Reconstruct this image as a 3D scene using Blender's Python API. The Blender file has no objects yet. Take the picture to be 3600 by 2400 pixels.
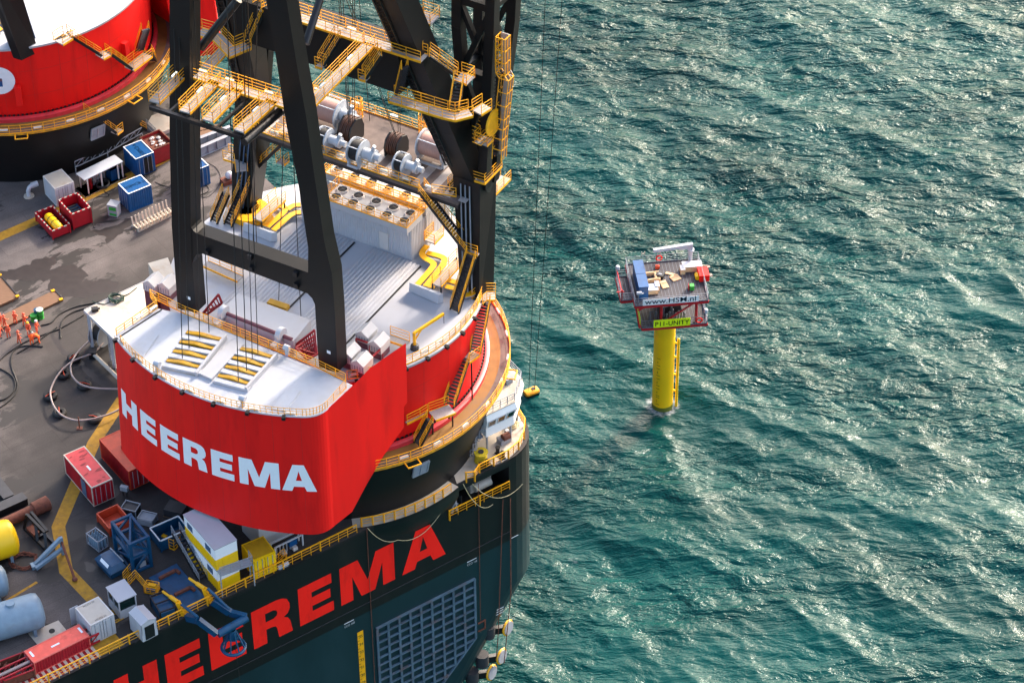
import bpy, bmesh, math, random
from math import sin, cos, pi, radians, hypot, atan2
from mathutils import Vector, Matrix
R_ = random.Random(7)
SC = bpy.context.scene
COL = SC.collection
V = Vector
# ------------------------------------------------------------------ camera (solved from the photograph)
PITCH, ROLL, FPX, CH = radians(40.28), radians(-0.56), 10222.0, 203.0
_f = V((0, cos(PITCH), -sin(PITCH))); _r0 = V((1, 0, 0)); _u0 = _r0.cross(_f)
_R = cos(ROLL)*_r0 + sin(ROLL)*_u0; _U = -sin(ROLL)*_r0 + cos(ROLL)*_u0
CAM = V((0, 0, CH))
def ray(x, y): return _f*FPX + _R*(x-1800) - _U*(y-1200)
def G(x, y, z=0.0):                      # point of the plane z seen at a photo pixel
    d = ray(x, y); return CAM + d*((z-CH)/d.z)
CC = V((-18.5, 227.3, 0)); CROT = radians(59.4-90)
CB = V((cos(radians(59.4)), sin(radians(59.4)), 0)); CA = V((CB.y, -CB.x, 0))
def loc(P): q = P-CC; return V((q.dot(CA), q.dot(CB), P.z))
def wor(a, b, z=0): return CC + CA*a + CB*b + V((0, 0, z))
def K(x, y, z): return loc(G(x, y, z))   # crane-local
def KB(x, y, b0, lean=0.0, z0=20.0):     # crane-local on plane b = b0 + lean*(z-z0)
    d = ray(x, y); n = CB - V((0, 0, lean)); o = CC + CB*b0 + V((0, 0, z0))
    return loc(CAM + d*(n.dot(o-CAM)/n.dot(d)))
def KA(P0, P1, x, y):                   # on the vertical plane through two local points
    n = V((P1.y-P0.y, P0.x-P1.x, 0)); c = loc(CAM); q = loc(CAM+ray(x, y)); d = q-c; return c+d*(n.dot(P0-c)/n.dot(d))
def KC(x, y, r, c=CC, far=False):        # on a vertical cylinder
    d = ray(x, y); o = CAM-c; A = d.x*d.x+d.y*d.y; B = o.x*d.x+o.y*d.y; Q = o.x*o.x+o.y*o.y-r*r
    s = math.sqrt(max(0, B*B-A*Q)); t = (-B+(s if far else -s))/A
    return CAM+d*t
SU = V((cos(radians(35.1)), sin(radians(35.1)), 0)); SV = V((-SU.y, SU.x, 0))
def sh(u, v, z=0): return CC + SU*u + SV*v + V((0, 0, z))
SROT = radians(35.1)
def shuv(P): q = P-CC; return V((q.dot(SU), q.dot(SV), P.z))
def SVp(x, y, v0=-15.75):                # on the hull side plane -> (u, v, z)
    d = ray(x, y); o = CC+SV*v0; return shuv(CAM + d*(SV.dot(o-CAM)/SV.dot(d)))
# ------------------------------------------------------------------ materials
MATS = {}
def srgb(c):
    return tuple((x/255/12.92 if x/255 <= .04045 else ((x/255+.055)/1.055)**2.4) for x in c)
def mat(name, rgb, rough=.5, metal=0., var=.12, scale=1.5, dirt=None, dirt_amt=.4, dirt_scale=.6, bump=0., emit=0., spec=.5, stretch=None):
    m = bpy.data.materials.new(name); m.use_nodes = True; MATS[name] = m
    nt = m.node_tree; N = nt.nodes; Lk = nt.links; b = N['Principled BSDF']
    c = srgb(rgb)
    b.inputs['Roughness'].default_value = rough; b.inputs['Metallic'].default_value = metal
    b.inputs['Specular IOR Level'].default_value = spec
    tc = N.new('ShaderNodeTexCoord'); vec = tc.outputs['Object']
    if stretch:
        mp = N.new('ShaderNodeMapping'); mp.inputs['Scale'].default_value = stretch; Lk.new(vec, mp.inputs['Vector']); vec = mp.outputs['Vector']
    n = N.new('ShaderNodeTexNoise'); n.inputs['Scale'].default_value = scale; n.inputs['Detail'].default_value = 6
    Lk.new(vec, n.inputs['Vector'])
    r = N.new('ShaderNodeValToRGB'); r.color_ramp.elements[0].position = .3; r.color_ramp.elements[1].position = .7
    r.color_ramp.elements[0].color = (*[x*(1-var) for x in c], 1); r.color_ramp.elements[1].color = (*[min(1, x*(1+var)) for x in c], 1)
    Lk.new(n.outputs['Fac'], r.inputs['Fac']); out = r.outputs['Color']
    if dirt:
        n2 = N.new('ShaderNodeTexNoise'); n2.inputs['Scale'].default_value = dirt_scale; n2.inputs['Detail'].default_value = 9; n2.inputs['Roughness'].default_value = .65
        Lk.new(vec, n2.inputs['Vector'])
        r2 = N.new('ShaderNodeValToRGB'); r2.color_ramp.elements[0].position = .52; r2.color_ramp.elements[1].position = .72
        r2.color_ramp.elements[0].color = (0, 0, 0, 1); r2.color_ramp.elements[1].color = (dirt_amt,)*3+(1,)
        Lk.new(n2.outputs['Fac'], r2.inputs['Fac'])
        mx = N.new('ShaderNodeMix'); mx.data_type = 'RGBA'; Lk.new(r2.outputs['Color'], mx.inputs[0]); Lk.new(out, mx.inputs[6]); mx.inputs[7].default_value = (*srgb(dirt), 1)
        out = mx.outputs[2]
    Lk.new(out, b.inputs['Base Color'])
    if bump:
        bp = N.new('ShaderNodeBump'); bp.inputs['Strength'].default_value = bump; bp.inputs['Distance'].default_value = .05
        Lk.new(n.outputs['Fac'], bp.inputs['Height']); Lk.new(bp.outputs['Normal'], b.inputs['Normal'])
    if emit:
        b.inputs['Emission Color'].default_value = (*c, 1); b.inputs['Emission Strength'].default_value = emit
    return m
RED = mat('red_paint', (236, 26, 22), .5, var=.09, scale=.35, dirt=(186, 18, 18), dirt_amt=.55, dirt_scale=.5, spec=.25, stretch=(1, 1, .16))
REDD = mat('red_oxide', (150, 20, 28), .5, dirt=(70, 20, 18), dirt_scale=1.2)
PINK = mat('slew_red', (205, 50, 58), .45, dirt=(110, 40, 35))
BLACK = mat('black_paint', (14, 13, 14), .5, var=.15, scale=.3, dirt=(30, 25, 24), dirt_amt=.5, dirt_scale=.25, spec=.35)
HULLB = mat('hull_black', (9, 9, 12), .45, var=.2, scale=.4, dirt=(36, 28, 26), dirt_amt=.6, dirt_scale=.35, stretch=(1, 1, .25))
HULLT = mat('hull_teal', (13, 41, 47), .42, var=.15, scale=.3, dirt=(34, 56, 62), dirt_amt=.35, dirt_scale=.3, stretch=(1, 1, .3))
HULLR = mat('hull_letter_red', (252, 34, 24), .55, var=.08, scale=.4, dirt=(150, 24, 20), dirt_amt=.4, dirt_scale=.5, stretch=(1, 1, .3), spec=.2)
WHITE = mat('white_paint', (172, 173, 178), .45, var=.04, scale=.5, dirt=(176, 160, 138), dirt_amt=.4, dirt_scale=.16)
WHITE2 = mat('white_clean', (180, 183, 189), .4, var=.03, dirt=(164, 158, 148), dirt_amt=.35, dirt_scale=.5)
CREAM = mat('cream_deck', (184, 174, 160), .6, var=.06, dirt=(150, 110, 70), dirt_amt=.6, dirt_scale=.5)
YEL = mat('yellow_rail', (240, 166, 20), .45, var=.1, scale=3)
YELT = mat('yellow_tray', (238, 172, 8), .45, var=.08, scale=2, dirt=(170, 110, 20), dirt_amt=.4)
GRAT = mat('grating', (160, 153, 149), .75, var=.12, scale=6, dirt=(130, 112, 98), dirt_amt=.45)
GREY = mat('grey_paint', (142, 146, 154), .5, var=.08, dirt=(110, 100, 92))
DGREY = mat('dark_grey', (48, 48, 52), .55, var=.2)
STEEL = mat('steel_black', (20, 20, 23), .4, var=.2, scale=2)
ROPEM = mat('wire_rope', (26, 27, 28), .5, var=.2)
COPPER = mat('rope_drum', (168, 130, 118), .6, var=.15, scale=4, stretch=(6, .5, .5))
BLUE = mat('blue_paint', (4, 74, 128), .4, var=.12, dirt=(10, 50, 90), dirt_scale=1.)
NAVY = mat('navy_paint', (5, 66, 100), .42, var=.2, dirt=(12, 36, 56), dirt_scale=1.)
LBLUE = mat('tank_paint', (118, 140, 156), .45, var=.1, dirt=(110, 116, 118), dirt_amt=.5, dirt_scale=.8)
ORANGE = mat('orange_box', (190, 66, 34), .55, var=.15, dirt=(120, 40, 30), dirt_scale=.8)
SALMON = mat('salmon_red', (206, 56, 60), .5, var=.1, dirt=(150, 30, 34), dirt_amt=.6, dirt_scale=.9)
CRIM = mat('crimson', (164, 16, 32), .5, var=.12, dirt=(100, 18, 24))
RUST = mat('rusty_steel', (104, 56, 40), .8, var=.3, scale=3, dirt=(60, 34, 30), dirt_scale=2, bump=.3)
WOOD = mat('plank_wood', (112, 82, 60), .8, var=.18, scale=3, stretch=(.4, 6, 1), dirt=(90, 64, 48))
PLY = mat('pale_timber', (222, 184, 138), .7, var=.1, scale=4)
RUBBER = mat('black_rubber', (24, 24, 25), .7, var=.2)
HOSE = mat('grey_hose', (150, 134, 130), .55, var=.1)
GLASS = mat('dark_window', (18, 40, 38), .08, var=.1)
LAMP = mat('lamp_tube', (255, 248, 220), .4, var=.0, emit=.55)
LAMPW = mat('lamp_case', (225, 225, 218), .4, var=.0)
SKIN = mat('skin', (190, 130, 100), .6, var=.05)
COVER = mat('orange_coverall', (218, 92, 58), .8, var=.15, scale=5)
COVER2 = mat('hi_vis_orange', (250, 92, 20), .8, var=.1, scale=5)
ROPEY = mat('fibre_rope', (196, 180, 140), .9, var=.25, scale=6)
LIME = mat('lime_sign', (222, 245, 20), .45, var=.03)
BANNER = mat('banner', (228, 232, 236), .6, var=.05)
LETW = mat('letter_white', (240, 240, 240), .5, var=.02)
INK = mat('sign_ink', (14, 22, 34), .5, var=.05)
TEXTW = mat('text_white', (228, 230, 232), .5, var=.05)
GREEN = mat('green_box', (40, 150, 50), .5, var=.1)
MAROON = mat('maroon_vent', (108, 62, 72), .55, var=.1)
PYEL = mat('pile_yellow', (246, 196, 6), .4, var=.05, scale=.3, dirt=(214, 160, 10), dirt_amt=.4, dirt_scale=.4)
DYEL = mat('deck_yellow', (160, 118, 22), .8, var=.2, scale=2, dirt=(96, 78, 50), dirt_amt=.8, dirt_scale=1.2)
RINGD = mat('ring_deck', (98, 84, 78), .8, var=.15, dirt=(70, 56, 46), dirt_scale=.8)
RINGY = mat('ring_rust', (128, 90, 36), .8, var=.2, scale=.8, dirt=(96, 76, 60), dirt_amt=.7, dirt_scale=.4)
# ------------------------------------------------------------------ mesh builder
class M:
    def __init__(s): s.v = []; s.f = []; s.m = []; s.mi = 0
    def add(s, vs, fs):
        o = len(s.v); s.v += [tuple(p) for p in vs]; s.f += [tuple(i+o for i in f) for f in fs]; s.m += [s.mi]*len(fs); return s
    def obox(s, o, x, y, z):
        o, x, y, z = V(o), V(x), V(y), V(z)
        return s.add([o, o+x, o+x+y, o+y, o+z, o+x+z, o+x+y+z, o+y+z], [(0, 3, 2, 1), (4, 5, 6, 7), (0, 1, 5, 4), (1, 2, 6, 5), (2, 3, 7, 6), (3, 0, 4, 7)])
    def box(s, c, d, rz=0):                # centre of the base
        x = V((cos(rz), sin(rz), 0))*d[0]; y = V((-sin(rz), cos(rz), 0))*d[1]
        return s.obox(V(c)-x/2-y/2, x, y, (0, 0, d[2]))
    def beam(s, p, q, w, h=None, up=(0, 0, 1)):
        p, q = V(p), V(q); h = h or w; d = (q-p)
        if d.length < 1e-6: return s
        u = V(up); x = d.cross(u)
        if x.length < 1e-4*d.length: x = d.cross(V((1, 0, 0)))
        x = x.normalized()*w; y = x.cross(d).normalized()*h
        return s.obox(p-x/2-y/2, x, y, d)
    def tube(s, p, q, r, n=8, r2=None):
        p, q = V(p), V(q); r2 = r if r2 is None else r2; d = (q-p).normalized()
        x = d.cross(V((0, 0, 1)));  x = x.normalized() if x.length > 1e-4 else V((1, 0, 0)); y = d.cross(x)
        vs = []
        for c, rr in ((p, r), (q, r2)): vs += [c+(x*cos(2*pi*i/n)+y*sin(2*pi*i/n))*rr for i in range(n)]
        return s.add(vs, [(i, (i+1) % n, n+(i+1) % n, n+i) for i in range(n)]+[tuple(range(n-1, -1, -1)), tuple(range(n, 2*n))])
    def path(s, pts, r, n=6, closed=False):
        pts = [V(p) for p in pts]; k = len(pts); vs = []; px = None
        for i, p in enumerate(pts):
            a = pts[i-1] if (i or closed) else p; b = pts[(i+1) % k] if (i < k-1 or closed) else p
            d = (b-a).normalized()
            if px is None:
                px = d.cross(V((0, 0, 1))); px = px if px.length > 1e-3 else V((1, 0, 0))
            px = (px-d*px.dot(d)).normalized(); y = d.cross(px)
            vs += [p+(px*cos(2*pi*j/n)+y*sin(2*pi*j/n))*r for j in range(n)]
        fs = []
        for i in range(k if closed else k-1):
            a, b = i*n, ((i+1) % k)*n
            fs += [(a+j, a+(j+1) % n, b+(j+1) % n, b+j) for j in range(n)]
        return s.add(vs, fs)
    def prism(s, poly, z0, z1):
        n = len(poly)
        return s.add([(p[0], p[1], z0) for p in poly]+[(p[0], p[1], z1) for p in poly],
                     [tuple(range(n-1, -1, -1)), tuple(range(n, 2*n))]+[(i, (i+1) % n, n+(i+1) % n, n+i) for i in range(n)])
    def extr(s, poly, d):                  # 3-D polygon extruded by d
        n = len(poly); d = V(d)
        return s.add([V(p) for p in poly]+[V(p)+d for p in poly], [tuple(range(n-1, -1, -1)), tuple(range(n, 2*n))]+[(i, (i+1) % n, n+(i+1) % n, n+i) for i in range(n)])
    def lathe(s, prof, n=48, a0=0., a1=2*pi, c=(0, 0, 0)):
        full = abs(a1-a0-2*pi) < 1e-6; k = n if full else n+1; m = len(prof); vs = []
        for i in range(k):
            a = a0+(a1-a0)*i/n
            vs += [(c[0]+r*cos(a), c[1]+r*sin(a), c[2]+z) for r, z in prof]
        fs = []
        for i in range(n):
            b = ((i+1) % k)*m; a = i*m
            fs += [(a+j, b+j, b+j+1, a+j+1) for j in range(m-1)]
        return s.add(vs, fs)
    def ribbon(s, pts, w, h, closed=False):  # flat slab of width w, thickness h, top at the points
        pts = [V(p) for p in pts]; k = len(pts); vs = []
        for i, p in enumerate(pts):
            a = pts[i-1] if (i or closed) else p; b = pts[(i+1) % k] if (i < k-1 or closed) else p
            d1 = (p-a); d2 = (b-p); d1.z = d2.z = 0
            d1 = d1.normalized() if d1.length > 1e-6 else d2.normalized(); d2 = d2.normalized() if d2.length > 1e-6 else d1
            n1 = V((-d1.y, d1.x, 0)); n2 = V((-d2.y, d2.x, 0)); nn = (n1+n2); nn = nn.normalized() if nn.length > .1 else n1
            nn = nn/max(.45, nn.dot(n1))*w/2
            vs += [p+nn, p-nn, p-nn-V((0, 0, h)), p+nn-V((0, 0, h))]
        fs = []
        for i in range(k if closed else k-1):
            a, b = 4*i, 4*((i+1) % k)
            fs += [(a+j, b+j, b+(j+1) % 4, a+(j+1) % 4) for j in range(4)]
        if not closed: fs += [(0, 1, 2, 3), (4*k-1, 4*k-2, 4*k-3, 4*k-4)]
        return s.add(vs, fs)
    def sph(s, c, r, n=10, m=6, sz=1.):
        return s.lathe([(max(1e-3, r*sin(pi*j/m)), -r*sz*cos(pi*j/m)) for j in range(m+1)], n, c=c)
    def rail(s, pts, h=1.1, sp=1.5, w=.052, closed=False, toe=True, rails=(1., .68, .36)):
        pts = [V(p) for p in pts]
        if closed: pts = pts+[pts[0]]
        Z = V((0, 0, 1))
        for a, b in zip(pts, pts[1:]):
            for t in rails: s.beam(a+Z*h*t, b+Z*h*t, w if t == 1. else w*.8)
            if toe: s.beam(a+Z*.07, b+Z*.07, .04, .16)
            L = (b-a).length; k = max(1, round(L/sp))
            for i in range(k): p = a+(b-a)*(i/k); s.beam(p, p+Z*h, w)
        s.beam(pts[-1], pts[-1]+Z*h, w); return s
    def obj(s, name, mats, parent=None, smooth=None, loc=None, rz=0, **props):
        me = bpy.data.meshes.new(name); me.from_pydata(s.v, [], s.f)
        mats = mats if isinstance(mats, (list, tuple)) else [mats]
        for m in mats: me.materials.append(m)
        if len(mats) > 1: me.polygons.foreach_set('material_index', s.m)
        bm = bmesh.new(); bm.from_mesh(me); bmesh.ops.recalc_face_normals(bm, faces=bm.faces); bm.to_mesh(me); bm.free()
        if smooth is not None:
            me.polygons.foreach_set('use_smooth', [True]*len(me.polygons)); me.set_sharp_from_angle(angle=radians(smooth))
        o = bpy.data.objects.new(name, me); COL.objects.link(o)
        if parent: o.parent = parent
        if loc is not None: o.location = loc
        o.rotation_euler.z = rz
        for k, v in props.items(): o[k] = v
        return o
def thing(name, label, cat, loc=(0, 0, 0), rz=0, group=None):
    o = bpy.data.objects.new(name, None); COL.objects.link(o); o.empty_display_size = .5
    o.location = loc; o.rotation_euler.z = rz; o['label'] = label; o['category'] = cat
    if group: o['group'] = group
    return o
def tag(o, label, cat, group=None):
    o['label'] = label; o['category'] = cat
    if group: o['group'] = group
    return o
def copy_tree(o, parent=None, skip=()):
    c = o.copy(); COL.objects.link(c)
    if parent: c.parent = parent
    for ch in list(o.children):
        if ch.name.split('.')[0] not in skip: copy_tree(ch, c, skip)
    return c
def text_mesh(body, size=1., thick=.01, spacing=1., bold=0.):       # a MB holding extruded letters, lying in x/z, facing -y
    cu = bpy.data.curves.new('lettering', 'FONT'); cu.body = body; cu.size = size; cu.extrude = thick; cu.space_character = spacing; cu.resolution_u = 3; cu.offset = bold
    o = bpy.data.objects.new('lettering', cu); COL.objects.link(o)
    dg = bpy.context.evaluated_depsgraph_get(); me = bpy.data.meshes.new_from_object(o.evaluated_get(dg))
    m = M(); vs = [(v.co.x, -v.co.z, v.co.y) for v in me.vertices]
    m.add(vs, [tuple(p.vertices) for p in me.polygons])
    COL.objects.unlink(o); bpy.data.objects.remove(o); bpy.data.curves.remove(cu); bpy.data.meshes.remove(me)
    return m
def map_m(src, fn):
    m = M(); m.add([fn(V(p)) for p in src.v], src.f); m.m = list(src.m); return m
# block capitals: unit height outlines (bold, extended)
def glyph(ch):
    if ch == 'E': return .78, [[(0, 0), (.78, 0), (.78, .25), (.3, .25), (.3, .385), (.72, .385), (.72, .615), (.3, .615), (.3, .75), (.76, .75), (.76, 1), (0, 1)]]
    if ch == 'H': return .92, [[(0, 0), (.3, 0), (.3, .37), (.62, .37), (.62, 0), (.92, 0), (.92, 1), (.62, 1), (.62, .63), (.3, .63), (.3, 1), (0, 1)]]
    if ch == 'A': return 1.04, [[(0, 0), (.3, 0), (.36, .17), (.68, .17), (.74, 0), (1.04, 0), (.69, 1), (.52, 1), (.52, .76), (.61, .4), (.43, .4), (.52, .76), (.52, 1), (.35, 1)]]
    if ch == 'M': return 1.26, [[(0, 0), (.28, 0), (.28, .62), (.47, 0), (.79, 0), (.98, .62), (.98, 0), (1.26, 0), (1.26, 1), (.84, 1), (.63, .36), (.42, 1), (0, 1)]]
    if ch == 'R':
        out = [(0, 0), (.3, 0), (.3, .36), (.42, .36), (.51, .33), (.54, .26), (.57, 0), (.88, 0), (.84, .3), (.79, .41), (.7, .47), (.8, .53), (.85, .64), (.85, .76), (.8, .9), (.7, .97), (.56, 1), (0, 1)]
        return .88, [out], [(.3, .56), (.48, .56), (.55, .6), (.57, .67), (.55, .74), (.48, .78), (.3, .78)]
def word(txt, gap=.17):                    # list of (polygons made of quads/tris) in unit height, total width
    x = 0; m = M()
    for ch in txt:
        g = glyph(ch); w = g[0]; bm = bmesh.new()
        if ch == 'R':                      # outline with a hole, split in two halves
            o = g[1][0]; h = g[2]
            left = [(0, 0), (.3, 0), (.3, .56), (.3, .78), (.3, 1), (0, 1)]
            right = [(.3, .36)]+o[3:17]+[(.3, 1)]+h[::-1][:-1][0:0]
            polys = [left, [(.3, .36)]+o[3:11]+[(.55, .6), (.48, .56), (.3, .56)], [(.55, .6)]+o[10:16]+[(.55, .74), (.57, .67)], [(.3, .78), (.48, .78), (.55, .74)]+o[15:17]+[(.3, 1)]]
        else: polys = g[1]
        if ch == 'A':
            polys = [[(0, 0), (.3, 0), (.36, .17), (.43, .4), (.52, .76), (.52, 1), (.35, 1)], [(.36, .17), (.68, .17), (.61, .4), (.43, .4)], [(.68, .17), (.74, 0), (1.04, 0), (.69, 1), (.52, 1), (.52, .76), (.61, .4)]]
        for p in polys:
            vs = [bm.verts.new((a+x, b, 0)) for a, b in p]; bm.faces.new(vs)
        bm.normal_update(); bmesh.ops.triangulate(bm, faces=bm.faces[:])
        for c in [i*.12 for i in range(int((x+w)/.12)+2)]:
            if x < c < x+w: bmesh.ops.bisect_plane(bm, geom=bm.verts[:]+bm.edges[:]+bm.faces[:], plane_co=(c, 0, 0), plane_no=(1, 0, 0))
        bm.verts.index_update(); m.add([v.co.copy() for v in bm.verts], [[v.index for v in f.verts] for f in bm.faces]); bm.free()
        x += w+gap
    return m, x-gap
def corrugated(m, p, ux, L, uz, H, out, pitch=.28, dep=.05):   # ribbed sheet from p along ux (unit) and uz (unit); bulging along out
    p, ux, uz, out = V(p), V(ux), V(uz), V(out); n = max(1, round(L/pitch)); q = L/n; pr = []
    for i in range(n): pr += [(i*q, 0), (i*q+q*.28, 0), (i*q+q*.42, dep), (i*q+q*.78, dep), (i*q+q*.92, 0)]
    pr.append((L, 0)); vs = []
    for a, d in pr: b = p+ux*a+out*d; vs += [b, b+uz*H]
    return m.add(vs, [(2*i, 2*i+2, 2*i+3, 2*i+1) for i in range(len(pr)-1)])
_lampmesh = {}
def lamp(p, d, parent, lit=False, L=.9):
    key = lit
    if key not in _lampmesh:
        b = M(); b.box((0, 0, .05), (L, .2, .16)); b.mi = 1; b.box((0, 0, .212), (L*.86, .15, .05))
        o = b.obj('light_fixture', [LAMPW, LAMP if lit else LAMPW]); _lampmesh[key] = o.data; bpy.data.objects.remove(o)
    o = bpy.data.objects.new('light_fixture', _lampmesh[key]); COL.objects.link(o); o.parent = parent; o.location = p; o.rotation_euler = (radians(0), 0, atan2(d[1], d[0])); return o
def walkway(parent, pts, w=1.2, sides='LR', lamps=0, lit=(), th=.14, name='walkway', ends='', mat_=None):
    pts = [V(p) for p in pts]
    g = M(); g.ribbon(pts, w, th); o = g.obj(name, mat_ or GRAT, parent)
    e = M()
    for sd, sg in (('L', 1), ('R', -1)):
        off = []
        for i, p in enumerate(pts):
            a = pts[max(0, i-1)]; b = pts[min(len(pts)-1, i+1)]
            d1 = (p-a); d2 = (b-p); d1.z = d2.z = 0
            d1 = d1.normalized() if d1.length > 1e-6 else d2.normalized(); d2 = d2.normalized() if d2.length > 1e-6 else d1
            n1 = V((-d1.y, d1.x, 0)); nn = n1+V((-d2.y, d2.x, 0)); nn = nn.normalized() if nn.length > .1 else n1
            off.append(p+sg*nn/max(.45, nn.dot(n1))*w/2)
        for a, b in zip(off, off[1:]): e.beam(a-V((0, 0, .07)), b-V((0, 0, .07)), .07, .24)
        if sd in sides: e.rail(off, toe=False)
        if sd in ends: pass
    if 'a' in ends or 'b' in ends:
        for i, kx in ((0, 'a'), (-1, 'b')):
            if kx in ends:
                p = pts[i]; q = pts[1] if i == 0 else pts[-2]; d = (p-q).normalized(); n = V((-d.y, d.x, 0))*w/2
                e.rail([p+n, p-n], toe=False)
    e.obj('railing', YEL, o)
    return o
def stair(parent, p0, p1, w=1., name='stair', lamps=True, rails=True, tread=None):
    p0, p1 = V(p0), V(p1); d = p1-p0; h = V((d.x, d.y, 0)); h = h.normalized() if h.length > .01 else V((0, 1, 0)); n = V((-h.y, h.x, 0)); m = M()
    for s in (-1, 1): m.beam(p0+n*s*w/2, p1+n*s*w/2, .07, .3)
    k = max(2, round(abs(d.z)/.24)); m.mi = 1
    for i in range(1, k+1):
        c = p0+d*(i/k); m.obox(c-n*w/2-h*.15-V((0, 0, .05)), n*w, h*.3, (0, 0, .06))
    o = m.obj(name, [STEEL, tread or DGREY], parent)
    if rails:
        r = M()
        for s in (-1, 1): r.rail([p0+n*s*w/2, p1+n*s*w/2], h=1.05, toe=False, sp=1.2)
        r.obj('railing', YEL, o)
    return o
# ------------------------------------------------------------------ camera, sky, sun
cam = bpy.data.cameras.new('camera'); co = bpy.data.objects.new('camera', cam); COL.objects.link(co); SC.camera = co
cam.sensor_width = 36; cam.sensor_fit = 'HORIZONTAL'; cam.lens = 36*FPX/3600; cam.clip_start = 1; cam.clip_end = 20000
mw = Matrix((( _R.x, _U.x, -_f.x, 0), (_R.y, _U.y, -_f.y, 0), (_R.z, _U.z, -_f.z, CH), (0, 0, 0, 1))); co.matrix_world = mw
SUN_AZ, SUN_EL = radians(38), radians(29)
sd = V((sin(SUN_AZ)*cos(SUN_EL), cos(SUN_AZ)*cos(SUN_EL), sin(SUN_EL)))
sl = bpy.data.lights.new('sun', 'SUN'); so = bpy.data.objects.new('sun', sl); COL.objects.link(so)
sl.energy = 1.4; sl.angle = radians(4.5); sl.color = (1, .88, .77); so.rotation_euler = (-sd).to_track_quat('-Z', 'Y').to_euler(); so.location = (150, 400, 300)
w = bpy.data.worlds.new('World'); SC.world = w; w.use_nodes = True; nt = w.node_tree; bg = nt.nodes['Background']
sk = nt.nodes.new('ShaderNodeTexSky'); sk.sky_type = 'NISHITA'; sk.sun_disc = False; sk.sun_elevation = SUN_EL; sk.sun_rotation = SUN_AZ
sk.air_density = 1.0; sk.dust_density = 6.0; sk.ozone_density = 1.0; sk.altitude = 100
nt.links.new(sk.outputs[0], bg.inputs[0]); bg.inputs[1].default_value = .15
SC.view_settings.view_transform = 'Standard'; SC.view_settings.look = 'None'; SC.view_settings.gamma = 1; SC.view_settings.use_curve_mapping = False
SC.view_settings.exposure = 1.95
SC.render.film_transparent = False
SC.cycles.max_bounces = 6; SC.cycles.diffuse_bounces = 3; SC.cycles.glossy_bounces = 3; SC.cycles.sample_clamp_indirect = 4
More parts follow.
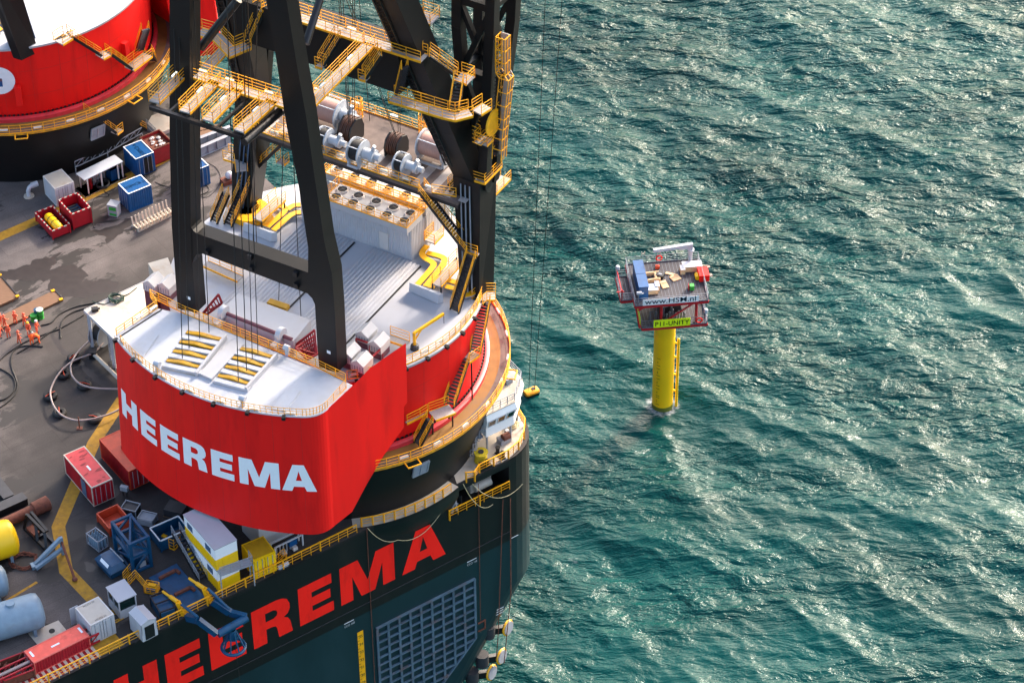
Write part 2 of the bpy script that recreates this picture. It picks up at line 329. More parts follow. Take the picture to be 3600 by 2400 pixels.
# ------------------------------------------------------------------ sea
WZ = -34.0
ROUGH, BD1, BD2, WSC, WV, WAL, SPEC, BD0 = .13, .3, .06, 1.45, 6.5, .5, .27, 2.5
FOAM = [(18.4, 267.6, 1.5, 4.2, .78)]+[(p.x, p.y, 0, r, k) for p, r, k in ((G(1868, 1385, WZ), 2.6, .75), (G(2020, 1962, WZ), 3.2, .72), (G(2200, 1055, WZ), 2.6, .66), (G(1990, 1830, WZ), 3.5, .62), (G(2530, 1140, WZ), 3.0, .62), (G(1830, 2330, WZ), 6, .66), (G(3560, 800, WZ), 4, .6), (G(3050, 770, WZ), 2.5, .6))]
def sea_mat():
    m = bpy.data.materials.new('sea_water'); m.use_nodes = True; nt = m.node_tree; N = nt.nodes; L = nt.links; b = N['Principled BSDF']
    b.inputs['IOR'].default_value = 1.33; b.inputs['Specular IOR Level'].default_value = SPEC; b.inputs['Specular Tint'].default_value = (.86, .97, .96, 1)
    g = N.new('ShaderNodeNewGeometry')
    def noise(scale, det, st, rot=radians(-40), rough=.6):
        mp = N.new('ShaderNodeMapping'); mp.inputs['Rotation'].default_value = (0, 0, rot); mp.inputs['Scale'].default_value = st
        L.new(g.outputs['Position'], mp.inputs['Vector']); n = N.new('ShaderNodeTexNoise'); n.inputs['Scale'].default_value = scale; n.inputs['Detail'].default_value = det; n.inputs['Roughness'].default_value = rough
        n.inputs['Distortion'].default_value = .4
        L.new(mp.outputs['Vector'], n.inputs['Vector']); return n.outputs['Fac']
    n1 = noise(.9, 5, (.55, 1, 1), radians(35)); n2 = noise(2.6, 5, (.45, 1.2, 1), radians(10), .65)
    big = noise(.045, 4, (.6, 1, 1), radians(35))
    r = N.new('ShaderNodeValToRGB'); r.color_ramp.elements[0].position = .35; r.color_ramp.elements[1].position = .68
    r.color_ramp.elements[0].color = (.0, .028, .026, 1); r.color_ramp.elements[1].color = (.0, .050, .047, 1); L.new(big, r.inputs['Fac'])
    acc = None
    for fx, fy, r0, r1, k in FOAM:
        d = N.new('ShaderNodeVectorMath'); d.operation = 'DISTANCE'; L.new(g.outputs['Position'], d.inputs[0]); d.inputs[1].default_value = (fx, fy, WZ)
        q = N.new('ShaderNodeMapRange'); L.new(d.outputs['Value'], q.inputs['Value']); q.inputs['From Min'].default_value = r0; q.inputs['From Max'].default_value = r1; q.inputs['To Min'].default_value = k; q.inputs['To Max'].default_value = 0
        if acc is None: acc = q.outputs[0]
        else: mx_ = N.new('ShaderNodeMath'); mx_.operation = 'MAXIMUM'; L.new(acc, mx_.inputs[0]); L.new(q.outputs[0], mx_.inputs[1]); acc = mx_.outputs[0]
    fn = noise(1.6, 8, (.6, 1.1, 1), radians(-30), .72); ml = N.new('ShaderNodeMath'); ml.operation = 'MULTIPLY'; L.new(acc, ml.inputs[0]); L.new(fn, ml.inputs[1])
    fr = N.new('ShaderNodeValToRGB'); fr.color_ramp.elements[0].position = .3; fr.color_ramp.elements[1].position = .52; L.new(ml.outputs[0], fr.inputs['Fac'])
    fm = N.new('ShaderNodeMix'); fm.data_type = 'RGBA'; L.new(fr.outputs['Color'], fm.inputs[0]); L.new(r.outputs['Color'], fm.inputs[6]); fm.inputs[7].default_value = (.42, .44, .44, 1)
    L.new(fm.outputs[2], b.inputs['Base Color'])
    b.inputs['Roughness'].default_value = ROUGH
    b1 = N.new('ShaderNodeBump'); b1.inputs['Strength'].default_value = 1; b1.inputs['Distance'].default_value = BD1; L.new(n1, b1.inputs['Height'])
    b2 = N.new('ShaderNodeBump'); b2.inputs['Strength'].default_value = 1; b2.inputs['Distance'].default_value = BD2; L.new(n2, b2.inputs['Height']); b0 = N.new('ShaderNodeBump'); b0.inputs['Strength'].default_value = 1; b0.inputs['Distance'].default_value = BD0; L.new(noise(.38, 4, (.5, 1.2, 1), radians(-35), .55), b0.inputs['Height']); L.new(b0.outputs['Normal'], b1.inputs['Normal']); L.new(b1.outputs['Normal'], b2.inputs['Normal'])
    pt = N.new('ShaderNodeMapRange'); L.new(noise(.03, 5, (.5, 1.2, 1), radians(-35), .6), pt.inputs['Value']); pt.inputs['From Min'].default_value = .38; pt.inputs['From Max'].default_value = .62; pt.inputs['To Min'].default_value = .3; pt.inputs['To Max'].default_value = 1.1; L.new(pt.outputs[0], b0.inputs['Strength']); L.new(pt.outputs[0], b1.inputs['Strength'])
    L.new(b2.outputs['Normal'], b.inputs['Normal'])
    return m
SEA = sea_mat()
def sea():
    S = 330.0; me = bpy.data.meshes.new('sea'); o = bpy.data.objects.new('sea', me); COL.objects.link(o)
    md = o.modifiers.new('ocean', 'OCEAN'); md.geometry_mode = 'GENERATE'; md.repeat_x = 1; md.repeat_y = 1; md.resolution = 30; md.viewport_resolution = 30
    md.spatial_size = int(S); md.size = 1.0; md.wave_scale = WSC; md.choppiness = 1.0; md.wind_velocity = WV; md.wave_alignment = WAL; md.wave_direction = radians(125); md.wave_scale_min = .01; md.random_seed = 4; md.depth = 200; md.time = 3.2; md.damping = .2
    dg = bpy.context.evaluated_depsgraph_get(); ev = o.evaluated_get(dg); nm = bpy.data.meshes.new_from_object(ev)
    o.modifiers.clear(); o.data = nm; nm.name = 'sea'; bpy.data.meshes.remove(me)
    xs = [v.co.x for v in nm.vertices]; ys = [v.co.y for v in nm.vertices]; print('SEA', min(xs), max(xs), min(ys), max(ys), len(xs), [a.name for a in nm.attributes])
    nm.materials.clear(); nm.materials.append(SEA); nm.polygons.foreach_set('use_smooth', [True]*len(nm.polygons))
    o.location = (30, 300, WZ); o['kind'] = 'structure'
    h = S/2-1; F = 9000; q = M()
    x0, x1, y0, y1 = 30-h, 30+h, 300-h, 300+h
    for a, b, c, d in ((-F, -F, F, y0), (-F, y1, F, F), (-F, y0, x0, y1), (x1, y0, F, y1)): q.add([(a, b, WZ-.3), (c, b, WZ-.3), (c, d, WZ-.3), (a, d, WZ-.3)], [(0, 1, 2, 3)])
    q.obj('open_sea', SEA)['kind'] = 'structure'
sea()
# ------------------------------------------------------------------ the vessel (ship frame u along the side, v inboard, z up)
ship = thing('crane_vessel', 'huge black hulled crane vessel with teal lower side and giant red letters along its side', 'ship', CC, SROT)
VS, VP, UE, UA, RCN = -15.75, 84.8, 16.0, -150.0, 5.0
def outline(ue, r=RCN):
    p = [(UA, VS), (3.4, VS), (11.0, VS)]
    for i in range(9): a = -pi/2+pi/2*i/8; p.append((ue-r+r*cos(a), VS+r+r*sin(a)))
    for i in range(9): a = pi/2*i/8; p.append((ue-r+r*cos(a), VP-r+r*sin(a)))
    p.append((UA, VP)); return p
def build_hull():
    m = M(); levels = [(0, UE), (-1.0, UE), (-4.1, UE), (-11.55, UE), (-18.3, UE), (-36, UE-12.5), (-44, UE-18)]
    rings = []
    for z, ue in levels:
        o = outline(ue)
        if ue-RCN < 11.0: o[2] = (min(11.0, ue-RCN-.3), VS); o[1] = (min(3.4, ue-RCN-.6), VS)
        rings.append([V((a, b, z)) for a, b in o])
    n = len(rings[0])
    for i in range(len(rings)-1):
        m.mi = 0 if i < 3 else 1
        for j in range(n):
            if i == 1 and j == 1: continue                       # the mooring recess in the side
            k = (j+1) % n; m.add([rings[i][j], rings[i][k], rings[i+1][k], rings[i+1][j]], [(0, 1, 2, 3)])
    m.mi = 0
    a, b, z0, z1, d = 3.4, 11.0, -1.0, -4.1, 5.0
    P = lambda u, v, z: V((u, VS+v, z))
    m.add([P(a, 0, z1), P(b, 0, z1), P(b, d, z1), P(a, d, z1), P(a, 0, z0), P(b, 0, z0), P(b, d, z0), P(a, d, z0)], [(0, 1, 2, 3), (4, 5, 6, 7), (2, 3, 7, 6), (0, 3, 7, 4), (1, 2, 6, 5)])
    h = m.obj('hull', [HULLB, HULLT], ship)
    return h
hull = build_hull()
d = M(); d.prism(outline(UE)[:1]+outline(UE)[3:], -.3, 0.0)
def deck_mat():
    m = mat('deck_steel', (92, 85, 83), .8, var=.16, scale=.5, dirt=(74, 67, 66), dirt_amt=.7, dirt_scale=.12); nt = m.node_tree; N = nt.nodes; L = nt.links; b = N['Principled BSDF']
    src = b.inputs['Base Color'].links[0].from_socket; tc = N.new('ShaderNodeTexCoord')
    def mul(src, o, f=1.):
        x = N.new('ShaderNodeMix'); x.data_type = 'RGBA'; x.blend_type = 'MULTIPLY'; x.inputs[0].default_value = f; L.new(src, x.inputs[6]); L.new(o, x.inputs[7]); return x.outputs[2]
    def ns(scale, det, st, dist, p0, p1, c0, c1, rough=.6):
        mp = N.new('ShaderNodeMapping'); mp.inputs['Scale'].default_value = st; L.new(tc.outputs['Object'], mp.inputs['Vector']); n = N.new('ShaderNodeTexNoise'); n.inputs['Scale'].default_value = scale; n.inputs['Detail'].default_value = det; n.inputs['Distortion'].default_value = dist; n.inputs['Roughness'].default_value = rough; L.new(mp.outputs['Vector'], n.inputs['Vector'])
        r = N.new('ShaderNodeValToRGB'); r.color_ramp.elements[0].position = p0; r.color_ramp.elements[1].position = p1; r.color_ramp.elements[0].color = (c0, c0, c0, 1); r.color_ramp.elements[1].color = (c1, c1, c1, 1); L.new(n.outputs['Fac'], r.inputs['Fac']); return r.outputs['Color']
    bk = N.new('ShaderNodeTexBrick'); bk.inputs['Scale'].default_value = .22; bk.inputs['Mortar Size'].default_value = .008; bk.inputs['Brick Width'].default_value = 2.2; bk.inputs['Row Height'].default_value = .7; bk.inputs['Color1'].default_value = (.95, .95, .95, 1); bk.inputs['Color2'].default_value = (1.05, 1.04, 1.03, 1); bk.inputs['Mortar'].default_value = (.72, .7, .68, 1); L.new(tc.outputs['Object'], bk.inputs['Vector'])
    o = mul(src, bk.outputs['Color']); o = mul(o, ns(7, 4, (1, 1, 1), 0, .35, .75, .74, 1.16)); o = mul(o, ns(.5, 6, (.12, 1, 1), .3, .35, .7, .82, 1.12)); o = mul(o, ns(1.6, 3, (.08, 2.2, 1), .2, .62, .75, 1., 1.25))
    sx = N.new('ShaderNodeVectorMath'); sx.operation = 'LENGTH'; fl = N.new('ShaderNodeMapping'); fl.inputs['Scale'].default_value = (1, 1, 0); L.new(tc.outputs['Object'], fl.inputs['Vector']); L.new(fl.outputs['Vector'], sx.inputs[0]); dn = N.new('ShaderNodeTexNoise'); dn.inputs['Scale'].default_value = .15; dn.inputs['Detail'].default_value = 5; L.new(tc.outputs['Object'], dn.inputs['Vector']); ad = N.new('ShaderNodeMath'); ad.operation = 'MULTIPLY_ADD'; L.new(dn.outputs['Fac'], ad.inputs[0]); ad.inputs[1].default_value = 14; L.new(sx.outputs['Value'], ad.inputs[2]); mr = N.new('ShaderNodeMapRange'); mr.inputs['From Min'].default_value = 40; mr.inputs['From Max'].default_value = 46; mr.inputs['To Min'].default_value = .36; mr.inputs['To Max'].default_value = 1.05; L.new(ad.outputs[0], mr.inputs['Value']); cb = N.new('ShaderNodeCombineColor'); [L.new(mr.outputs[0], cb.inputs[i]) for i in range(3)]; o = mul(o, cb.outputs[0])   # deck colour darkened round the crane, edge broken by noise
    wet = ns(.13, 9, (.55, 1.2, 1), .5, .535, .555, 0, 1, .68)
    mx = N.new('ShaderNodeMix'); mx.data_type = 'RGBA'; L.new(wet, mx.inputs[0]); L.new(o, mx.inputs[6]); mx.inputs[7].default_value = (*srgb((30, 26, 25)), 1); L.new(mx.outputs[2], b.inputs['Base Color'])
    q = N.new('ShaderNodeMath'); q.operation = 'MULTIPLY_ADD'; L.new(wet, q.inputs[0]); q.inputs[1].default_value = -.2; q.inputs[2].default_value = .85; L.new(q.outputs[0], b.inputs['Roughness'])
    return m
DECK = deck_mat()
d.obj('main_deck', DECK, ship)
S2 = lambda P: shuv(P)                     # world -> ship local
def GS(x, y, z=0): return shuv(G(x, y, z))
# letters on the side
wm, ww = word('HEEREMA'); x0, x1, zb, zt = -36.0, 2.85, -8.85, -3.6
sx = (x1-x0)/ww
map_m(wm, lambda p: V((x0+p.x*sx, VS-.02, zb+p.y*(zt-zb)))).obj('side_lettering', HULLR, ship)
m = M()
for z in (-10.25,): m.beam((UA, VS-.02, z), (11, VS-.02, z), .05, .07)
m.obj('weld_line', DGREY, ship)
# fender grid
m = M(); zt, zb = -14.45, -30
for i in range(10):
    u = -6.0+i*1.37; zz = max(-34, -23.3-(6.43-u)*.98); m.beam((u, VS-.12, zt), (u, VS-.12, zz), .16, .26, up=(1, 0, 0))
for j in range(14):
    z = zt-j*1.13; ue = 6.4 if z > -23.3 else 6.43-(-23.3-z)/.98
    if ue > -5.5: m.beam((-6.1, VS-.1, z), (ue, VS-.1, z), .22 if j else .34, .16)
m.beam((6.4, VS-.1, -23.3), (-4.5, VS-.1, -34), .25, .2)
GRIDM = mat('fender_steel', (74, 96, 112), .5, var=.25, scale=.5, dirt=(104, 74, 62), dirt_amt=.7, dirt_scale=.7)
m.obj('fender_grid', GRIDM, ship)
m = M(); m.obox((-6.0, VS-.02, -34), (12.3, 0, 0), (0, .01, 0), (0, 0, 19.5)); 
m = M(); m.beam((6.7, VS-.05, -21.5), (7.6, VS-.05, -21.5), .1, .15); m.beam((6.7, VS-.05, -22.7), (7.6, VS-.05, -22.7), .1, .15); m.beam((7.6, VS-.05, -21.4), (7.6, VS-.05, -22.8), .1, .15); m.obj('pad_eye_frame', RUST, ship)
# draught scale
m = M(); m.obox((-8.35, VS-.03, -30), (.72, 0, 0), (0, .02, 0), (0, 0, 16.2)); ds = m.obj('draught_scale', YELT, ship)
m = M()
for i in range(14):
    z = -14.2-i*1.15; t = map_m(text_mesh(str(35-i), .5, .005), lambda p: p+V((-8.2, VS-.04, z-.5))); m.add(t.v, t.f); m.obox((-8.35, VS-.04, z-.9), (.25, 0, 0), (0, .008, 0), (0, 0, .05)); m.obox((-8.35, VS-.04, z-.2), (.4, 0, 0), (0, .008, 0), (0, 0, .05))
m.obj('scale_figures', INK, ds)
m = M()
for u in (-9.85, 5.5):
    t = map_m(text_mesh('CCO 168', .42, .004), lambda p: V((u+p.x*.75, VS-.03, -12.2+p.z))); m.add(t.v, t.f); m.obox((u, VS-.03, -11.68), (1.2, 0, 0), (0, .01, 0), (0, 0, .08))
for u, z in ((12.2, -11.4), (10.6, -21.0), (10.55, -21.35), (10.5, -21.7)):
    m.obox((u-1.4 if z < -20 else u-1, VS-.03, z), (.9, 0, 0), (0, .01, 0), (0, 0, .09))
m.obj('side_marks', TEXTW, ship)
# sponson round the crane tub
m = M(); A0, A1 = radians(-60.4-35.1+12), radians(-38-35.1)
m.lathe([(14.5, -.35), (16.75, -.35), (16.75, .012), (14.5, .012)], 24, radians(-117), radians(-74.5))
m.lathe([(16.74, -.02), (16.72, -1.2), (15.8, -3.4)], 24, radians(-117), radians(-74.5)); m.obj('tub_ledge', [HULLB], ship, smooth=40)
m = M(); m.lathe([(14.5, .016), (16.7, .016)], 24, radians(-117), radians(-74.5)); m.obj('ledge_walkway', CREAM, ship)
# side railing: straight part then round the ledge
def siderail(pts, name='side_railing'):
    m = M(); m.rail(pts, h=1.15, sp=1.1, w=.05, rails=(.66, .34), toe=False)
    for a, b in zip(pts, pts[1:]): m.beam(V(a)+V((0, 0, 1.15)), V(b)+V((0, 0, 1.15)), .11)
    for a, b in zip(pts, pts[1:]):
        L = (V(b)-V(a)).length; k = max(1, round(L/4.4))
        for i in range(k): p = V(a)+(V(b)-V(a))*(i/k); m.beam(p-V((0, 0, .2)), p+V((0, 0, 1.2)), .22, .1)
    return m.obj(name, YEL, ship)
sidev = VS+.12
pts = [(-60, sidev, 0), (-25, sidev, 0), (-7.6, sidev, 0)]; siderail([V(p) for p in pts[:2]]); siderail([V(p) for p in pts[1:]])
arc = [V((16.6*cos(radians(a)), 16.6*sin(radians(a)), 0)) for a in range(-114, -74, 4)]
siderail(arc)
# lower mooring deck rail
siderail([V((3.4, VS-.1, -4.1)), V((11.0, VS-.1, -4.1))], 'mooring_railing')
# bow rail following the rounded corner
bow = [V((u, v, 0)) for u, v in ((5.6, -15.8), (6.4, -16.2), (7.4, -15.6), (9.2, -15.6), (11.1, -15.55), (12.7, -15.1), (14.1, -14.1), (15.3, -12.6), (15.75, -10.7), (15.8, -6))]
siderail(bow, 'bow_railing')
m = M(); m.prism([(4.6, -15.6), (11.1, -15.6), (12.7, -15.1), (14.1, -14.1), (15.3, -12.6), (15.8, -10.7), (15.8, -2), (12, -4), (6, -12)], .004, .012); m.obj('bow_deck', CREAM, ship)
# deck paint
def paint(pts, wd, name='deck_stripe', mt=DYEL, z=.006):
    m = M(); m.ribbon([GS(x, y)+V((0, 0, z)) for x, y in pts], wd, .004); return m.obj(name, mt, ship)
paint([(-40, 850), (130, 775), (330, 680), (430, 632), (600, 548)], 1.35)
paint([(432, 1400), (330, 1555), (205, 1850), (232, 2005), (340, 2118)], 1.35)
paint([(-30, 2142), (130, 2045)], .3)
paint([(0, 2100), (-30, 2120)], .3)
# hatch-marked walkway on the deck by the rail
m = M()
for i in range(44):
    u = -50+i*.3; m.mi = i % 2; m.obox((u, VS+.3, .004), (.3, 0, 0), (0, 2.6, 0), (0, 0, .004))
m.obj('striped_walkway', [REDD, CREAM], ship)
m = M(); m.obox((-36.8, VS+.3, .004), (2.6, 0, 0), (0, 2.6, 0), (0, 0, .004)); m.obj('walkway_paint', DYEL, ship)
# ropes hanging on the side
def rope(pts, r=.035, name='hanging_rope', mt=ROPEM): m = M(); m.path(pts, r, 5); return m.obj(name, mt, ship)
for x, y, x2, y2 in ((1289, 1852, 1318, 2400),): rope([SVp(x, y, VS-.12), SVp(x2, y2, VS-.15)], mt=RUST)
rope([SVp(1682, 1700, VS-.15), SVp(1689, 2178, VS-.15)], mt=RUST)
rope([SVp(1768, 1755, VS-.2), SVp(1752, 2220, VS-.3), SVp(1745, 2310, VS-.3)], .05, mt=RUST); rope([SVp(1794, 1750, VS-.2), SVp(1796, 2085, VS-.3), SVp(1772, 2330, VS-.3)], .05, mt=RUST)
cat_ = lambda A, B, sag, n=12: [A+(B-A)*(i/n)-V((0, 0, sag*4*(i/n)*(1-i/n))) for i in range(n+1)]
rope(cat_(SVp(1292, 1855, VS-.15), SVp(1398, 1897, VS-.15), .9), .035, mt=ROPEY); rope(cat_(SVp(1398, 1897, VS-.15), SVp(1592, 1725, VS-.2), 2.2), .035, mt=ROPEY)
rope(cat_(SVp(1660, 1700, VS-.2), SVp(1838, 1700, VS-.2), 2.0), .035, mt=ROPEY); rope(cat_(SVp(1628, 1700, VS-.2), SVp(1733, 1772, VS-.2), 1.6), .035, mt=ROPEY)
# mooring fairleads on the raked end
for px, py in ((1785, 2205), (1763, 2305), (1728, 2362)):
    P = SVp(px, py, VS+.2); f = M(); f.beam(P+V((-2.2, .6, .3)), P+V((-.2, 0, 0)), .5, .9); fl = f.obj('fairlead', STEEL, ship)
    w = M(); n = V((.35, -.9, .1)).normalized(); w.tube(P-n*.2, P+n*.2, .8, 20); w.obj('sheave', GREY, fl, smooth=40)
    w = M(); t = n.cross(V((0, 0, 1))).normalized(); up = n.cross(t); w.path([P+(t*cos(a*pi/12)+up*sin(a*pi/12))*.84 for a in range(24)], .13, 6, True); w.obj('sheave_rim', YELT, fl)
    w = M(); w.tube(P+V((-2.3, .4, -.2)), P+V((-2.3, .4, 1.4)), .75, 10); w.obj('bracket', DGREY, fl, smooth=40)
# things in the mooring recess
m = M(); m.tube((5.0, VS+1.2, -4.1), (5.0, VS+1.2, -2.9), .25); m.tube((5.6, VS+1.2, -4.1), (5.6, VS+1.2, -2.9), .25); m.box((5.3, VS+1.2, -4.08), (1.4, .6, .15)); m.obj('mooring_bitts', STEEL, ship, smooth=40)
m = M(); m.box((8.6, VS+2.5, -4.1), (2.6, 1.6, 1.4)); m.tube((7.6, VS+1.5, -3.3), (9.6, VS+1.5, -3.3), .5, 12); m.obj('mooring_winch', CREAM, ship, smooth=40)
m = M(); m.beam((4.1, VS+.5, -4.1), (4.4, VS+.4, -2.1), .25); m.beam((4.7, VS+.5, -4.1), (4.4, VS+.4, -2.1), .25); m.beam((4.1, VS+.5, -3.2), (4.9, VS+.5, -3.2), .15); m.obj('fairlead_frame', GREY, ship)

# wet oil stains on the deck, each with its own ragged outline
STAIN = mat('wet_stain', (40, 34, 33), .5, var=.25, scale=1.2)
def stain(pts, z=.0045, seed=1, ox=0, oy=880, k=1.4933, jag=.35):
    rg = random.Random(seed); q = [GS(ox+x/k, oy+y/k) for x, y in pts]; out = []
    for a, b in zip(q, q[1:]+q[:1]):
        n = max(2, int((b-a).length/.5))
        for i in range(n): p = a+(b-a)*(i/n); out.append((p.x+rg.uniform(-jag, jag), p.y+rg.uniform(-jag, jag)))
    m = M(); m.prism(out, z-.003, z); m.obj('oil_stain', STAIN, ship)
stain([(-30, 110), (60, 100), (150, 72), (210, 38), (330, 18), (268, 78), (252, 102), (300, 92), (385, 82), (455, 130), (425, 162), (560, 148), (632, 182), (600, 205), (450, 252), (330, 245), (268, 212), (240, 196), (262, 150), (180, 162), (90, 150), (-30, 165)], seed=3)
stain([(262, 440), (285, 440), (325, 505), (385, 545), (440, 590), (490, 632), (540, 690), (620, 680), (620, 730), (520, 712), (470, 655), (425, 612), (370, 560), (310, 525)], seed=5, jag=.2)
stain([(520, 1245), (600, 1230), (640, 1275), (560, 1310)], seed=8, jag=.25); stain([(660, 610), (745, 620), (735, 690), (668, 680)], seed=9, ox=0, oy=1700, k=2.24, jag=.2); stain([(680, 320), (770, 310), (800, 370), (700, 390)], seed=12, ox=0, oy=1700, k=2.24, jag=.2)
stain([(1060, 1380), (1340, 1320), (1480, 1230), (1640, 1200), (1500, 1330), (1380, 1430), (1260, 1520), (1240, 1440)], seed=14, ox=0, oy=400, k=3.336, jag=.25)
# ------------------------------------------------------------------ main crane (local frame: x = a to the right, y = b forward, z up)
crane = thing('heavy_lift_crane', 'nearest giant crane, red counterweight with white letters and black legs rising out of view', 'crane', CC, CROT)
Z9, ZR, ZC = 9.0, 19.0, 20.6
def arcpts(r, a0, a1, n, z): return [V((r*cos(radians(a0+(a1-a0)*i/n)), r*sin(radians(a0+(a1-a0)*i/n)), z)) for i in range(n+1)]
# --- tub and slewing ring
m = M(); m.lathe([(15.3, .02), (15.5, 1.2), (17.5, 7.6), (17.6, 8.5), (18.2, 8.7), (18.2, 8.86)], 96); m.obj('tub', BLACK, crane, smooth=30)
m = M(); m.lathe([(15.2, 8.88), (18.34, 8.88), (18.36, 8.97), (17.25, 9.0)], 96); m.obj('ring_walkway', RINGD, crane)
m = M(); m.lathe([(17.3, 9.004), (16.2, 9.006)], 96); m.obj('ring_deck_stain', RINGY, crane)
m = M(); m.lathe([(16.22, 8.9), (16.22, 9.5), (16.0, 9.62), (15.78, 9.62), (15.78, 8.9)], 96); sr = m.obj('slew_ring', PINK, crane, smooth=30)
m = M()
for i in range(200):
    a = 2*pi*i/200; m.box((15.62*cos(a), 15.62*sin(a), 9.0), (.22, .24, .75), a)
m.obj('rack_teeth', STEEL, sr)
m = M(); ring = arcpts(18.3, 0, 360, 90, Z9)[:-1]; m.rail(ring, h=1.15, sp=1.3, closed=True, rails=(1., .66, .33))
for a, b in zip(ring, ring[1:]+ring[:1]): m.beam(a-V((0, 0, .05)), b-V((0, 0, .05)), .09, .3)
rr = m.obj('ring_railing', YEL, crane)
for i in range(0, 90, 3): a = radians(i*4+2); lamp(V((18.1*cos(a), 18.1*sin(a), Z9+.35)), (-sin(a), cos(a)), crane)
for i in range(5, 90, 11):
    a = radians(i*4); c, s = cos(a), sin(a); t = V((-s, c, 0)); e = V((c, s, 0)); m = M(); b = e*18.3+V((0, 0, 8.9))
    m.path([b-t*.7, b-t*.7+e*.9, b+t*.7+e*.9, b+t*.7], .09, 6); m.obj('hoist_bracket', YEL, crane)
# --- red slewing house and white roof
m = M(); m.lathe([(15.45, 9.05), (15.55, 9.3), (15.95, 18.6), (15.95, 18.95)], 96); m.obj('house_wall', RED, crane, smooth=30)
m = M(); m.lathe([(15.96, 18.7), (16.1, 18.72), (16.12, 18.98), (15.9, 19.0), (9, 19.0), (.01, 19.0)], 96); m.obj('house_roof', WHITE, crane, smooth=30)
m = M()
for a in (-61, 60, 122): # wall door
    c = V((15.75*cos(radians(a)), 15.75*sin(radians(a)), 10.6)); e = V((cos(radians(a)), sin(radians(a)), 0)); t = V((-e.y, e.x, 0)); m.extr([c-t*.55+V((0, 0, z)) if k == 0 else c+t*.55+V((0, 0, z)) for k, z in ((0, .2), (1, .2), (1, 1.9), (0, 1.9))], e*.12)
m.obj('house_door', RED, crane)
m = M(); m.rail(arcpts(15.85, -50, 62, 32, ZR), sp=1.4, w=.05); m.obj('roof_railing', YEL, crane)
for a in range(-47, 60, 9):
    e = V((cos(radians(a)), sin(radians(a)), 0)); m = M(); m.box(e*16.2+V((0, 0, 18.72)), (.5, .35, .3), radians(a)); m.beam(e*15.9+V((0, 0, 18.85)), e*16.2+V((0, 0, 18.85)), .08); m.obj('floodlight', STEEL, crane)
    lamp(e*15.7+V((0, 0, ZR+.35)), (-e.y, e.x), crane)
# --- counterweight: arc r 22.8 (top) .. 23.6 (bottom)
def cw_outline(r, t0=-147.5, t1=-30.5, cr=1.9):
    # rear arc, rounded right corner, straight flank forward
    return r
RA = 22.85
L0, L1 = radians(-90-31.6), radians(-90+32.2)
def cwsec(z):
    k = (20.6-z)/14.6; r = RA+.75*k; out = []
    left_ = V((r*cos(L0), r*sin(L0), z)); n = 40
    for i in range(n+1): a = L0+(L1-.085-L0)*i/n; out.append(V((r*cos(a), r*sin(a), z)))
    e = out[-1]; t = V((-sin(L1-.085), cos(L1-.085), 0)); f = V((.05, 1, 0)).normalized(); c1 = e+t*1.5
    c2 = c1+f*1.5
    for i in range(1, 8): s = i/8; out.append(e*(1-s)**2+c1*2*s*(1-s)+c2*s*s)
    out.append(c2); return out
def cw_build():
    zs = [20.6, 17, 14, 11, 8.6, 6.9, 6.0]; secs = [cwsec(z) for z in zs]; n = len(secs[0]); m = M()
    fl = []
    for i in range(len(zs)-1):
        for j in range(n-1): m.add([secs[i][j], secs[i][j+1], secs[i+1][j+1], secs[i+1][j]], [(0, 1, 2, 3)])
    top = secs[0]; bot = secs[-1]
    # right flank: polygon seen in the photo, from the corner forward
    X = top[-1].x; y0 = top[-1].y
    Q0 = top[-1]; Q1 = K(1426, 1206, 22.2); Q1 = Q0+(Q1-Q0); Q1 = V((X+2.5, y0+10, 20.6))
    Fk = [Q0]+[KA(Q0, Q1, x, y) for x, y in ((1273, 1323), (1300, 1294), (1360, 1252), (1427, 1206), (1432, 1415), (1420, 1429), (1420, 1502), (1350, 1599), (1290, 1700), (1238, 1798))]+[bot[-1]]
    ed = [secs[i][-1] for i in range(1, len(zs)-1)][::-1]
    m.add(Fk+ed, [tuple(range(len(Fk)+len(ed)))])
    # left flank and bottom, inner front wall
    Lk = [secs[i][0] for i in range(len(zs))]; lf = [p+V((1.2, 5.5, 0)) for p in Lk]; lf[-1] += V((0, -3, 0))
    for i in range(len(zs)-1): m.add([Lk[i], Lk[i+1], lf[i+1], lf[i]], [(0, 1, 2, 3)])
    e2 = Fk[9]; m.add(bot+[e2, lf[-1]], [tuple(range(n+2))])
    m.add([lf[0], V((X+.2, y0+4, 20.55)), e2, lf[-1]], [(0, 1, 2, 3)]); print('FLANK', [tuple(round(k, 1) for k in p) for p in Fk])
    m.obj('counterweight', RED, crane, smooth=30)
    m = M(); k = V((0, 0, .02)); inn = [p+k for p in top]; m.add(inn+[V((X+.25, y0+4.0, 20.62)), V((X-.7, -14.0, 20.62)), V((-7.5, -13.3, 20.62)), lf[0]+k], [tuple(range(n+4))]); m.obj('counterweight_deck', WHITE2, crane)
    m = M(); m.path([p+V((0, 0, .03)) for p in top], .09, 5); m.obj('deck_rim', WHITE, crane)
    return top, lf, X, y0
SEAM = mat('seam_red', (210, 24, 21), .6)
TOP, LF, CWX, CWY = cw_build()
cl = M()
for ch, a0, a1 in (('H', -29.2, -21.4), ('E', -19.9, -13.7), ('E', -12.2, -6.0), ('R', -4.7, 2.2), ('E', 3.5, 9.5), ('M', 10.9, 20.9), ('A', 21.4, 29.7)):
    wm, ww = word(ch)
    g = map_m(wm, lambda p: (lambda a, z: V(((RA+.75*(20.6-z)/14.6+.03)*cos(a), (RA+.75*(20.6-z)/14.6+.03)*sin(a), z)))(radians(-90+a0+(a1-a0)*p.x/ww), 11.5+p.y*3.25)); cl.add(g.v, g.f)
cl.obj('counterweight_lettering', LETW, crane)
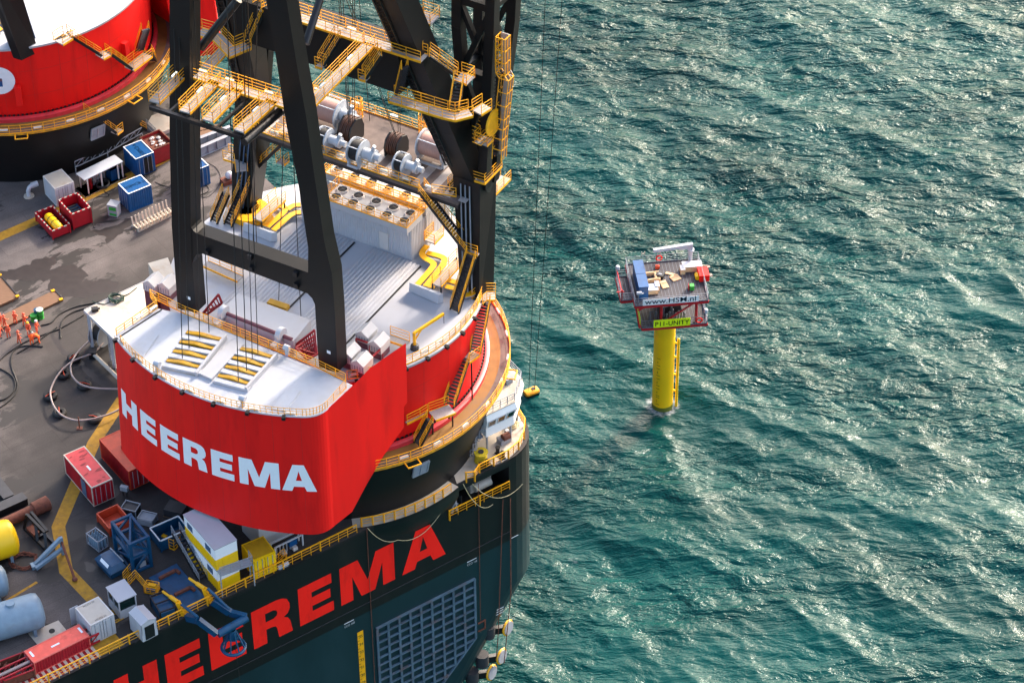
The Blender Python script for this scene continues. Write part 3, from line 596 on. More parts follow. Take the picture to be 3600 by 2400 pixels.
for i in range(9):
    a = L0+(L1-L0)*(i+.5)/9.3; m = M(); m.add([V(((RA+.75*(20.6-z)/14.6+.012)*cos(a+d), (RA+.75*(20.6-z)/14.6+.012)*sin(a+d), z)) for d, z in ((0, 6.1), (.0022, 6.1), (.0022, 20.5), (0, 20.5))], [(0, 1, 2, 3)]); m.obj('plate_seam', SEAM, crane)
m = M(); m.rail([p*.992 for p in TOP[2:]]+[V((CWX-.1, CWY+3.4, ZC))], h=1.05, sp=1.0, w=.045); m.obj('counterweight_railing', YEL, crane)
m = M(); m.rail([LF[0], V((-12.4, -12.9, ZC)), V((-7.8, -13.35, ZC)), V((7.6, -13.6, ZC)), V((CWX-.6, -14.0, ZC))], h=1.05, sp=1.1, w=.05); m.rail([TOP[0]*.99, LF[0]], h=1.05, sp=1., w=.06); m.obj('counterweight_railing', YEL, crane)
m = M(); a = V(TOP[0])+V((0, 0, .05)); m.beam(a+V((.55, .1, 0)), LF[0]+V((.5, 0, .05)), .1, .12); m.obj('gutter', STEEL, crane)
for i in range(1, 40, 6):
    p = TOP[i]; m = M(); m.box(p*1.006-V((0, 0, .35)), (.5, .35, .34), atan2(p.y, p.x)); m.obj('floodlight', STEEL, crane)
    lamp(TOP[i+1]*.985+V((0, 0, .3)), (-p.y, p.x), crane)
lamp(V((LF[0]+TOP[0]))/2+V((.2, .4, .4)), (LF[0]-TOP[0]), crane, True); lamp(LF[0]*.85+TOP[0]*.15+V((.2, .2, .4)), (LF[0]-TOP[0]), crane, True)
# hatch plates on the counterweight deck
def plate(pxs, z=ZC, h=.12, name='hatch_plate', mt=WHITE2):
    q = [K(x, y, z) for x, y in pxs]; m = M(); m.prism([(p.x, p.y) for p in q], z+.02, z+h); return m.obj(name, mt, crane)
plate([(463, 1240), (513, 1168), (558, 1180), (505, 1256)]); plate([(955, 1438), (1012, 1362), (1058, 1375), (1003, 1448)])
# sheave slots with yellow sheave covers
for gx, rows in ((0, [((520, 1222), (715, 1302)), ]), ):
    pass
def slots(qs, nb):
    # qs: photo corners (far-left, far-right, near-right, near-left) of the slot bank
    A, B, Cc_, D = [K(x, y, ZC) for x, y in qs]; m = M(); z = V((0, 0, .03)); m.add([A+z, B+z, Cc_+z, D+z], [(0, 1, 2, 3)]); sl_ = m.obj('sheave_bank', CREAM, crane)
    for e0, e1 in ((B, Cc_),): m = M(); m.beam(e0+V((0, 0, .3)), e1+V((0, 0, .3)), .25, .6); m.obj('bank_wall', WHITE, crane)
    dr = (B-A).normalized(); W_ = (B-A).length; dn = (D-A)
    for i in range(nb):
        t = (i+.35)/nb; o = A+dn*t
        m = M(); m.obox(o+V((0, 0, .06)), dr*W_*.97, dn.normalized()*.55, (0, 0, .06)); m.obj('bank_gap', DGREY if i == 1 else GREY, crane)
        if i < nb-1 or True:
            m = M(); o2 = A+dn*((i+.05)/nb); n = 14
            top = [o2+dr*W_*.96*k/n+V((0, 0, .2+.16*math.exp(-((k/n-.4)/.22)**2))) for k in range(n+1)]; base = [p*1 for p in top]
            for p in base: p.z = ZC+.06
            m.extr(base+top[::-1], dn.normalized()*.42); m.obj('sheave_cover', YELT2, crane)
        m = M(); o3 = A+dn*((i+.62)/nb); m.obox(o3+V((0, 0, .05)), dr*W_*.97, dn.normalized()*.5, (0, 0, .3)); m.obj('sheave_box', WHITE2, crane)
YELT2 = mat('sheave_ochre', (182, 136, 14), .5, var=.1, dirt=(140, 100, 30))
slots([(660, 1165), (795, 1192), (690, 1325), (568, 1296)], 4); slots([(850, 1222), (975, 1255), (865, 1378), (748, 1348)], 4)
# raised flanks between/around the banks
m = M(); q = [K(x, y, ZC) for x, y in ((700, 1320), (745, 1340), (860, 1215), (815, 1200))]; m.prism([(p.x, p.y) for p in q], ZC+.03, ZC+.32); m.obj('spine_box', WHITE, crane)
for x, y in ((555, 1303), (855, 1425), (1010, 1247), (690, 1100)):
    p = K(x, y, ZC); m = M(); m.tube(p, p+V((0, 0, .9)), .22); m.tube(p+V((-.3, 0, .9)), p+V((.3, 0, .9)), .3, 10); m.obj('deck_vent', WHITE2, crane, smooth=40)
for i in range(30):
    a = 2*pi*i/30+.05; m = M(); m.add([V((r*cos(a+q), r*sin(a+q), z)) for q, r, z in ((0, 15.57, 9.4), (.004, 15.57, 9.4), (.004, 15.965, 18.6), (0, 15.965, 18.6))], [(0, 1, 2, 3)]); m.obj('plate_seam', SEAM, crane)
m = M(); m.lathe([(15.71, 12.2), (15.715, 12.26)], 96); m.lathe([(15.84, 15.6), (15.845, 15.66)], 96); m.obj('weld_line', SEAM, crane)
# --- rear legs with cross beam (plane b=-13 .. -11)
def legpoly(pts): return [KB(x, y, -13.0) for x, y in pts]
def extend(P, Q, z): t = (z-P.z)/(Q.z-P.z); return P+(Q-P)*t
def leg(l, r, name, zt=74.0):
    L_ = legpoly(l); R2 = legpoly(r); L_[0:1] = [extend(L_[1], L_[0], zt), L_[0]]; R2[0:1] = [extend(R2[1], R2[0], zt), R2[0]]
    m = M(); m.extr(L_+R2[::-1], V((0, 1.7, 0)))
    return m.obj(name, BLACK, crane)
leg([(596, 0), (596, 500), (604, 800), (625, 1085)], [(667, 0), (667, 470), (670, 775), (675, 920), (690, 1100)], 'rear_leg')
leg([(935, 0), (962, 150), (1005, 430), (1050, 655), (1083, 870), (1083, 1034), (1097, 1048), (1107, 1070), (1116, 1220), (1122, 1290)], [(1007, 0), (1040, 210), (1077, 415), (1104, 610), (1140, 850), (1167, 965), (1177, 1100), (1187, 1310)], 'rear_leg')
m = M(); q = legpoly([(664, 770), (668, 795), (676, 810), (690, 822), (1083, 960), (1092, 962), (1092, 1046), (1083, 1034), (711, 893), (690, 896), (680, 910), (672, 940)]); m.extr([p+V((0, .06, 0)) for p in q], V((0, 1.58, 0))); m.obj('cross_beam', BLACK, crane)
for x, y, lt in ((730, 893, 0), (880, 910, 0), (885, 950, 0), (1040, 970, 0), (1043, 1010, 0)):
    p = KB(x, y, -13.1); m = M(); m.box(p, (.45, .4, .5)); m.obj('floodlight', STEEL, crane)
for x, y in ((658, 1050), (1150, 1240)):
    p = KB(x, y, -13.02); m = M(); m.obox(p, (.4, 0, 0), (0, -.02, 0), (0, 0, .35)); m.obj('leg_plaque', TEXTW, crane)
# struts rising from the cross-walk to the legs
m = M(); m.tube(KB(838, 0, -8), KB(705, 170, -10.5), .42, 12); m.obj('bracing_strut', STEEL, crane, smooth=40)
m = M(); m.tube(KB(1125, 0, -6), KB(1075, 155, -9.5), .36, 12); m.obj('bracing_strut', STEEL, crane, smooth=40)
# --- front columns, boom feet
def column(sx):
    m = M(); s = sx; z0, z1 = 17.8, 32.0
    lo = [(12.9, 4.6), (15.0, 4.6), (15.3, 6.9), (14.3, 7.4), (12.9, 6.9)]; hi = [(11.3, 6.2), (14.4, 6.2), (14.5, 9.2), (13.6, 9.5), (11.3, 9.2)]
    vs = [(s*a, b, z0) for a, b in lo]+[(s*a, b, z1) for a, b in hi]; n = 5
    m.add(vs, [tuple(range(n-1, -1, -1)), tuple(range(n, 2*n))]+[(i, (i+1) % n, n+(i+1) % n, n+i) for i in range(n)])
    o = m.obj('boom_column', BLACK, crane)
    m = M()
    for k in range(3): m.path([(s*(13.3+.5*k), 4.45, 19.2), (s*(12.8+.5*k), 5.2, 25), (s*(12.3+.5*k), 6.0, 31.5)], .08, 5)
    m.obj('pipe_run', GREY if sx > 0 else BLUESH, o)
BLUESH = mat('blue_grey_pipe', (70, 92, 118), .5)
column(1); column(-1)
def fleg(sx):
    A_, B_ = V((12.75, 7.7, 30.6)), V((6.75, -6.0, 75)); A_.x *= sx; B_.x *= sx
    d = (B_-A_).normalized(); xx = V((1, 0, 0)); xx = (xx-d*xx.dot(d)).normalized(); yy = d.cross(xx)
    m = M(); a, b = 1.5, 1.3; n = 4
    vs = [A_+xx*p+yy*q for p, q in ((-a*.7, -b*.7), (a*.7, -b*.7), (a*.7, b*.7), (-a*.7, b*.7))]+[A_+d*9+xx*p+yy*q for p, q in ((-a, -b), (a, -b), (a, b), (-a, b))]+[B_+xx*p+yy*q for p, q in ((-a, -b), (a, -b), (a, b), (-a, b))]
    m.add(vs, [(0, 3, 2, 1), (8, 9, 10, 11)]+[(i+4*k, (i+1) % 4+4*k, (i+1) % 4+4+4*k, i+4+4*k) for k in (0, 1) for i in range(4)])
    o = m.obj('front_leg', BLACK, crane)
    m = M(); e = yy if yy.y < 0 else -yy
    for w in (-1.15, -.35): m.beam(A_+d*4+e*(b+.12)+xx*w, B_+e*(b+.12)+xx*w, .1, .14)
    for i in range(46):
        t = A_+d*(4+i*.9)+e*(b+.12); m.beam(t+xx*-1.15, t+d*.45+xx*-.35, .06)
        m.beam(t+xx*-.35+d*.45, t+d*.9+xx*-1.15, .06)
    m.obj('cable_ladder', STEEL, o)
fleg(1); fleg(-1)
# upper cross beam between front legs (under the walkway at z 49.5)
m = M(); m.obox((-9.2, .6, 44.4), (18.4, 0, 0), (0, 2.8, 0), (0, 0, 4.7)); m.obj('upper_cross_beam', BLACK, crane)
# boom: two box girders with lattice bracing, hinged on the columns and rising forward
def boom(sx):
    A_ = V((13.5, 8.0, 31)); dr = V((0, cos(radians(86)), sin(radians(86)))); rg = V((1, 0, 0)); up = rg.cross(dr)
    def P(s, a, c): k = min(1, .4+s/18*.6) if s < 18 else 1+(s-18)*.004; return V((sx*(A_.x+a*k), 0, 0))+V((0, A_.y, A_.z))+dr*s+up*c*k
    for a, c in ((-1.8, -2.0), (1.8, -2.0), (-1.8, 2.0), (1.8, 2.0)):
        m = M(); m.beam(P(0, a, c), P(18, a, c), 1.0, 1.0, up=(1, 0, 0)); m.beam(P(18, a, c), P(58, a, c), 1.0, 1.0, up=(1, 0, 0)); m.obj('boom_chord', BLACK, crane)
    m = M()
    for i in range(6):
        s = 5+i*8
        for a in (-1.8, 1.8): m.beam(P(s, a, -2), P(s+8, a, 2), .5); m.beam(P(s, a, -2), P(s, a, 2), .5)
        for c in (-2, 2): m.beam(P(s, -1.8, c), P(s+8, 1.8, c), .55); m.beam(P(s+8, -1.8, c), P(s+8, 1.8, c), .8); m.beam(P(s+8, -1.8, c), P(s+4, 0, c), .5)
    m.obj('boom_lattice', BLACK, crane)
    m = M(); m.tube(P(0, -2.6, 0), P(0, 2.6, 0), .9, 20); m.obj('boom_hinge', STEEL, crane, smooth=40)
    for t in (0.0, 3.2): m = M(); m.tube(P(9+t*4, -1.8, -2.6), P(9+t*4, -.6, -2.6), .6, 16); m.obj('boom_sheave', STEEL, crane, smooth=40)
boom(1); boom(-1)
# caged catwalk beside the right boom foot
cp = [KB(x, y, 7.6) for x, y in ((1778, 118), (1778, 245), (1790, 262), (1775, 400), (1768, 470), (1764, 545))]
w = M(); 
for a, b in zip(cp, cp[1:]): w.beam(a, b, .95, .1, up=(0, 1, 0))
cw_ = w.obj('boom_catwalk', GRAT, crane); r = M()
for a, b in zip(cp, cp[1:]):
    n = max(1, round((b-a).length/1.5))
    for q in (-.5, .5):
        for h in (0, .5, 1.0): r.beam(a+V((q, -h, 0)), b+V((q, -h, 0)), .07)
    for i in range(n):
        p = a+(b-a)*i/n
        for q in (-.5, .5): r.beam(p+V((q, 0, 0)), p+V((q, -1.0, 0)), .07)
        r.beam(p+V((-.5, -1.0, 0)), p+V((.5, -1.0, 0)), .07)
r.obj('railing', YEL, cw_)
cp2 = [KB(x, y, 7.2) for x, y in ((1755, 260), (1748, 420), (1742, 545))]; m = M()
for a, b in zip(cp2, cp2[1:]):
    m.beam(a, b, .5, .3, up=(0, 1, 0))
    for i in range(12): p = a+(b-a)*i/12; m.beam(p+V((-.35, -.2, 0)), p+V((.35, -.2, .25)), .08)
m.obj('cable_tray', STEEL, crane)
cp3 = [KB(x, y, 6.6) for x, y in ((1742, 150), (1765, 135), (1765, 235), (1742, 245))]; r = M()
for a, b in zip(cp3, cp3[1:]+cp3[:1]): r.beam(a, b, .08)
for i in range(1, 6): r.beam(cp3[0]+(cp3[3]-cp3[0])*i/6, cp3[1]+(cp3[2]-cp3[1])*i/6, .07)
r.obj('ladder_guard', YEL, crane)
# ------------------------------------------------------------------ roof furniture of the main crane
def roofpanel(a0, a1, b0, b1, z=ZR):
    m = M(); n = int((a1-a0)/.42); pr = []
    for i in range(n): x = a0+(a1-a0)*i/n; q = (a1-a0)/n; pr += [(x, .1), (x+q*.25, .1), (x+q*.45, .2), (x+q*.75, .2), (x+q*.95, .1)]
    pr.append((a1, .1)); k = len(pr)
    vs = [V((a, b0, z+h)) for a, h in pr]+[V((a, b1, z+h)) for a, h in pr]
    m.add(vs, [(i, i+1, k+i+1, k+i) for i in range(k-1)]); m.obox((a0, b0, z+.01), (a1-a0, 0, 0), (0, b1-b0, 0), (0, 0, .08))
    m.mi = 1; m.obox((a1, b0, z+.01), (.16, 0, 0), (0, b1-b0, 0), (0, 0, .1)); return m.obj('corrugated_panel', [WHITE, STEEL], crane)
P2 = K(1477, 936, ZR); P1 = K(1299, 872, ZR); roofpanel(P1.x, P2.x, -9.5, (P1.y+P2.y)/2)
Pr = K(1130, 967, ZR); Pl = K(910, 930, ZR); Pt = K(1232, 848, ZR); roofpanel(Pl.x, Pr.x, -9.0, Pt.y)
def wedge(f0, f1, n0, n1, z=ZR, h=1.15):
    A_, B_ = K(*f0, z+h), K(*f1, z+h); C_, D_ = K(*n1, z+.05), K(*n0, z+.05); d = V((0, 0, 1))
    m = M(); A0 = V((A_.x, A_.y, z+.02)); B0 = V((B_.x, B_.y, z+.02)); D2 = D_+(A0-D_)*.25+V((0, 0, h*.96)); C2 = C_+(B0-C_)*.25+V((0, 0, h*.96))
    m.add([A0, B0, C_, D_, A_, B_, C2, D2], [(0, 1, 2, 3), (4, 7, 6, 5), (0, 4, 5, 1), (1, 5, 6, 2), (2, 6, 7, 3), (3, 7, 4, 0)]); return m.obj('tray_cover', WHITE2, crane)
wedge((868, 783), (973, 818), (855, 812), (953, 850)); wedge((1450, 994), (1558, 1032), (1437, 1023), (1538, 1068))
def tray(pts, w=.62, z=ZR+.55):
    p = [K(x, y, z) for x, y in pts]; q = [p[0]]
    for i in range(1, len(p)-1):
        a, b = (p[i-1]-p[i]), (p[i+1]-p[i]); ra = min(1.1, a.length*.45); rb = min(1.1, b.length*.45); s = p[i]+a.normalized()*ra; e = p[i]+b.normalized()*rb
        q += [s*(1-t)**2+p[i]*2*t*(1-t)+e*t*t for t in (0, .25, .5, .75, 1)]
    q.append(p[-1]); m = M(); m.ribbon(q, w, .08); m.mi = 1; m.ribbon([v-V((0, 0, .1)) for v in q], w*.9, .2)
    for v in q[::2]: m.tube(V((v.x, v.y, ZR)), v-V((0, 0, .3)), .05, 5)
    return m.obj('cable_tray_cover', [YELT, GREY], crane)
for t in ([(1502, 862), (1482, 886), (1488, 903), (1522, 921), (1526, 934), (1467, 1000)], [(1500, 887), (1562, 902), (1564, 922), (1497, 1005)], [(1575, 984), (1640, 1000), (1652, 1012)], [(1566, 1004), (1620, 1020)], [(1575, 976), (1536, 975), (1516, 1011)], [(1630, 1037), (1662, 1030), (1668, 1013)],
          [(962, 808), (1029, 747), (1068, 745)], [(939, 796), (1005, 740), (1000, 725), (965, 716)], [(1010, 735), (1032, 719), (1064, 719)], [(930, 793), (957, 766), (940, 752)]): tray(t)
for px, py, r in ((880, 737, 2.0), (866, 727, 1.3)):
    p = K(px, py, ZR+.7); m = M(); m.tube(p-V((0, 0, .7)), p, r, 20); m.obj('round_tray_cover', YELT, crane, smooth=40)
walkway(crane, [K(905, 771, 20.6), K(988, 696, 20.6)], 1.2); walkway(crane, [K(1535, 1003, 20.3), K(1622, 908, 20.3)], 1.0)
for px, py in ((905, 771), (985, 700), (1535, 1003), (1620, 911)):
    p = K(px, py, 20.5); m = M()
    for dx in (-.5, .5): m.beam((p.x+dx, p.y, ZR), (p.x+dx, p.y, p.z), .12)
    m.obj('walkway_leg', STEEL, crane)
stair(crane, K(801, 795, ZR), K(868, 640, 22.6), 1.0); walkway(crane, [K(868, 632, 22.6), K(880, 604, 22.6)], 1.3)
stair(crane, K(890, 606, 22.7), K(1010, 490, 28.7), 1.0); stair(crane, K(752, 783, ZR), K(795, 680, 21.6), .9)
stair(crane, K(1650, 884, 24.3), K(1481, 665, 30), 1.1); walkway(crane, [K(1640, 868, 24.3), K(1690, 884, 24.3)], 1.3)
stair(crane, K(1598, 1096, ZR), K(1657, 902, 24.3), 1.1)
for px, py in ((1645, 872), (1686, 882)): p = K(px, py, 24.2); m = M(); m.beam((p.x, p.y, ZR-.2), p, .18); m.obj('stair_post', STEEL, crane)
# stairs down the red wall to the ring walkway
LA, LB, LC = K(1722, 1052, ZR), K(1657, 1248, 14.9), K(1545, 1446, 11.5)
walkway(crane, [K(1678, 1060, ZR), K(1700, 1040, ZR), K(1742, 1040, ZR)], 1.3); stair(crane, LB+V((.2, .5, 0)), LA-V((.2, .6, 0)), 1.1)
walkway(crane, [LB+V((0, .6, 0)), LB-V((.3, .9, 0))], 1.5); stair(crane, K(1579, 1428, 11.5), LB-V((.3, .8, 0)), 1.1)
walkway(crane, [K(1590, 1436, 11.5), K(1520, 1462, 11.5)], 1.5, 'R'); stair(crane, K(1466, 1566, 9.05), K(1512, 1478, 11.5), 1.0); walkway(crane, [K(1420, 1478, 11.6), K(1465, 1455, 11.6), K(1490, 1440, 11.6)], 1.1)
for P in (LB, K(1590, 1436, 11.4), K(1520, 1462, 11.4)): m = M(); m.beam(P, (P.x*.97, P.y*.97, P.z-1.6), .15); m.beam((P.x, P.y, P.z), (P.x, P.y, 9.0), .12); m.obj('bracket', STEEL, crane)
# davit
p = K(1458, 1226, ZR); m = M(); m.tube(p, p+V((0, 0, 2.1)), .16, 10); m.beam(p+V((0, 0, 2.0)), K(1560, 1103, ZR+2.3), .2, .3); m.beam(p+V((0, 0, 1.0)), (p+V((0, 0, 2.0)))*.72+K(1560, 1103, ZR+2.3)*.28, .12); dv = m.obj('davit', YELT, crane)
m = M(); m.lathe([(.45, 0), (.4, .5), (.2, .6)], 10, c=p); m.obj('davit_base', DGREY, dv); t = K(1560, 1103, ZR+2.3); m = M(); m.tube(t, t-V((0, 0, 1.2)), .035, 5); m.obj('hook_line', ROPEM, dv)
# white drum house between the legs, with a dark shaft and two lugs
q = [K(x, y, 20.9) for x, y in ((837, 1031), (1092, 1124), (1032, 1198), (768, 1101))]; m = M(); m.prism([(v.x, v.y) for v in q], ZR+.01, 20.9); m.obj('drum_house', WHITE, crane)
m = M(); m.tube(K(795, 1101, 21.0), K(1026, 1193, 21.0), .2, 10); m.obj('drum_shaft', MAROON, crane, smooth=40)
for x, y in ((786, 1104), (987, 1181)):
    p = K(x, y, 21.0); m = M(); m.tube(p+V((-.25, 0, .2)), p+V((.25, 0, .2)), .75, 16); m.obox(p+V((-.25, -1.5, -.9)), (.5, 0, 0), (0, 1.9, 0), (0, 0, .8)); m.obj('shaft_lug', WHITE2, crane, smooth=40)
m = M(); a, b = K(945, 1062, 19.4), K(1012, 1084, 19.4); m.beam(a, b, .7, .5); m.obj('sheave_cover', YELT2, crane)
def redframe(pts, n=6):
    A_, B_, C_, D_ = [K(*q) for q in pts]; m = M()
    for s, e in ((A_, B_), (B_, C_), (C_, D_), (D_, A_)): m.beam(s, e, .18)
    for i in range(1, n): t = i/n; m.beam(A_+(B_-A_)*t, D_+(C_-D_)*t, .12)
    m.beam(A_, C_, .1); return m.obj('red_frame', REDD, crane)
redframe([(714, 1100, 19.5), (768, 1035, 21.5), (780, 1065, 20.2), (728, 1105, 19.5)]); redframe([(1036, 1215, 20.0), (1106, 1160, 21.5), (1112, 1245, 20), (1080, 1260, 19)], 9); redframe([(1040, 1222, 20.8), (1080, 1262, 20.0), (1115, 1245, 20), (1106, 1180, 20)], 5)
# gabled air vents
def vent(px, py, z=20.7):
    p = K(px, py, z); m = M(); w_, d_ = 1.5, 1.7; b = V((p.x, p.y, 0)); zb = 17.4
    m.mi = 1; m.box((p.x, p.y, zb), (w_*.92, d_*.92, z-zb-.9)); m.mi = 0; m.box((p.x, p.y, z-.9), (w_, d_, .9))
    g = [V((-w_/2, 0, z)), V((0, 0, z+.55)), V((w_/2, 0, z))]; m.extr([V((p.x+v.x, p.y-d_/2-.05, v.z)) for v in g], (0, d_+.1, 0)); m.mi = 2
    for i in range(5): m.obox((p.x-.65+i*.3, p.y-d_/2-.012, z-.8), (.12, 0, 0), (0, .01, 0), (0, 0, .6))
    return m.obj('air_vent', [CREAMW, MAROON, GREY], crane)
CREAMW = mat('vent_white', (198, 194, 190), .5, var=.04)
for q in ((1288, 1162), (1332, 1196), (1230, 1232), (1272, 1264)): vent(*q)
for q in ((540, 985), (590, 992)): vent(*q)
m = M(); Z_ = 21.6
Z_ = 20.4; fr = [K(1252, 1190, Z_), K(1343, 1222, Z_), K(1300, 1262, Z_)]
for a, b in zip(fr, fr[1:]): m.beam(a, b, .16)
for a in fr: m.beam((a.x, a.y, 19), a, .14)
m.beam((fr[0]+fr[1])/2, fr[2], .12); m.obj('red_frame', REDD, crane)
q = [K(x, y, 19.6) for x, y in ((520, 925), (590, 905), (612, 960), (560, 990))]; m = M(); m.prism([(v.x, v.y) for v in q], ZR-1, 19.6); m.obj('plant_box', CREAM, crane)
walkway(crane, [K(722, 925, 19.8), K(845, 980, 19.8)], 1.0, 'L'); walkway(crane, [K(1365, 1185, 20.0), K(1432, 1208, 20.0)], .9, 'L')
# ------------------------------------------------------------------ cooler house
f0 = K(1449, 917, ZR); f1 = K(1165, 800, ZR); bf = f0.y; al, ar = -7.4, f0.x; H_ = 4.0
m = M(); corrugated(m, (al, bf, ZR), (1, 0, 0), ar-al, (0, 0, 1), H_, (0, -1, 0)); corrugated(m, (ar, bf, ZR), (0, 1, 0), 2.6, (0, 0, 1), H_, (1, 0, 0)); m.obox((al, bf+.06, ZR), (ar-al-.06, 0, 0), (0, 2.6, 0), (0, 0, H_)); ch = m.obj('cooler_house', WHITE2, crane)
m = M(); c = KB(1350, 865, bf-.08); m.obox((c.x-.55, bf-.09, ZR+.3), (1.1, 0, 0), (0, .08, 0), (0, 0, 2.1)); m.obj('house_hatch', CREAMW, ch)
m = M()
for i in range(60): m.obox((al+.1+i*(ar-al-.2)/60, bf+.15, ZR+H_+.01), (.1, 0, 0), (0, 1.0, 0), (0, 0, .1))
m.obj('louvre', GREY, ch)
ZF = ZR+H_+1.0
def cooler(a0, a1, b0, b1, fans):
    m = M(); m.obox((a0, b0, ZF-.75), (a1-a0, 0, 0), (0, b1-b0, 0), (0, 0, .75))
    for i in range(7):
        x = a0+.1+(a1-a0-.2)*i/6; m.beam((x, b0+.15, ZR+H_), (x, b0+.15, ZF-.7), .18)
    o = m.obj('cooler_bank', WHITE, crane)
    for px, py in fans:
        p = K(px, py, ZF+.2); m = M(); m.lathe([(.62, 0), (.55, .22), (.5, .22), (.5, .06), (.001, .06)], 18, c=(p.x, p.y, ZF+.003)); m.mi = 1; m.lathe([(.49, .08), (.001, .085)], 18, c=(p.x, p.y, ZF))
        m.mi = 2
        for k in range(6): a = k*pi/3; m.beam((p.x, p.y, ZF+.15), (p.x+.46*cos(a), p.y+.46*sin(a), ZF+.12), .16, .03)
        m.tube((p.x, p.y, ZF+.05), (p.x, p.y, ZF+.2), .13, 8); m.obj('fan', [CREAMW, STEEL, DGREY], o, smooth=40)
    r = M(); r.rail([(a0, b1, ZF), (a0, b0, ZF), (a1, b0, ZF), (a1, b1, ZF)], h=1.0, sp=.75, w=.045); r.obj('railing', YEL, o)
k = 3.336
rowA = [(1242, 710), (1300, 731), (1360, 752), (1422, 773), (1182, 688)]; rowB = [(1260, 685), (1323, 706), (1383, 727), (1443, 748), (1204, 664)]
rowC = [(1248, 616), (1308, 637), (1368, 659), (1428, 682), (1486, 703), (1189, 594)]
pa = [K(x, y, ZF+.2) for x, y in rowA]; pb = [K(x, y, ZF+.2) for x, y in rowB]; pc = [K(x, y, ZF+.2) for x, y in rowC]
cooler(min(v.x for v in pa)-1, max(v.x for v in pb)+.9, min(v.y for v in pa)-.8, max(v.y for v in pb)+.8, rowA+rowB)
cooler(min(v.x for v in pc)-1, max(v.x for v in pc)+.9, min(v.y for v in pc)-.9, max(v.y for v in pc)+1.4, rowC)
ymid = (max(v.y for v in pb)+min(v.y for v in pc))/2; walkway(crane, [(min(v.x for v in pa)-1, ymid, ZF-.2), (max(v.x for v in pc)+.8, ymid, ZF-.2)], 1.0, mat_=YELG)if False else None
YELG = mat('yellow_grating', (226, 170, 66), .6, var=.15, scale=6)
walkway(crane, [(min(v.x for v in pa)-1, ymid, ZF-.2), (max(v.x for v in pc)+.8, ymid, ZF-.2)], 1.0, mat_=YELG)
m = M(); xe = max(v.x for v in pc)+.9; corrugated(m, (xe, min(v.y for v in pc)-.9, ZR), (0, 1, 0), 4.5, (0, 0, 1), H_, (1, 0, 0)); m.obox((xe-1.2, min(v.y for v in pc)-.9, ZR), (1.15, 0, 0), (0, 4.5, 0), (0, 0, H_)); m.obj('cooler_house', CREAMW, crane)
q = K(1510, 850, 20.5); walkway(crane, [q, q+V((0, 1.8, 0))], 1.2, ends='a')
# ------------------------------------------------------------------ winch platform
ZW = 30.0
m = M(); m.obox((-12.6, 4.9, ZW-.35), (25.2, 0, 0), (0, 8.6, 0), (0, 0, .35)); m.mi = 1
m.obox((-12.6, 4.9, ZW-.75), (25.2, 0, 0), (0, .4, 0), (0, 0, .39)); m.obox((-12.6, 13.1, ZW-1.3), (25.2, 0, 0), (0, .4, 0), (0, 0, .94)); wp = m.obj('winch_platform', [RINGD, STEEL], crane)
m = M()
for i in range(14): m.obox((-11+i*1.8, 5.2, ZW+.003), (.9, 0, 0), (0, 4.2 if i % 3 else 2.5, 0), (0, 0, .01))
m.obj('deck_plates', CREAM2, wp) if False else m.obj('deck_plates', GRAT, wp)
r = M(); r.rail([(-12.5, 5.0, ZW), (8.2, 5.0, ZW)], sp=1.2); r.rail([(9.6, 5.0, ZW), (12.0, 5.6, ZW)], sp=1.2); r.rail([(-12.5, 13.3, ZW), (12.5, 13.3, ZW)], sp=1.5); r.obj('railing', YEL, wp)
for i in range(8): lamp(V((-9+i*2.6, 5.15, ZW+.4)), (1, 0), crane)
for i in range(5): lamp(V((-9+i*4.6, 13.1, ZW+.7)), (1, 0), crane, True)
def winch(px, py, r, L, big, z=ZW):
    c = K(px, py, z+r+.35); c.z = z+r+.35; o = M()
    for s in (-1, 1):
        o.tube(c+V((s*L/2-.06, 0, 0)), c+V((s*L/2+.06, 0, 0)), r*1.12, 18); o.obox((c.x+s*L/2-.12, c.y-r*.8, z+.02), (.24, 0, 0), (0, r*1.6, 0), (0, 0, r+.3))
    for s in (-1, 1): o.beam((c.x-L/2, c.y+s*r*.95, z+.25), (c.x+L/2, c.y+s*r*.95, z+.25), .16, .25); o.beam((c.x-L/2, c.y+s*r*.75, c.z+r*.8), (c.x+L/2, c.y+s*r*.75, c.z+r*.8), .08)
    w_ = o.obj('winch', GREYW, crane, smooth=40)
    d = M(); n = 28 if big else 10
    d.lathe([(r*.9+(.03 if i % 2 else 0), -L/2+.1+(L-.2)*i/n) for i in range(n+1)], 22); d = map_m(d, lambda p: c+V((p.z, p.x, p.y))); d.obj('winch_drum', COPPER if big else RUBBER, w_, smooth=60)
    g = M(); e = c+V((L/2+.1, 0, 0)); g.tube(e, e+V((.9, 0, 0)), r*.5, 12); g.tube(e+V((.9, 0, 0)), e+V((1.3, 0, 0)), r*.62, 12); g.tube(e+V((1.3, 0, 0)), e+V((1.9, 0, 0)), r*.34, 10); g.tube(e+V((1.0, 0, r*.4)), e+V((1.3, 0, r*1.1)), .2, 8); g.obj('winch_motor', GREYW, w_, smooth=40)
GREYW = mat('winch_grey', (176, 182, 190), .4, var=.06)
winch(1150, 385, 1.35, 3.3, True); winch(1530, 515, 1.3, 2.9, True); winch(1258, 530, 1.15, 1.2, False); winch(1412, 573, .95, 1.0, False); winch(1142, 483, .95, 1.0, False)
SHV = mat('sheave_brown', (78, 48, 36), .6, var=.3, scale=3)
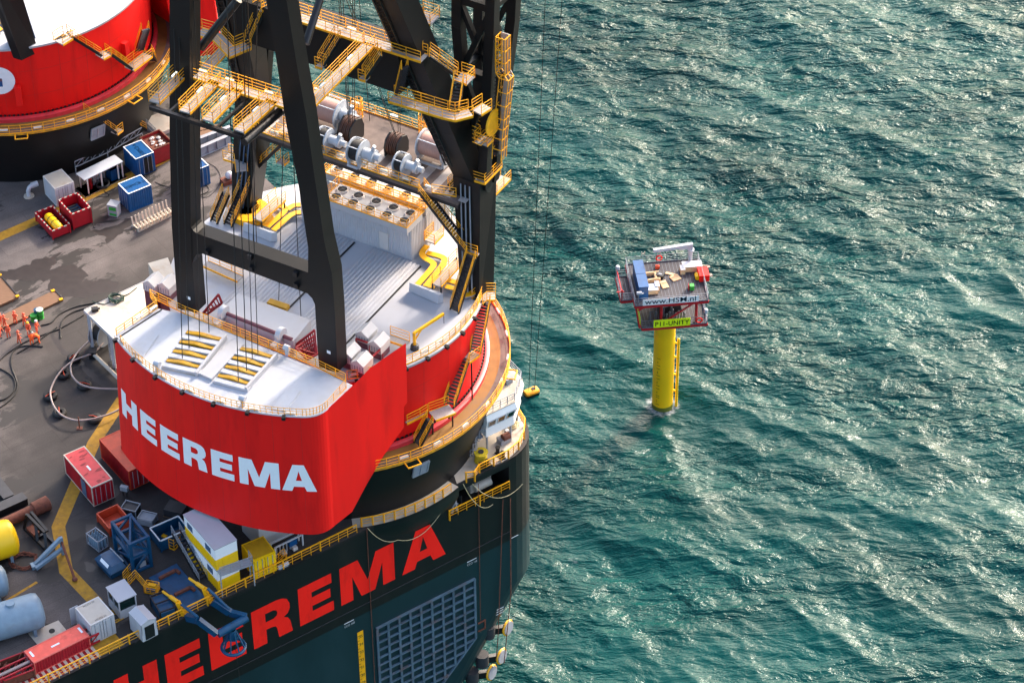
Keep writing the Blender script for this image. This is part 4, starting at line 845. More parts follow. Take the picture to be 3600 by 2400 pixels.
def block(px, py, r):
    c = K(px, py, ZW+r); c.z = ZW+r*.95; m = M()
    for s in (-.7, .7): m.extr([V((c.x+s-.08, c.y+y*r, c.z+z*r)) for y, z in ((-.9, -.95), (.9, -.95), (1.0, 0), (.7, .75), (0, 1.05), (-.7, .75), (-1.0, 0))], (.16, 0, 0))
    o = m.obj('rope_block', STEEL, crane); d = M()
    for i in range(6): d.tube(c+V((-.55+i*.2, 0, 0)), c+V((-.45+i*.2, 0, 0)), r*(1.0+.05*(i % 2)), 20)
    d.obj('sheaves', SHV, o, smooth=40)
block(1232, 452, 1.35); block(1393, 505, 1.15)
for px, py in ((1262, 415), (1487, 470)):     # caged ladders at the far edge
    c = K(px, py, ZW); m = M(); ds_ = [V((cos(a)*.42, sin(a)*.42, 0)) for a in [i*pi/4 for i in range(9)]]
    for z in (.2, 1.0, 1.8, 2.4): m.path([c+d+V((0, 0, z)) for d in ds_], .04, 4)
    for d in ds_[:-1]: m.beam(c+d+V((0, 0, .1)), c+d+V((0, 0, 2.4)), .05)
    m.obj('ladder_cage', YEL, crane)
# platforms round the right column
def loop(pts, z, w=1.1, sides='LR', **k): return walkway(crane, [K(x, y, z) for x, y in pts], w, sides, **k)
stair(crane, K(1578, 664, 30.0), K(1650, 592, 32.2), 1.0); loop([(1655, 612), (1694, 624), (1742, 575)], 32.2, 1.5); loop([(1616, 690), (1690, 712), (1778, 622)], 27.5, 1.2); loop([(1620, 690), (1612, 655)], 27.5, .9)
m = M()
for x, y in ((1625, 675), (1662, 688)):
    p = K(x, y, 28.4); m.obox((p.x-.6, p.y, 27.8), (1.2, 0, 0), (0, .1, 0), (0, 0, 1.5))
m.obj('cabinet', STEEL, crane)
loop([(1690, 505), (1712, 482)], 38.2, 1.4, ends='a'); loop([(1676, 395), (1712, 372)], 45.3, 1.2); 
m = M()
for z in range(8): p = K(1668, 500-z*13, 38.4+z*.0); m.beam(K(1660, 498-z*14, 38.4), K(1690, 512-z*14, 38.4), .06); m.beam(K(1690, 512-z*14, 38.4), K(1712, 490-z*14, 38.4), .06)
m.obj('ladder_rungs', YEL, crane)
p = K(1733, 430, 40); m = M(); m.tube(p, p+V((.15, 0, 0)), 1.4, 20); m.obj('half_guard', YELT, crane, smooth=40)
# left column platforms
loop([(795, 548), (845, 562), (850, 600)], 25.0, 1.2); loop([(985, 452), (1012, 462)], 30.5, 1.2); loop([(1002, 560), (985, 575)], 27, 1.0)
loop([(726, 238), (795, 168)], 41, 1.2)
# high walkways
ZA = 49.5
def P49(*pts, w=1.15, sides='LR', lam=None, lit=False, z=ZA, ends=''):
    q = [K(x, y, z) for x, y in pts]; walkway(crane, q, w, sides, ends=ends); d = q[1]-q[0]
    for t in (lam or []): lamp(q[0]+d*t+V((0, 0, .5)), d, crane, lit)
    return q
P49((640, 247), (1068, 386), lam=(.18, .4, .72), lit=True); q = P49((1060, 396), (1300, 152), lam=(.3, .7)); P49((646, 252), (542, 358), ends='b', lam=(.3,), lit=True)
for a, b in (((758, 284), (649, 393)), ((838, 312), (730, 424)), ((960, 352), (840, 460))): P49(a, b, ends='b', lam=(.5,), lit=(a[0] < 800))
m = M(); A_, B_ = K(528, 378, 49.0), K(850, 483, 49.0); m.beam(A_, B_, .35, .4); m.beam(K(640, 260, 48.9), K(1065, 395, 48.9), .3, .4)
for t in (0, .2, .36, .55, .72, .97): m.beam(A_+(B_-A_)*t, A_+(B_-A_)*t+V((0, 5.2, 0)), .22, .3)
m.obj('walkway_frame', STEEL, crane); m = M(); m.tube(K(858, 500, 48.5), K(985, 392, 48.5), .42, 14); m.obj('rope_guide', STEEL, crane, smooth=40)
P49((1030, 52), (1290, 140), (1492, 205), w=1.3, lam=(.3, .8), lit=True)
P49((770, -40), (690, -60)); P1_ = K(1500, 62, 51.8); walkway(crane, [P1_-V((.9, 0, 0)), P1_+V((.9, 0, 0))], 1.7, ends='b'); stair(crane, K(1470, 190, ZA), P1_-V((.2, .9, 0)), .9)
P0_ = K(1384, 32, 54.0); walkway(crane, [P0_-V((.9, 0, 0)), P0_+V((.9, 0, 0))], 1.7); stair(crane, P1_-V((.9, -.2, 0)), P0_+V((.9, .2, 0)), .9)
P2_ = K(1632, 275, 47.4); walkway(crane, [P2_-V((.7, 0, 0)), P2_+V((.7, 0, 0))], 1.5, ends='b'); stair(crane, P2_-V((.8, -.2, 0)), K(1512, 192, ZA), .9); ZL = 45.3
stair(crane, K(1597, 395, ZL), P2_-V((.1, .8, 0)), .9)
loop([(1376, 345), (1565, 402), (1600, 410), (1655, 396)], ZL, 1.2); stair(crane, K(1403, 328, ZL), K(1424, 238, 48.6), .9)
for b, t in (((1280, 272), (1335, 190)), ((1128, 228), (1188, 130))): stair(crane, K(*b, 47.2), K(*t, 49.3), .8); loop([(b[0]-12, b[1]-2), (b[0]+12, b[1]+6)], 47.2, .8)
loop([(700, 112), (764, 130), (815, 184), (872, 160)], ZL, 1.2); stair(crane, K(872, 150, ZL), K(922, 30, 48.6), .9); loop([(905, 30), (950, 8)], 48.8, 1.3)
# ------------------------------------------------------------------ ropes
def ropeset(pairs, r=.045):
    for a, b in pairs: m = M(); m.tube(a, b, r, 6); m.obj('wire_rope', ROPEM, crane)
cw = [(641, 1260, 609), (665, 1226, 625), (702, 1188, 670), (735, 1168, 680), (838, 1339, 797), (867, 1303, 820), (887, 1260, 851), (907, 1242, 862)]
ropeset([(K(x, y, ZC+.4), KB(x2, -10, -12.4)) for x, y, x2 in cw])
ropeset([(K(x, y, 19.6), KB(x2, -10, -10.5)) for x, y, x2 in ((890, 860, 905), (980, 1055, 1010), (1058, 1110, 1005), (905, 930, 870))])
ropeset([(K(x, y, ZW+2.6), KB(x2, -10, 1.0)) for x, y, x2 in ((1225, 430, 1190), (1228, 432, 1196), (1232, 432, 1205), (1390, 480, 1215), (1394, 482, 1225), (1240, 428, 1240), (1246, 428, 1247), (1300, 425, 1262))], .035)
ropeset([(K(x, y, ZW), KB(x2, -10, 9.0)) for x, y, x2 in ((1400, 470, 1395), (1407, 470, 1402), (1518, 500, 1524))], .03)
# ------------------------------------------------------------------ second crane, behind
C2 = V((-57.6, 284.2, 0)); ROT2 = radians(-144.5-90)
crane2 = thing('heavy_lift_crane', 'farther crane at the upper left, red round house with a white disc', 'crane', C2, ROT2)
for ch in list(crane.children):
    n = ch.name.split('.')[0]
    if n in ('tub', 'ring_walkway', 'ring_deck_stain', 'slew_ring', 'ring_railing', 'house_wall', 'plate_seam', 'weld_line', 'house_roof', 'roof_railing', 'counterweight', 'counterweight_deck', 'front_leg', 'boom_column', 'hoist_bracket', 'cable_tray_cover'): copy_tree(ch, crane2)
    if n == 'light_fixture' and abs(ch.location.z-9.35) < .01: copy_tree(ch, crane2)
def l2(P): q = P-C2; c, s = cos(-ROT2), sin(-ROT2); return V((q.x*c-q.y*s, q.x*s+q.y*c, q.z))
def K2(x, y, z): return l2(G(x, y, z))
walkway(crane2, [K2(205, 150, 19), K2(240, 128, 19)], 1.5); stair(crane2, K2(352, 190, 15.2), K2(243, 122, 19), 1.1); walkway(crane2, [K2(350, 200, 15.2), K2(376, 186, 15.2)], 1.5)
stair(crane2, K2(455, 238, 11.8), K2(382, 186, 15.2), 1.1); walkway(crane2, [K2(455, 242, 11.8), K2(520, 192, 11.8)], 1.4); stair(crane2, K2(535, 215, 9.1), K2(520, 185, 11.8), 1.0)
stair(crane2, K2(490, 180, 12), K2(512, 105, 17), .9)
stair(crane2, K2(400, 462, 4.6), K2(306, 396, 8.9), 1.1); walkway(crane2, [K2(392, 464, 4.6), K2(412, 448, 4.6)], 1.8); stair(crane2, K2(505, 452, .6), K2(408, 398, 4.8), 1.1)
# disc with a square emblem on the red wall
m = M(); pc = KC(-6, 286, 16.0, C2); e = (pc-C2); e.z = 0; e.normalize(); t = V((-e.y, e.x, 0)); up = V((0, 0, 1)); r = 1.85
def disc(off, x, z):
    th = x/15.9; c_, s_ = cos(th), sin(th); n_ = V((e.x*c_-e.y*s_, e.x*s_+e.y*c_, 0)); return l2(C2+n_*(15.82+off+(pc.z+z-9.3)*.035*0)+V((0, 0, pc.z+z)))
m.add([disc(.1, 0, 0)]+[disc(.1, r*cos(a*pi/24), r*sin(a*pi/24)) for a in range(48)], [(0, i+1, (i+1) % 48+1) for i in range(48)]); m.obj('wall_emblem', TEXTW, crane2)
m = M(); m.add([disc(.13, x, z) for x, z in ((-.6, -.8), (.42, -.8), (.42, -.1), (-.6, -.1))], [(0, 1, 2, 3)]); m.obj('emblem_square', BLUE, crane2)
m = M(); m.add([disc(.13, x, z) for x, z in ((-.6, -.1), (.42, -.1), (.42, .3), (-.6, .3))], [(0, 1, 2, 3)]); m.obj('emblem_square', MAROON, crane2)
for p0 in (KC(65, 335, 16.2, C2), KC(438, 178, 15.9, C2)):
    q = l2(p0); m = M(); m.box((q.x, q.y, q.z-1.2), (.9, .7, 2.4), atan2(q.y, q.x)); m.obj('wall_bracket', RED, crane2)
# louvred panels on the two tubs
def louvre_panel(px, py, cen, par, f, r=16.9, s=1.7):
    p = KC(px, py, r, cen); e = (p-cen); e.z = 0; e.normalize(); t = V((-e.y, e.x, 0)); o = f(p)
    def q(a, b, d): return f(p+t*a+V((0, 0, b))+e*(d+b*.28))
    m = M()
    for a, b, a2, b2 in ((-s/2, -s/2, s/2, -s/2), (s/2, -s/2, s/2, s/2), (s/2, s/2, -s/2, s/2), (-s/2, s/2, -s/2, -s/2), (0, -s/2, 0, s/2)): m.beam(q(a, b, .25), q(a2, b2, .25), .14, .2)
    for i in range(11): z = -s/2+.1+i*(s-.2)/10; m.beam(q(-s/2, z, .22), q(s/2, z, .22), .09, .1)
    m.obj('louvre_panel', GREY, par)
louvre_panel(1475, 1643, CC, crane, loc); louvre_panel(340, 462, C2, crane2, l2)
# ------------------------------------------------------------------ small white control house on the bow corner
bh = thing('control_house', 'small white control house with slanted windows on posts at the bow corner', 'deckhouse', sh(12, -11, 0), SROT)
def B(u, v, z): return V((u-12, v+11, z))
fp = [(9.5, -13.9), (13.0, -13.9), (15.5, -11.6), (15.8, -7.5), (9.5, -7.5)]; z0, z1, zm = 2.5, 5.6, 3.7
def off(k): return [(9.5-k*.3, -13.9-k), (13.0+k*.5, -13.9-k), (15.5+k, -11.6-k*.3), (15.8+k*.5, -7.5), (9.5-k*.3, -7.5)]
m = M(); lv = [(off(0), z0), (off(.0), zm), (off(.35), 4.9), (off(.15), z1)]
for i in range(3):
    for j in range(5): k = (j+1) % 5; a, b = lv[i], lv[i+1]; m.add([B(*a[0][j], a[1]), B(*a[0][k], a[1]), B(*b[0][k], b[1]), B(*b[0][j], b[1])], [(0, 1, 2, 3)])
m.add([B(*p, z0) for p in off(0)], [(0, 1, 2, 3, 4)]); m.obj('house_wall', LETW, bh)
m = M(); m.prism([tuple(B(*p, 0))[:2] for p in off(.2)], z1+.002, z1+.1); m.obj('house_roof', CREAM, bh)
def win(i, t0, t1):
    a, b = lv[1], lv[2]; j, k = i, (i+1) % 5
    P = lambda t, s: (B(*a[0][j], a[1])*(1-t)+B(*a[0][k], a[1])*t)*(1-s)+(B(*b[0][j], b[1])*(1-t)+B(*b[0][k], b[1])*t)*s
    n = (P(t1, .2)-P(t0, .2)).cross(P(t0, .9)-P(t0, .2)).normalized(); q = [P(t0, .14), P(t1, .14), P(t1, .92), P(t0, .92)]; m = M()
    c = sum((P(x, y) for x, y in ((t0, .5), (t1, .5))), V())/2
    for s, e in zip(q, q[1:]+q[:1]): m.beam(s+n*.03, e+n*.03, .08, .1)
    f = m.obj('window', WHITE2, bh); m = M(); m.extr([v+n*.02 for v in q], n*.02); m.obj('pane', GLASS, f)
for t0, t1 in ((.06, .3), (.38, .62), (.7, .94)): win(0, t0, t1)
win(4, .72, .93); win(4, .45, .66); win(1, .15, .45); win(1, .55, .85)
m = M(); m.rail([B(u, v, z1+.1) for u, v in [(9.5, -8), (9.5, -13.9), (13.1, -13.9), (15.6, -11.6), (15.9, -7.6)]], h=1.0, sp=1.0, w=.06, toe=False); m.obj('railing', GREY, bh)
for u, v in ((9.9, -13.4), (12.9, -13.4), (15.2, -11.3), (9.9, -9), (15.2, -8)): m = M(); m.tube(B(u, v, 0), B(u, v, z0), .12, 8); m.obj('post', GREY, bh)
m = M(); m.tube(B(11.9, -11.8, z1+.1), B(11.9, -11.8, z1+1.3), .33, 12); m.obj('roof_vent', WHITE2, bh, smooth=40); m = M(); m.box(B(14.2, -11.2, z1+.1), (.8, .6, .6)); m.obj('roof_box', GREY, bh)
m = M(); m.tube(B(14.8, -9.5, z1+.1), B(14.8, -9.5, z1+.5), .1); m.sph(B(14.8, -9.5, z1+.8), .35); m.obj('dome', WHITE2, bh, smooth=60)
m = M(); m.path([B(9.2, -13.6, 2.5), B(8.6, -13.9, 2.5), B(8.1, -13.6, 2.5)], .05)
c = B(8.2, -13.0, 0)
for dx in (-.3, .3): m.beam(c+V((dx, 0, -3)), c+V((dx, 0, 3.6)), .07)
for i in range(20): m.beam(c+V((-.3, 0, -2.9+i*.33)), c+V((.3, 0, -2.9+i*.33)), .05)
for z in (.6, 1.4, 2.2, 3.0): m.path([c+V((.5*cos(a*pi/6+pi), -.1+.7*sin(a*pi/6+pi), z)) for a in range(7)], .04, 4)
for a in range(0, 7, 1): m.beam(c+V((.5*cos(a*pi/6+pi), -.1+.7*sin(a*pi/6+pi), .6)), c+V((.5*cos(a*pi/6+pi), -.1+.7*sin(a*pi/6+pi), 3.0)), .05)
m.obj('access_ladder', GREY, bh); m = M(); m.ribbon([B(8.2, -12.9, 2.5), B(9.4, -13.2, 2.5)], 1.0, .1); m.rail([B(8.2, -13.5, 2.5), B(9.4, -13.8, 2.5)], toe=False, sp=.6); m.obj('landing', GREY, bh)
# mooring gear on the bow corner deck
def coil(name, label, P, r, h, mt, grp=None, turns=5):
    t = thing(name, label, 'rope', P, 0, grp); m = M(); pts = []
    for i in range(turns*16): a = i*pi/8; k = i/(turns*16); pts.append(V((r*(1-.55*k)*cos(a), r*(1-.55*k)*sin(a), .08+h*k*(.6+.4*sin(i)))))
    m.path(pts, .07, 5); m.obj('coil', mt, t); return t
coil('rope_coil', 'pale coiled mooring rope nearest the curved yellow bow railing', sh(14.2, -11.6, 0), .8, .5, ROPEY); coil('rope_coil', 'darker brown coiled rope behind the pale coil at the bow railing', sh(14.6, -10.2, 0), .75, .5, RUST)
coil('rope_coil', 'small loose heap of tan rope beside the yellow rope drum', sh(9.0, -13.6, 0), .6, .3, ROPEY)
t = thing('rope_drum', 'upright drum of yellow mooring rope beneath the white control house', 'rope drum', sh(8.6, -14.2, 0), SROT); m = M(); m.lathe([(.01, 1.2), (.75, 1.2), (.62, 1.1), (.66, .2), (.75, 0), (.01, 0)], 20); m.obj('drum', mat('yellow_rope', (196, 170, 30), .9, var=.25, scale=8), t, smooth=50); m = M(); m.lathe([(.3, 1.21), (.3, 1.3), (.01, 1.3)], 12); m.obj('hub', DGREY, t)
t = thing('mooring_bollard', 'pair of black mooring bollards on the bow corner deck', 'bollard', sh(10.6, -14.8, 0), SROT); m = M()
m.box((0, 0, 0), (.5, 1.4, .12)); m.obj('base', STEEL, t)
for dy in (-.45, .45): m = M(); m.lathe([(.2, .12), (.2, .75), (.27, .8), (.27, .9), (.01, .9)], 12, c=(0, dy, 0)); m.obj('post', STEEL, t, smooth=40)
t = thing('capstan_winch', 'small capstan winch with a red drum end by the bow railing', 'winch', sh(12.2, -13.2, 0), SROT); m = M(); m.box((0, 0, 0), (1.3, .9, .6)); m.obj('base', GREY, t); m = M(); m.tube((-.3, -.2, .8), (.5, -.2, .8), .4, 14); m.obj('drum', RUST, t, smooth=40); m = M(); m.box((.6, .3, .6), (.4, .4, .5)); m.obj('motor', WHITE2, t)
t = thing('fairlead_roller', 'black twin roller fairlead set into the hull edge below the control house', 'fairlead', sh(8.2, -15.3, 0), SROT); m = M(); m.box((0, 0, 0), (1.6, .7, .3)); m.obj('base', STEEL, t)
for dx in (-.4, .4): m = M(); m.tube((dx, 0, .3), (dx, 0, .9), .24, 12); m.obj('roller', STEEL, t, smooth=40)
# ------------------------------------------------------------------ deck cargo
def frame_of(A, Bp, Dp, z, L, W):
    a, b, d = G(*A, z), G(*Bp, z), G(*Dp, z); x = (b-a); x.z = 0; x.normalize(); y = V((-x.y, x.x, 0)); s = 1 if (d-a).dot(y) > 0 else -1
    if s < 0: a = a+x*L; x = -x; y = -y           # keep a right handed frame
    return a+x*L/2+y*W/2, atan2(x.y, x.x)
def container(name, label, A, Bp, Dp, L, W, H, wall, roof, rim, z0=0, group=None, cat='container', lid=True, door='x', flat=False):
    c, rz = frame_of(A, Bp, Dp, z0+H, L, W); t = thing(name, label, cat, (c.x, c.y, z0), rz, group); hx, hy = L/2, W/2
    m = M(); e = .06
    for p, u, n, ln in (((-hx+e, -hy+e), (1, 0, 0), (0, -1, 0), L-2*e), ((-hx+e, hy-e), (1, 0, 0), (0, 1, 0), L-2*e), ((-hx+e, -hy+e), (0, 1, 0), (-1, 0, 0), W-2*e), ((hx-e, -hy+e), (0, 1, 0), (1, 0, 0), W-2*e)):
        if flat: m.obox(V((p[0], p[1], .1))-V(n)*.03, V(u)*ln, V(n)*.06, (0, 0, H-.2))
        else: corrugated(m, (p[0], p[1], .1), u, ln, (0, 0, 1), H-.2, n, .3, .045)
    m.obj('wall', wall, t)
    m = M()
    for x in (-1, 1):
        for y in (-1, 1): m.obox((x*hx-(.12 if x > 0 else 0), y*hy-(.12 if y > 0 else 0), 0), (.12, 0, 0), (0, .12, 0), (0, 0, H))
    for y in (-1, 1):
        for z in (0, H-.12): m.obox((-hx+.12, y*hy-(.12 if y > 0 else 0), z), (L-.24, 0, 0), (0, .12, 0), (0, 0, .12))
    for x in (-1, 1):
        for z in (0, H-.12): m.obox((x*hx-(.12 if x > 0 else 0), -hy+.12, z), (.12, 0, 0), (0, W-.24, 0), (0, 0, .12))
    m.obj('frame', rim, t)
    if lid: m = M(); m.obox((-hx+.12, -hy+.12, H-.08), (L-.24, 0, 0), (0, W-.24, 0), (0, 0, .05)); m.obj('roof', roof, t)
    m = M(); m.obox((-hx+.05, -hy+.05, .05), (L-.1, 0, 0), (0, W-.1, 0), (0, 0, .05)); m.obj('floor', DGREY, t)
    if lid:
        for y in (-1, 1):
            m = M(); m.obox((hx+.012, y*W*.24-W*.22, .18), (.05, 0, 0), (0, W*.44, 0), (0, 0, H-.36)); d = m.obj('door', wall, t)
            m = M(); m.beam((hx+.09, y*W*.12, .2), (hx+.09, y*W*.12, H-.2), .045); m.beam((hx+.09, y*W*.34, .2), (hx+.09, y*W*.34, H-.2), .045); m.obj('lock_bar', GREY, d)
    return t
def decal(t, x, y, z, w_, h_, face, mt, name='panel', th=.02):
    m = M()
    if face == 'top': m.obox((x-w_/2, y-h_/2, z), (w_, 0, 0), (0, h_, 0), (0, 0, th))
    elif face in ('-y', '+y'): s = -1 if face == '-y' else 1; m.obox((x-w_/2, y, z), (w_, 0, 0), (0, s*th, 0), (0, 0, h_))
    else: s = -1 if face == '-x' else 1; m.obox((x, y-w_/2, z), (s*th, 0, 0), (0, w_, 0), (0, 0, h_))
    return m.obj(name, mt, t)
REDROOF = SALMON
t = container('shipping_container', 'red shipping container with a pink roof full of dark dents and white rim', (222, 1598), (321, 1715), (289, 1569), 6.06, 2.44, 2.6, CRIM, SALMON, CREAM)
rg = random.Random(3); m = M()
for i in range(12):
    x, y = rg.uniform(-2.6, 2.6), rg.uniform(-.8, .8); a = rg.uniform(-.4, .4)+pi/2; l, w_ = rg.uniform(.3, .9), rg.uniform(.15, .3); n = 10
    m = M(); m.add([(x+l/2*cos(k*2*pi/n)*cos(a)-w_/2*sin(k*2*pi/n)*sin(a), y+l/2*cos(k*2*pi/n)*sin(a)+w_/2*sin(k*2*pi/n)*cos(a), 2.576+i*.0015) for k in range(n)], [tuple(range(n))]); m.obj('roof_dent', REDD, t)
m = M(); decal(t, .2, 0, 2.575, .8, .2, 'top', TEXTW, 'roof_number')
for x in (0,): decal(t, 1.2, -1.25 if True else 0, .2, 1.0, 2.1, '-y', BLUESH, 'blue_door')
t = container('shipping_container', 'orange ribbed shipping container half hidden under the red counterweight', (348, 1543), (447, 1652), (429, 1516), 6.06, 2.44, 2.6, REDD, ORANGE, ORANGE)
m = M(); m.box((.3, .5, 2.6), (1.8, .8, .3), .2); o = m.obj('tarpaulin_bundle', RUBBER); c_ = t.matrix_basis @ V((.0, .1, 0)); o.parent = None; o.matrix_basis = t.matrix_basis.copy(); tag(o, 'black tarpaulin bundle lying on the orange ribbed container roof', 'tarpaulin')
c, rz = frame_of((348, 1543), (447, 1652), (429, 1516), 2.6, 6.06, 2.44)
t2 = copy_tree(t); t2['label'] = 'dark red container close beside the orange ribbed one, under the counterweight edge'; t2.location = t.matrix_basis @ V((.6, 2.5, 0)) if (t.matrix_basis @ V((0, 2.5, 0))).x > t.location.x else t.matrix_basis @ V((.6, -2.5, 0))
YS = dict(A=(645, 1807), Bp=(757, 1934), Dp=(696, 1787))
def two_tone(name, label, z0, H):
    c, rz = frame_of(YS['A'], YS['Bp'], YS['Dp'], 5.7, 6.06, 2.44); t = thing(name, label, 'cabin', (c.x, c.y, z0), rz, 'stacked site cabins'); hx, hy = 3.03, 1.22
    for z, h, mt, nm in ((.02, H*.48, PYEL, 'lower_wall'), (.02+H*.48, H*.5, LETW, 'upper_wall')):
        m = M()
        for p, u, n, ln in (((-hx, -hy), (1, 0, 0), (0, -1, 0), 6.06), ((-hx, hy), (1, 0, 0), (0, 1, 0), 6.06)): corrugated(m, (p[0], p[1], z), u, ln, (0, 0, 1), h, n, .3, .05)
        for x in (-1, 1): m.obox((x*hx-(.04 if x > 0 else 0), -hy, z), (.04, 0, 0), (0, 2.44, 0), (0, 0, h))
        m.obj(nm, mt, t)
    m = M(); m.obox((-hx-.03, -hy-.06, H-.1), (6.12, 0, 0), (0, 2.56, 0), (0, 0, .1)); m.obj('roof', WHITE, t)
    for y in (-1, 1):
        for x in (-1.8, 1.7): m = M(); m.obox((x-.5, y*(hy+.06)-.02, H*.58), (1.0, 0, 0), (0, .04, 0), (0, 0, .75)); w_ = m.obj('window', BLUESH, t)
    for x in (-1, 1): m = M(); m.obox((x*hx-.02, -.5, .1), (.05, 0, 0), (0, .95, 0), (0, 0, H*.46-.1)); m.obj('door', PYEL, t)
    return t
two_tone('site_cabin', 'lower white and yellow cabin, beneath its twin by the hull railing', 0, 2.85); ty = two_tone('site_cabin', 'upper white and yellow cabin stacked on its twin, grey flat roof', 2.85, 2.85)
t = thing('access_stair', 'grey steel stair and balcony leading up to the upper white and yellow cabin', 'stair', ty.location-V((0, 0, 2.85)), ty.rotation_euler.z)
iv = lambda P: (Matrix.Rotation(-ty.rotation_euler.z, 3, 'Z') @ (P-t.location))
a, b = iv(G(716, 2040, 0)), iv(G(618, 1868, 2.9)); m = M(); s_ = stair(t, a, b, .9, rails=False); r = M(); n = V((-(b-a).y, (b-a).x, 0)).normalized()*.45
for s in (-1, 1): r.rail([a+n*s, b+n*s], toe=False, sp=1.1, w=.05)
r.obj('railing', GREY, s_)
p1, p2 = iv(G(768, 2012, 2.9)), iv(G(882, 1972, 2.9)); m = M(); m.ribbon([p1, p2], 1.0, .1); bl = m.obj('balcony', GREY, t); r = M(); dn = V(((p2-p1).y, -(p2-p1).x, 0)).normalized()*.5
dn = dn if iv(G(800, 2040, 2.9)).y*0+(iv(G(830, 2040, 2.9))-(p1+p2)/2).dot(dn) > 0 else -dn
r.rail([p1+dn, p2+dn], toe=False, sp=1.); r.rail([p2+dn, p2-dn], toe=False)
for p in (p1+dn, p2+dn, p2-dn): r.beam((p.x, p.y, 0), p, .1)
r.obj('railing', GREY, bl)
t = container('equipment_container', 'short plain yellow container next to the white and yellow cabins', (848, 1914), (884, 1961), (911, 1879), 2.6, 2.44, 2.6, PYEL, mat('dirty_yellow', (196, 148, 20), .6, dirt=(140, 104, 30), dirt_amt=.7), PYEL, flat=True)
def bluebox(label, A, Bp, Dp, txt, flip, logo=True):
    t = container('equipment_container', label, A, Bp, Dp, 2.99, 2.44, 2.6, BLUE, BLUE, BLUE, group='blue equipment containers'); 
    m = M()
    for y in (-1, 1): m.obox((-1.5, y*1.16-.06, 2.6), (3.0, 0, 0), (0, .12, 0), (0, 0, .03))
    for x in (-1, 1): m.obox((x*1.44-.06, -1.1, 2.6), (.12, 0, 0), (0, 2.2, 0), (0, 0, .03))
    m.obj('white_rim', TEXTW, t)
    if txt:
        tm = text_mesh(txt, .62, .004); w_ = max(v[0] for v in tm.v); f = -1 if flip else 1
        map_m(tm, lambda p: V((f*(p.x-w_/2), f*(p.z-.22), 2.585))).obj('roof_lettering', TEXTW, t)
    if logo:
        decal(t, .5, -1.28, 1.0, .95, .55, '-y', TEXTW, 'sticker'); decal(t, .3, -1.305, 1.15, .28, .28, '-y', INK, 'sticker_mark'); decal(t, .68, -1.305, 1.15, .34, .2, '-y', YELT, 'sticker_bar')
        m = M()
        for x in (.75, 1.05): m.tube((x, -1.28, 1.9), (x, -1.3, 1.9), .08, 10)
        m.obj('round_mark', TEXTW, t)
    return t
bluebox('blue container lettered DSMCS-4 with open dark doorway, next to the rusty bin', (432, 517), (484, 569), (488, 491), 'DSMCS-4', True, False)
bluebox('blue container lettered DSMCS-2 with a white sticker, nearest of the blue ones', (414, 646), (489, 616), (451, 680), 'DSMCS-2', True)
bluebox('blue container seen between the black legs of the near crane', (624, 563), (676, 613), (679, 539), '', False)
t = [o for o in COL.objects if o.get('label', '').startswith('blue container lettered DSMCS-4')][0]
decal(t, 1.53, .35, .15, 1.1, 2.2, '+x', STEEL, 'doorway', .03)
def bin_(name, label, A, Bp, Dp, L, W, H, mt, rim=None, z0=0, striped=False, cat='basket', inner=None):
    c, rz = frame_of(A, Bp, Dp, z0+H, L, W); t = thing(name, label, cat, (c.x, c.y, z0), rz); hx, hy = L/2, W/2
    m = M(); m.obox((-hx, -hy, .08), (L, 0, 0), (0, W, 0), (0, 0, .06))
    for y in (-1, 1): m.obox((-hx, y*hy-(.06 if y > 0 else 0), .1), (L, 0, 0), (0, .06, 0), (0, 0, H-.1))
    for x in (-1, 1): m.obox((x*hx-(.06 if x > 0 else 0), -hy+.07, .1), (.06, 0, 0), (0, W-.14, 0), (0, 0, H-.1))
    for x in (-1, 1):
        for y in (-1, 1): m.beam((x*hx, y*hy, 0), (x*hx, y*hy, H), .14)
    m.obj('body', mt, t); m = M()
    for a, b in (((-hx, -hy), (hx, -hy)), ((hx, -hy), (hx, hy)), ((hx, hy), (-hx, hy)), ((-hx, hy), (-hx, -hy))):
        n = max(1, int(hypot(b[0]-a[0], b[1]-a[1])/.32)) if striped else 1
        for i in range(n):
            m.mi = i % 2 if striped else 0; p = V((a[0]+(b[0]-a[0])*i/n, a[1]+(b[1]-a[1])*i/n, H)); q = V((a[0]+(b[0]-a[0])*(i+1)/n, a[1]+(b[1]-a[1])*(i+1)/n, H)); m.beam(p, q, .13, .1)
    m.obj('rim', [rim or mt, CRIM], t)
    if inner: m = M(); m.obox((-hx+.1, -hy+.1, .15), (L-.2, 0, 0), (0, W-.2, 0), (0, 0, .05)); m.obj('floor', inner, t)
    return t
t = bin_('cargo_basket', 'long low open red basket carrying a yellow cylinder', (124, 748), (192, 822), (186, 722), 4.1, 2.2, 1.2, CRIM, CREAM, striped=True, inner=STEEL)
P0, P1_ = G(165, 757, .95), G(212, 806, .95); y_ = thing('buoyancy_cylinder', 'yellow torpedo shaped cylinder lying inside the open red basket', 'cylinder', (P0+P1_)/2-V((0, 0, .75)), atan2((P1_-P0).y, (P1_-P0).x)); hl = (P1_-P0).length/2
m = M(); m.lathe([(.02, -hl), (.35, -hl+.06), (.55, -hl+.35), (.55, hl-.35), (.35, hl-.06), (.02, hl)], 18); map_m(m, lambda p: V((p.z, p.x, p.y+.75))).obj('body', PYEL, y_, smooth=50)
m = M()
for x in (-.5, .35): m.lathe([(.565, x-.05), (.565, x+.05)], 18)
map_m(m, lambda p: V((p.z, p.x, p.y+.75))).obj('strap', STEEL, y_)
t = bin_('cargo_basket', 'tall red open frame with red and white striped rim and dark machinery inside', (207, 703), (259, 760), (265, 680), 3.2, 2.3, 2.2, CRIM, CREAM, striped=True, inner=STEEL)
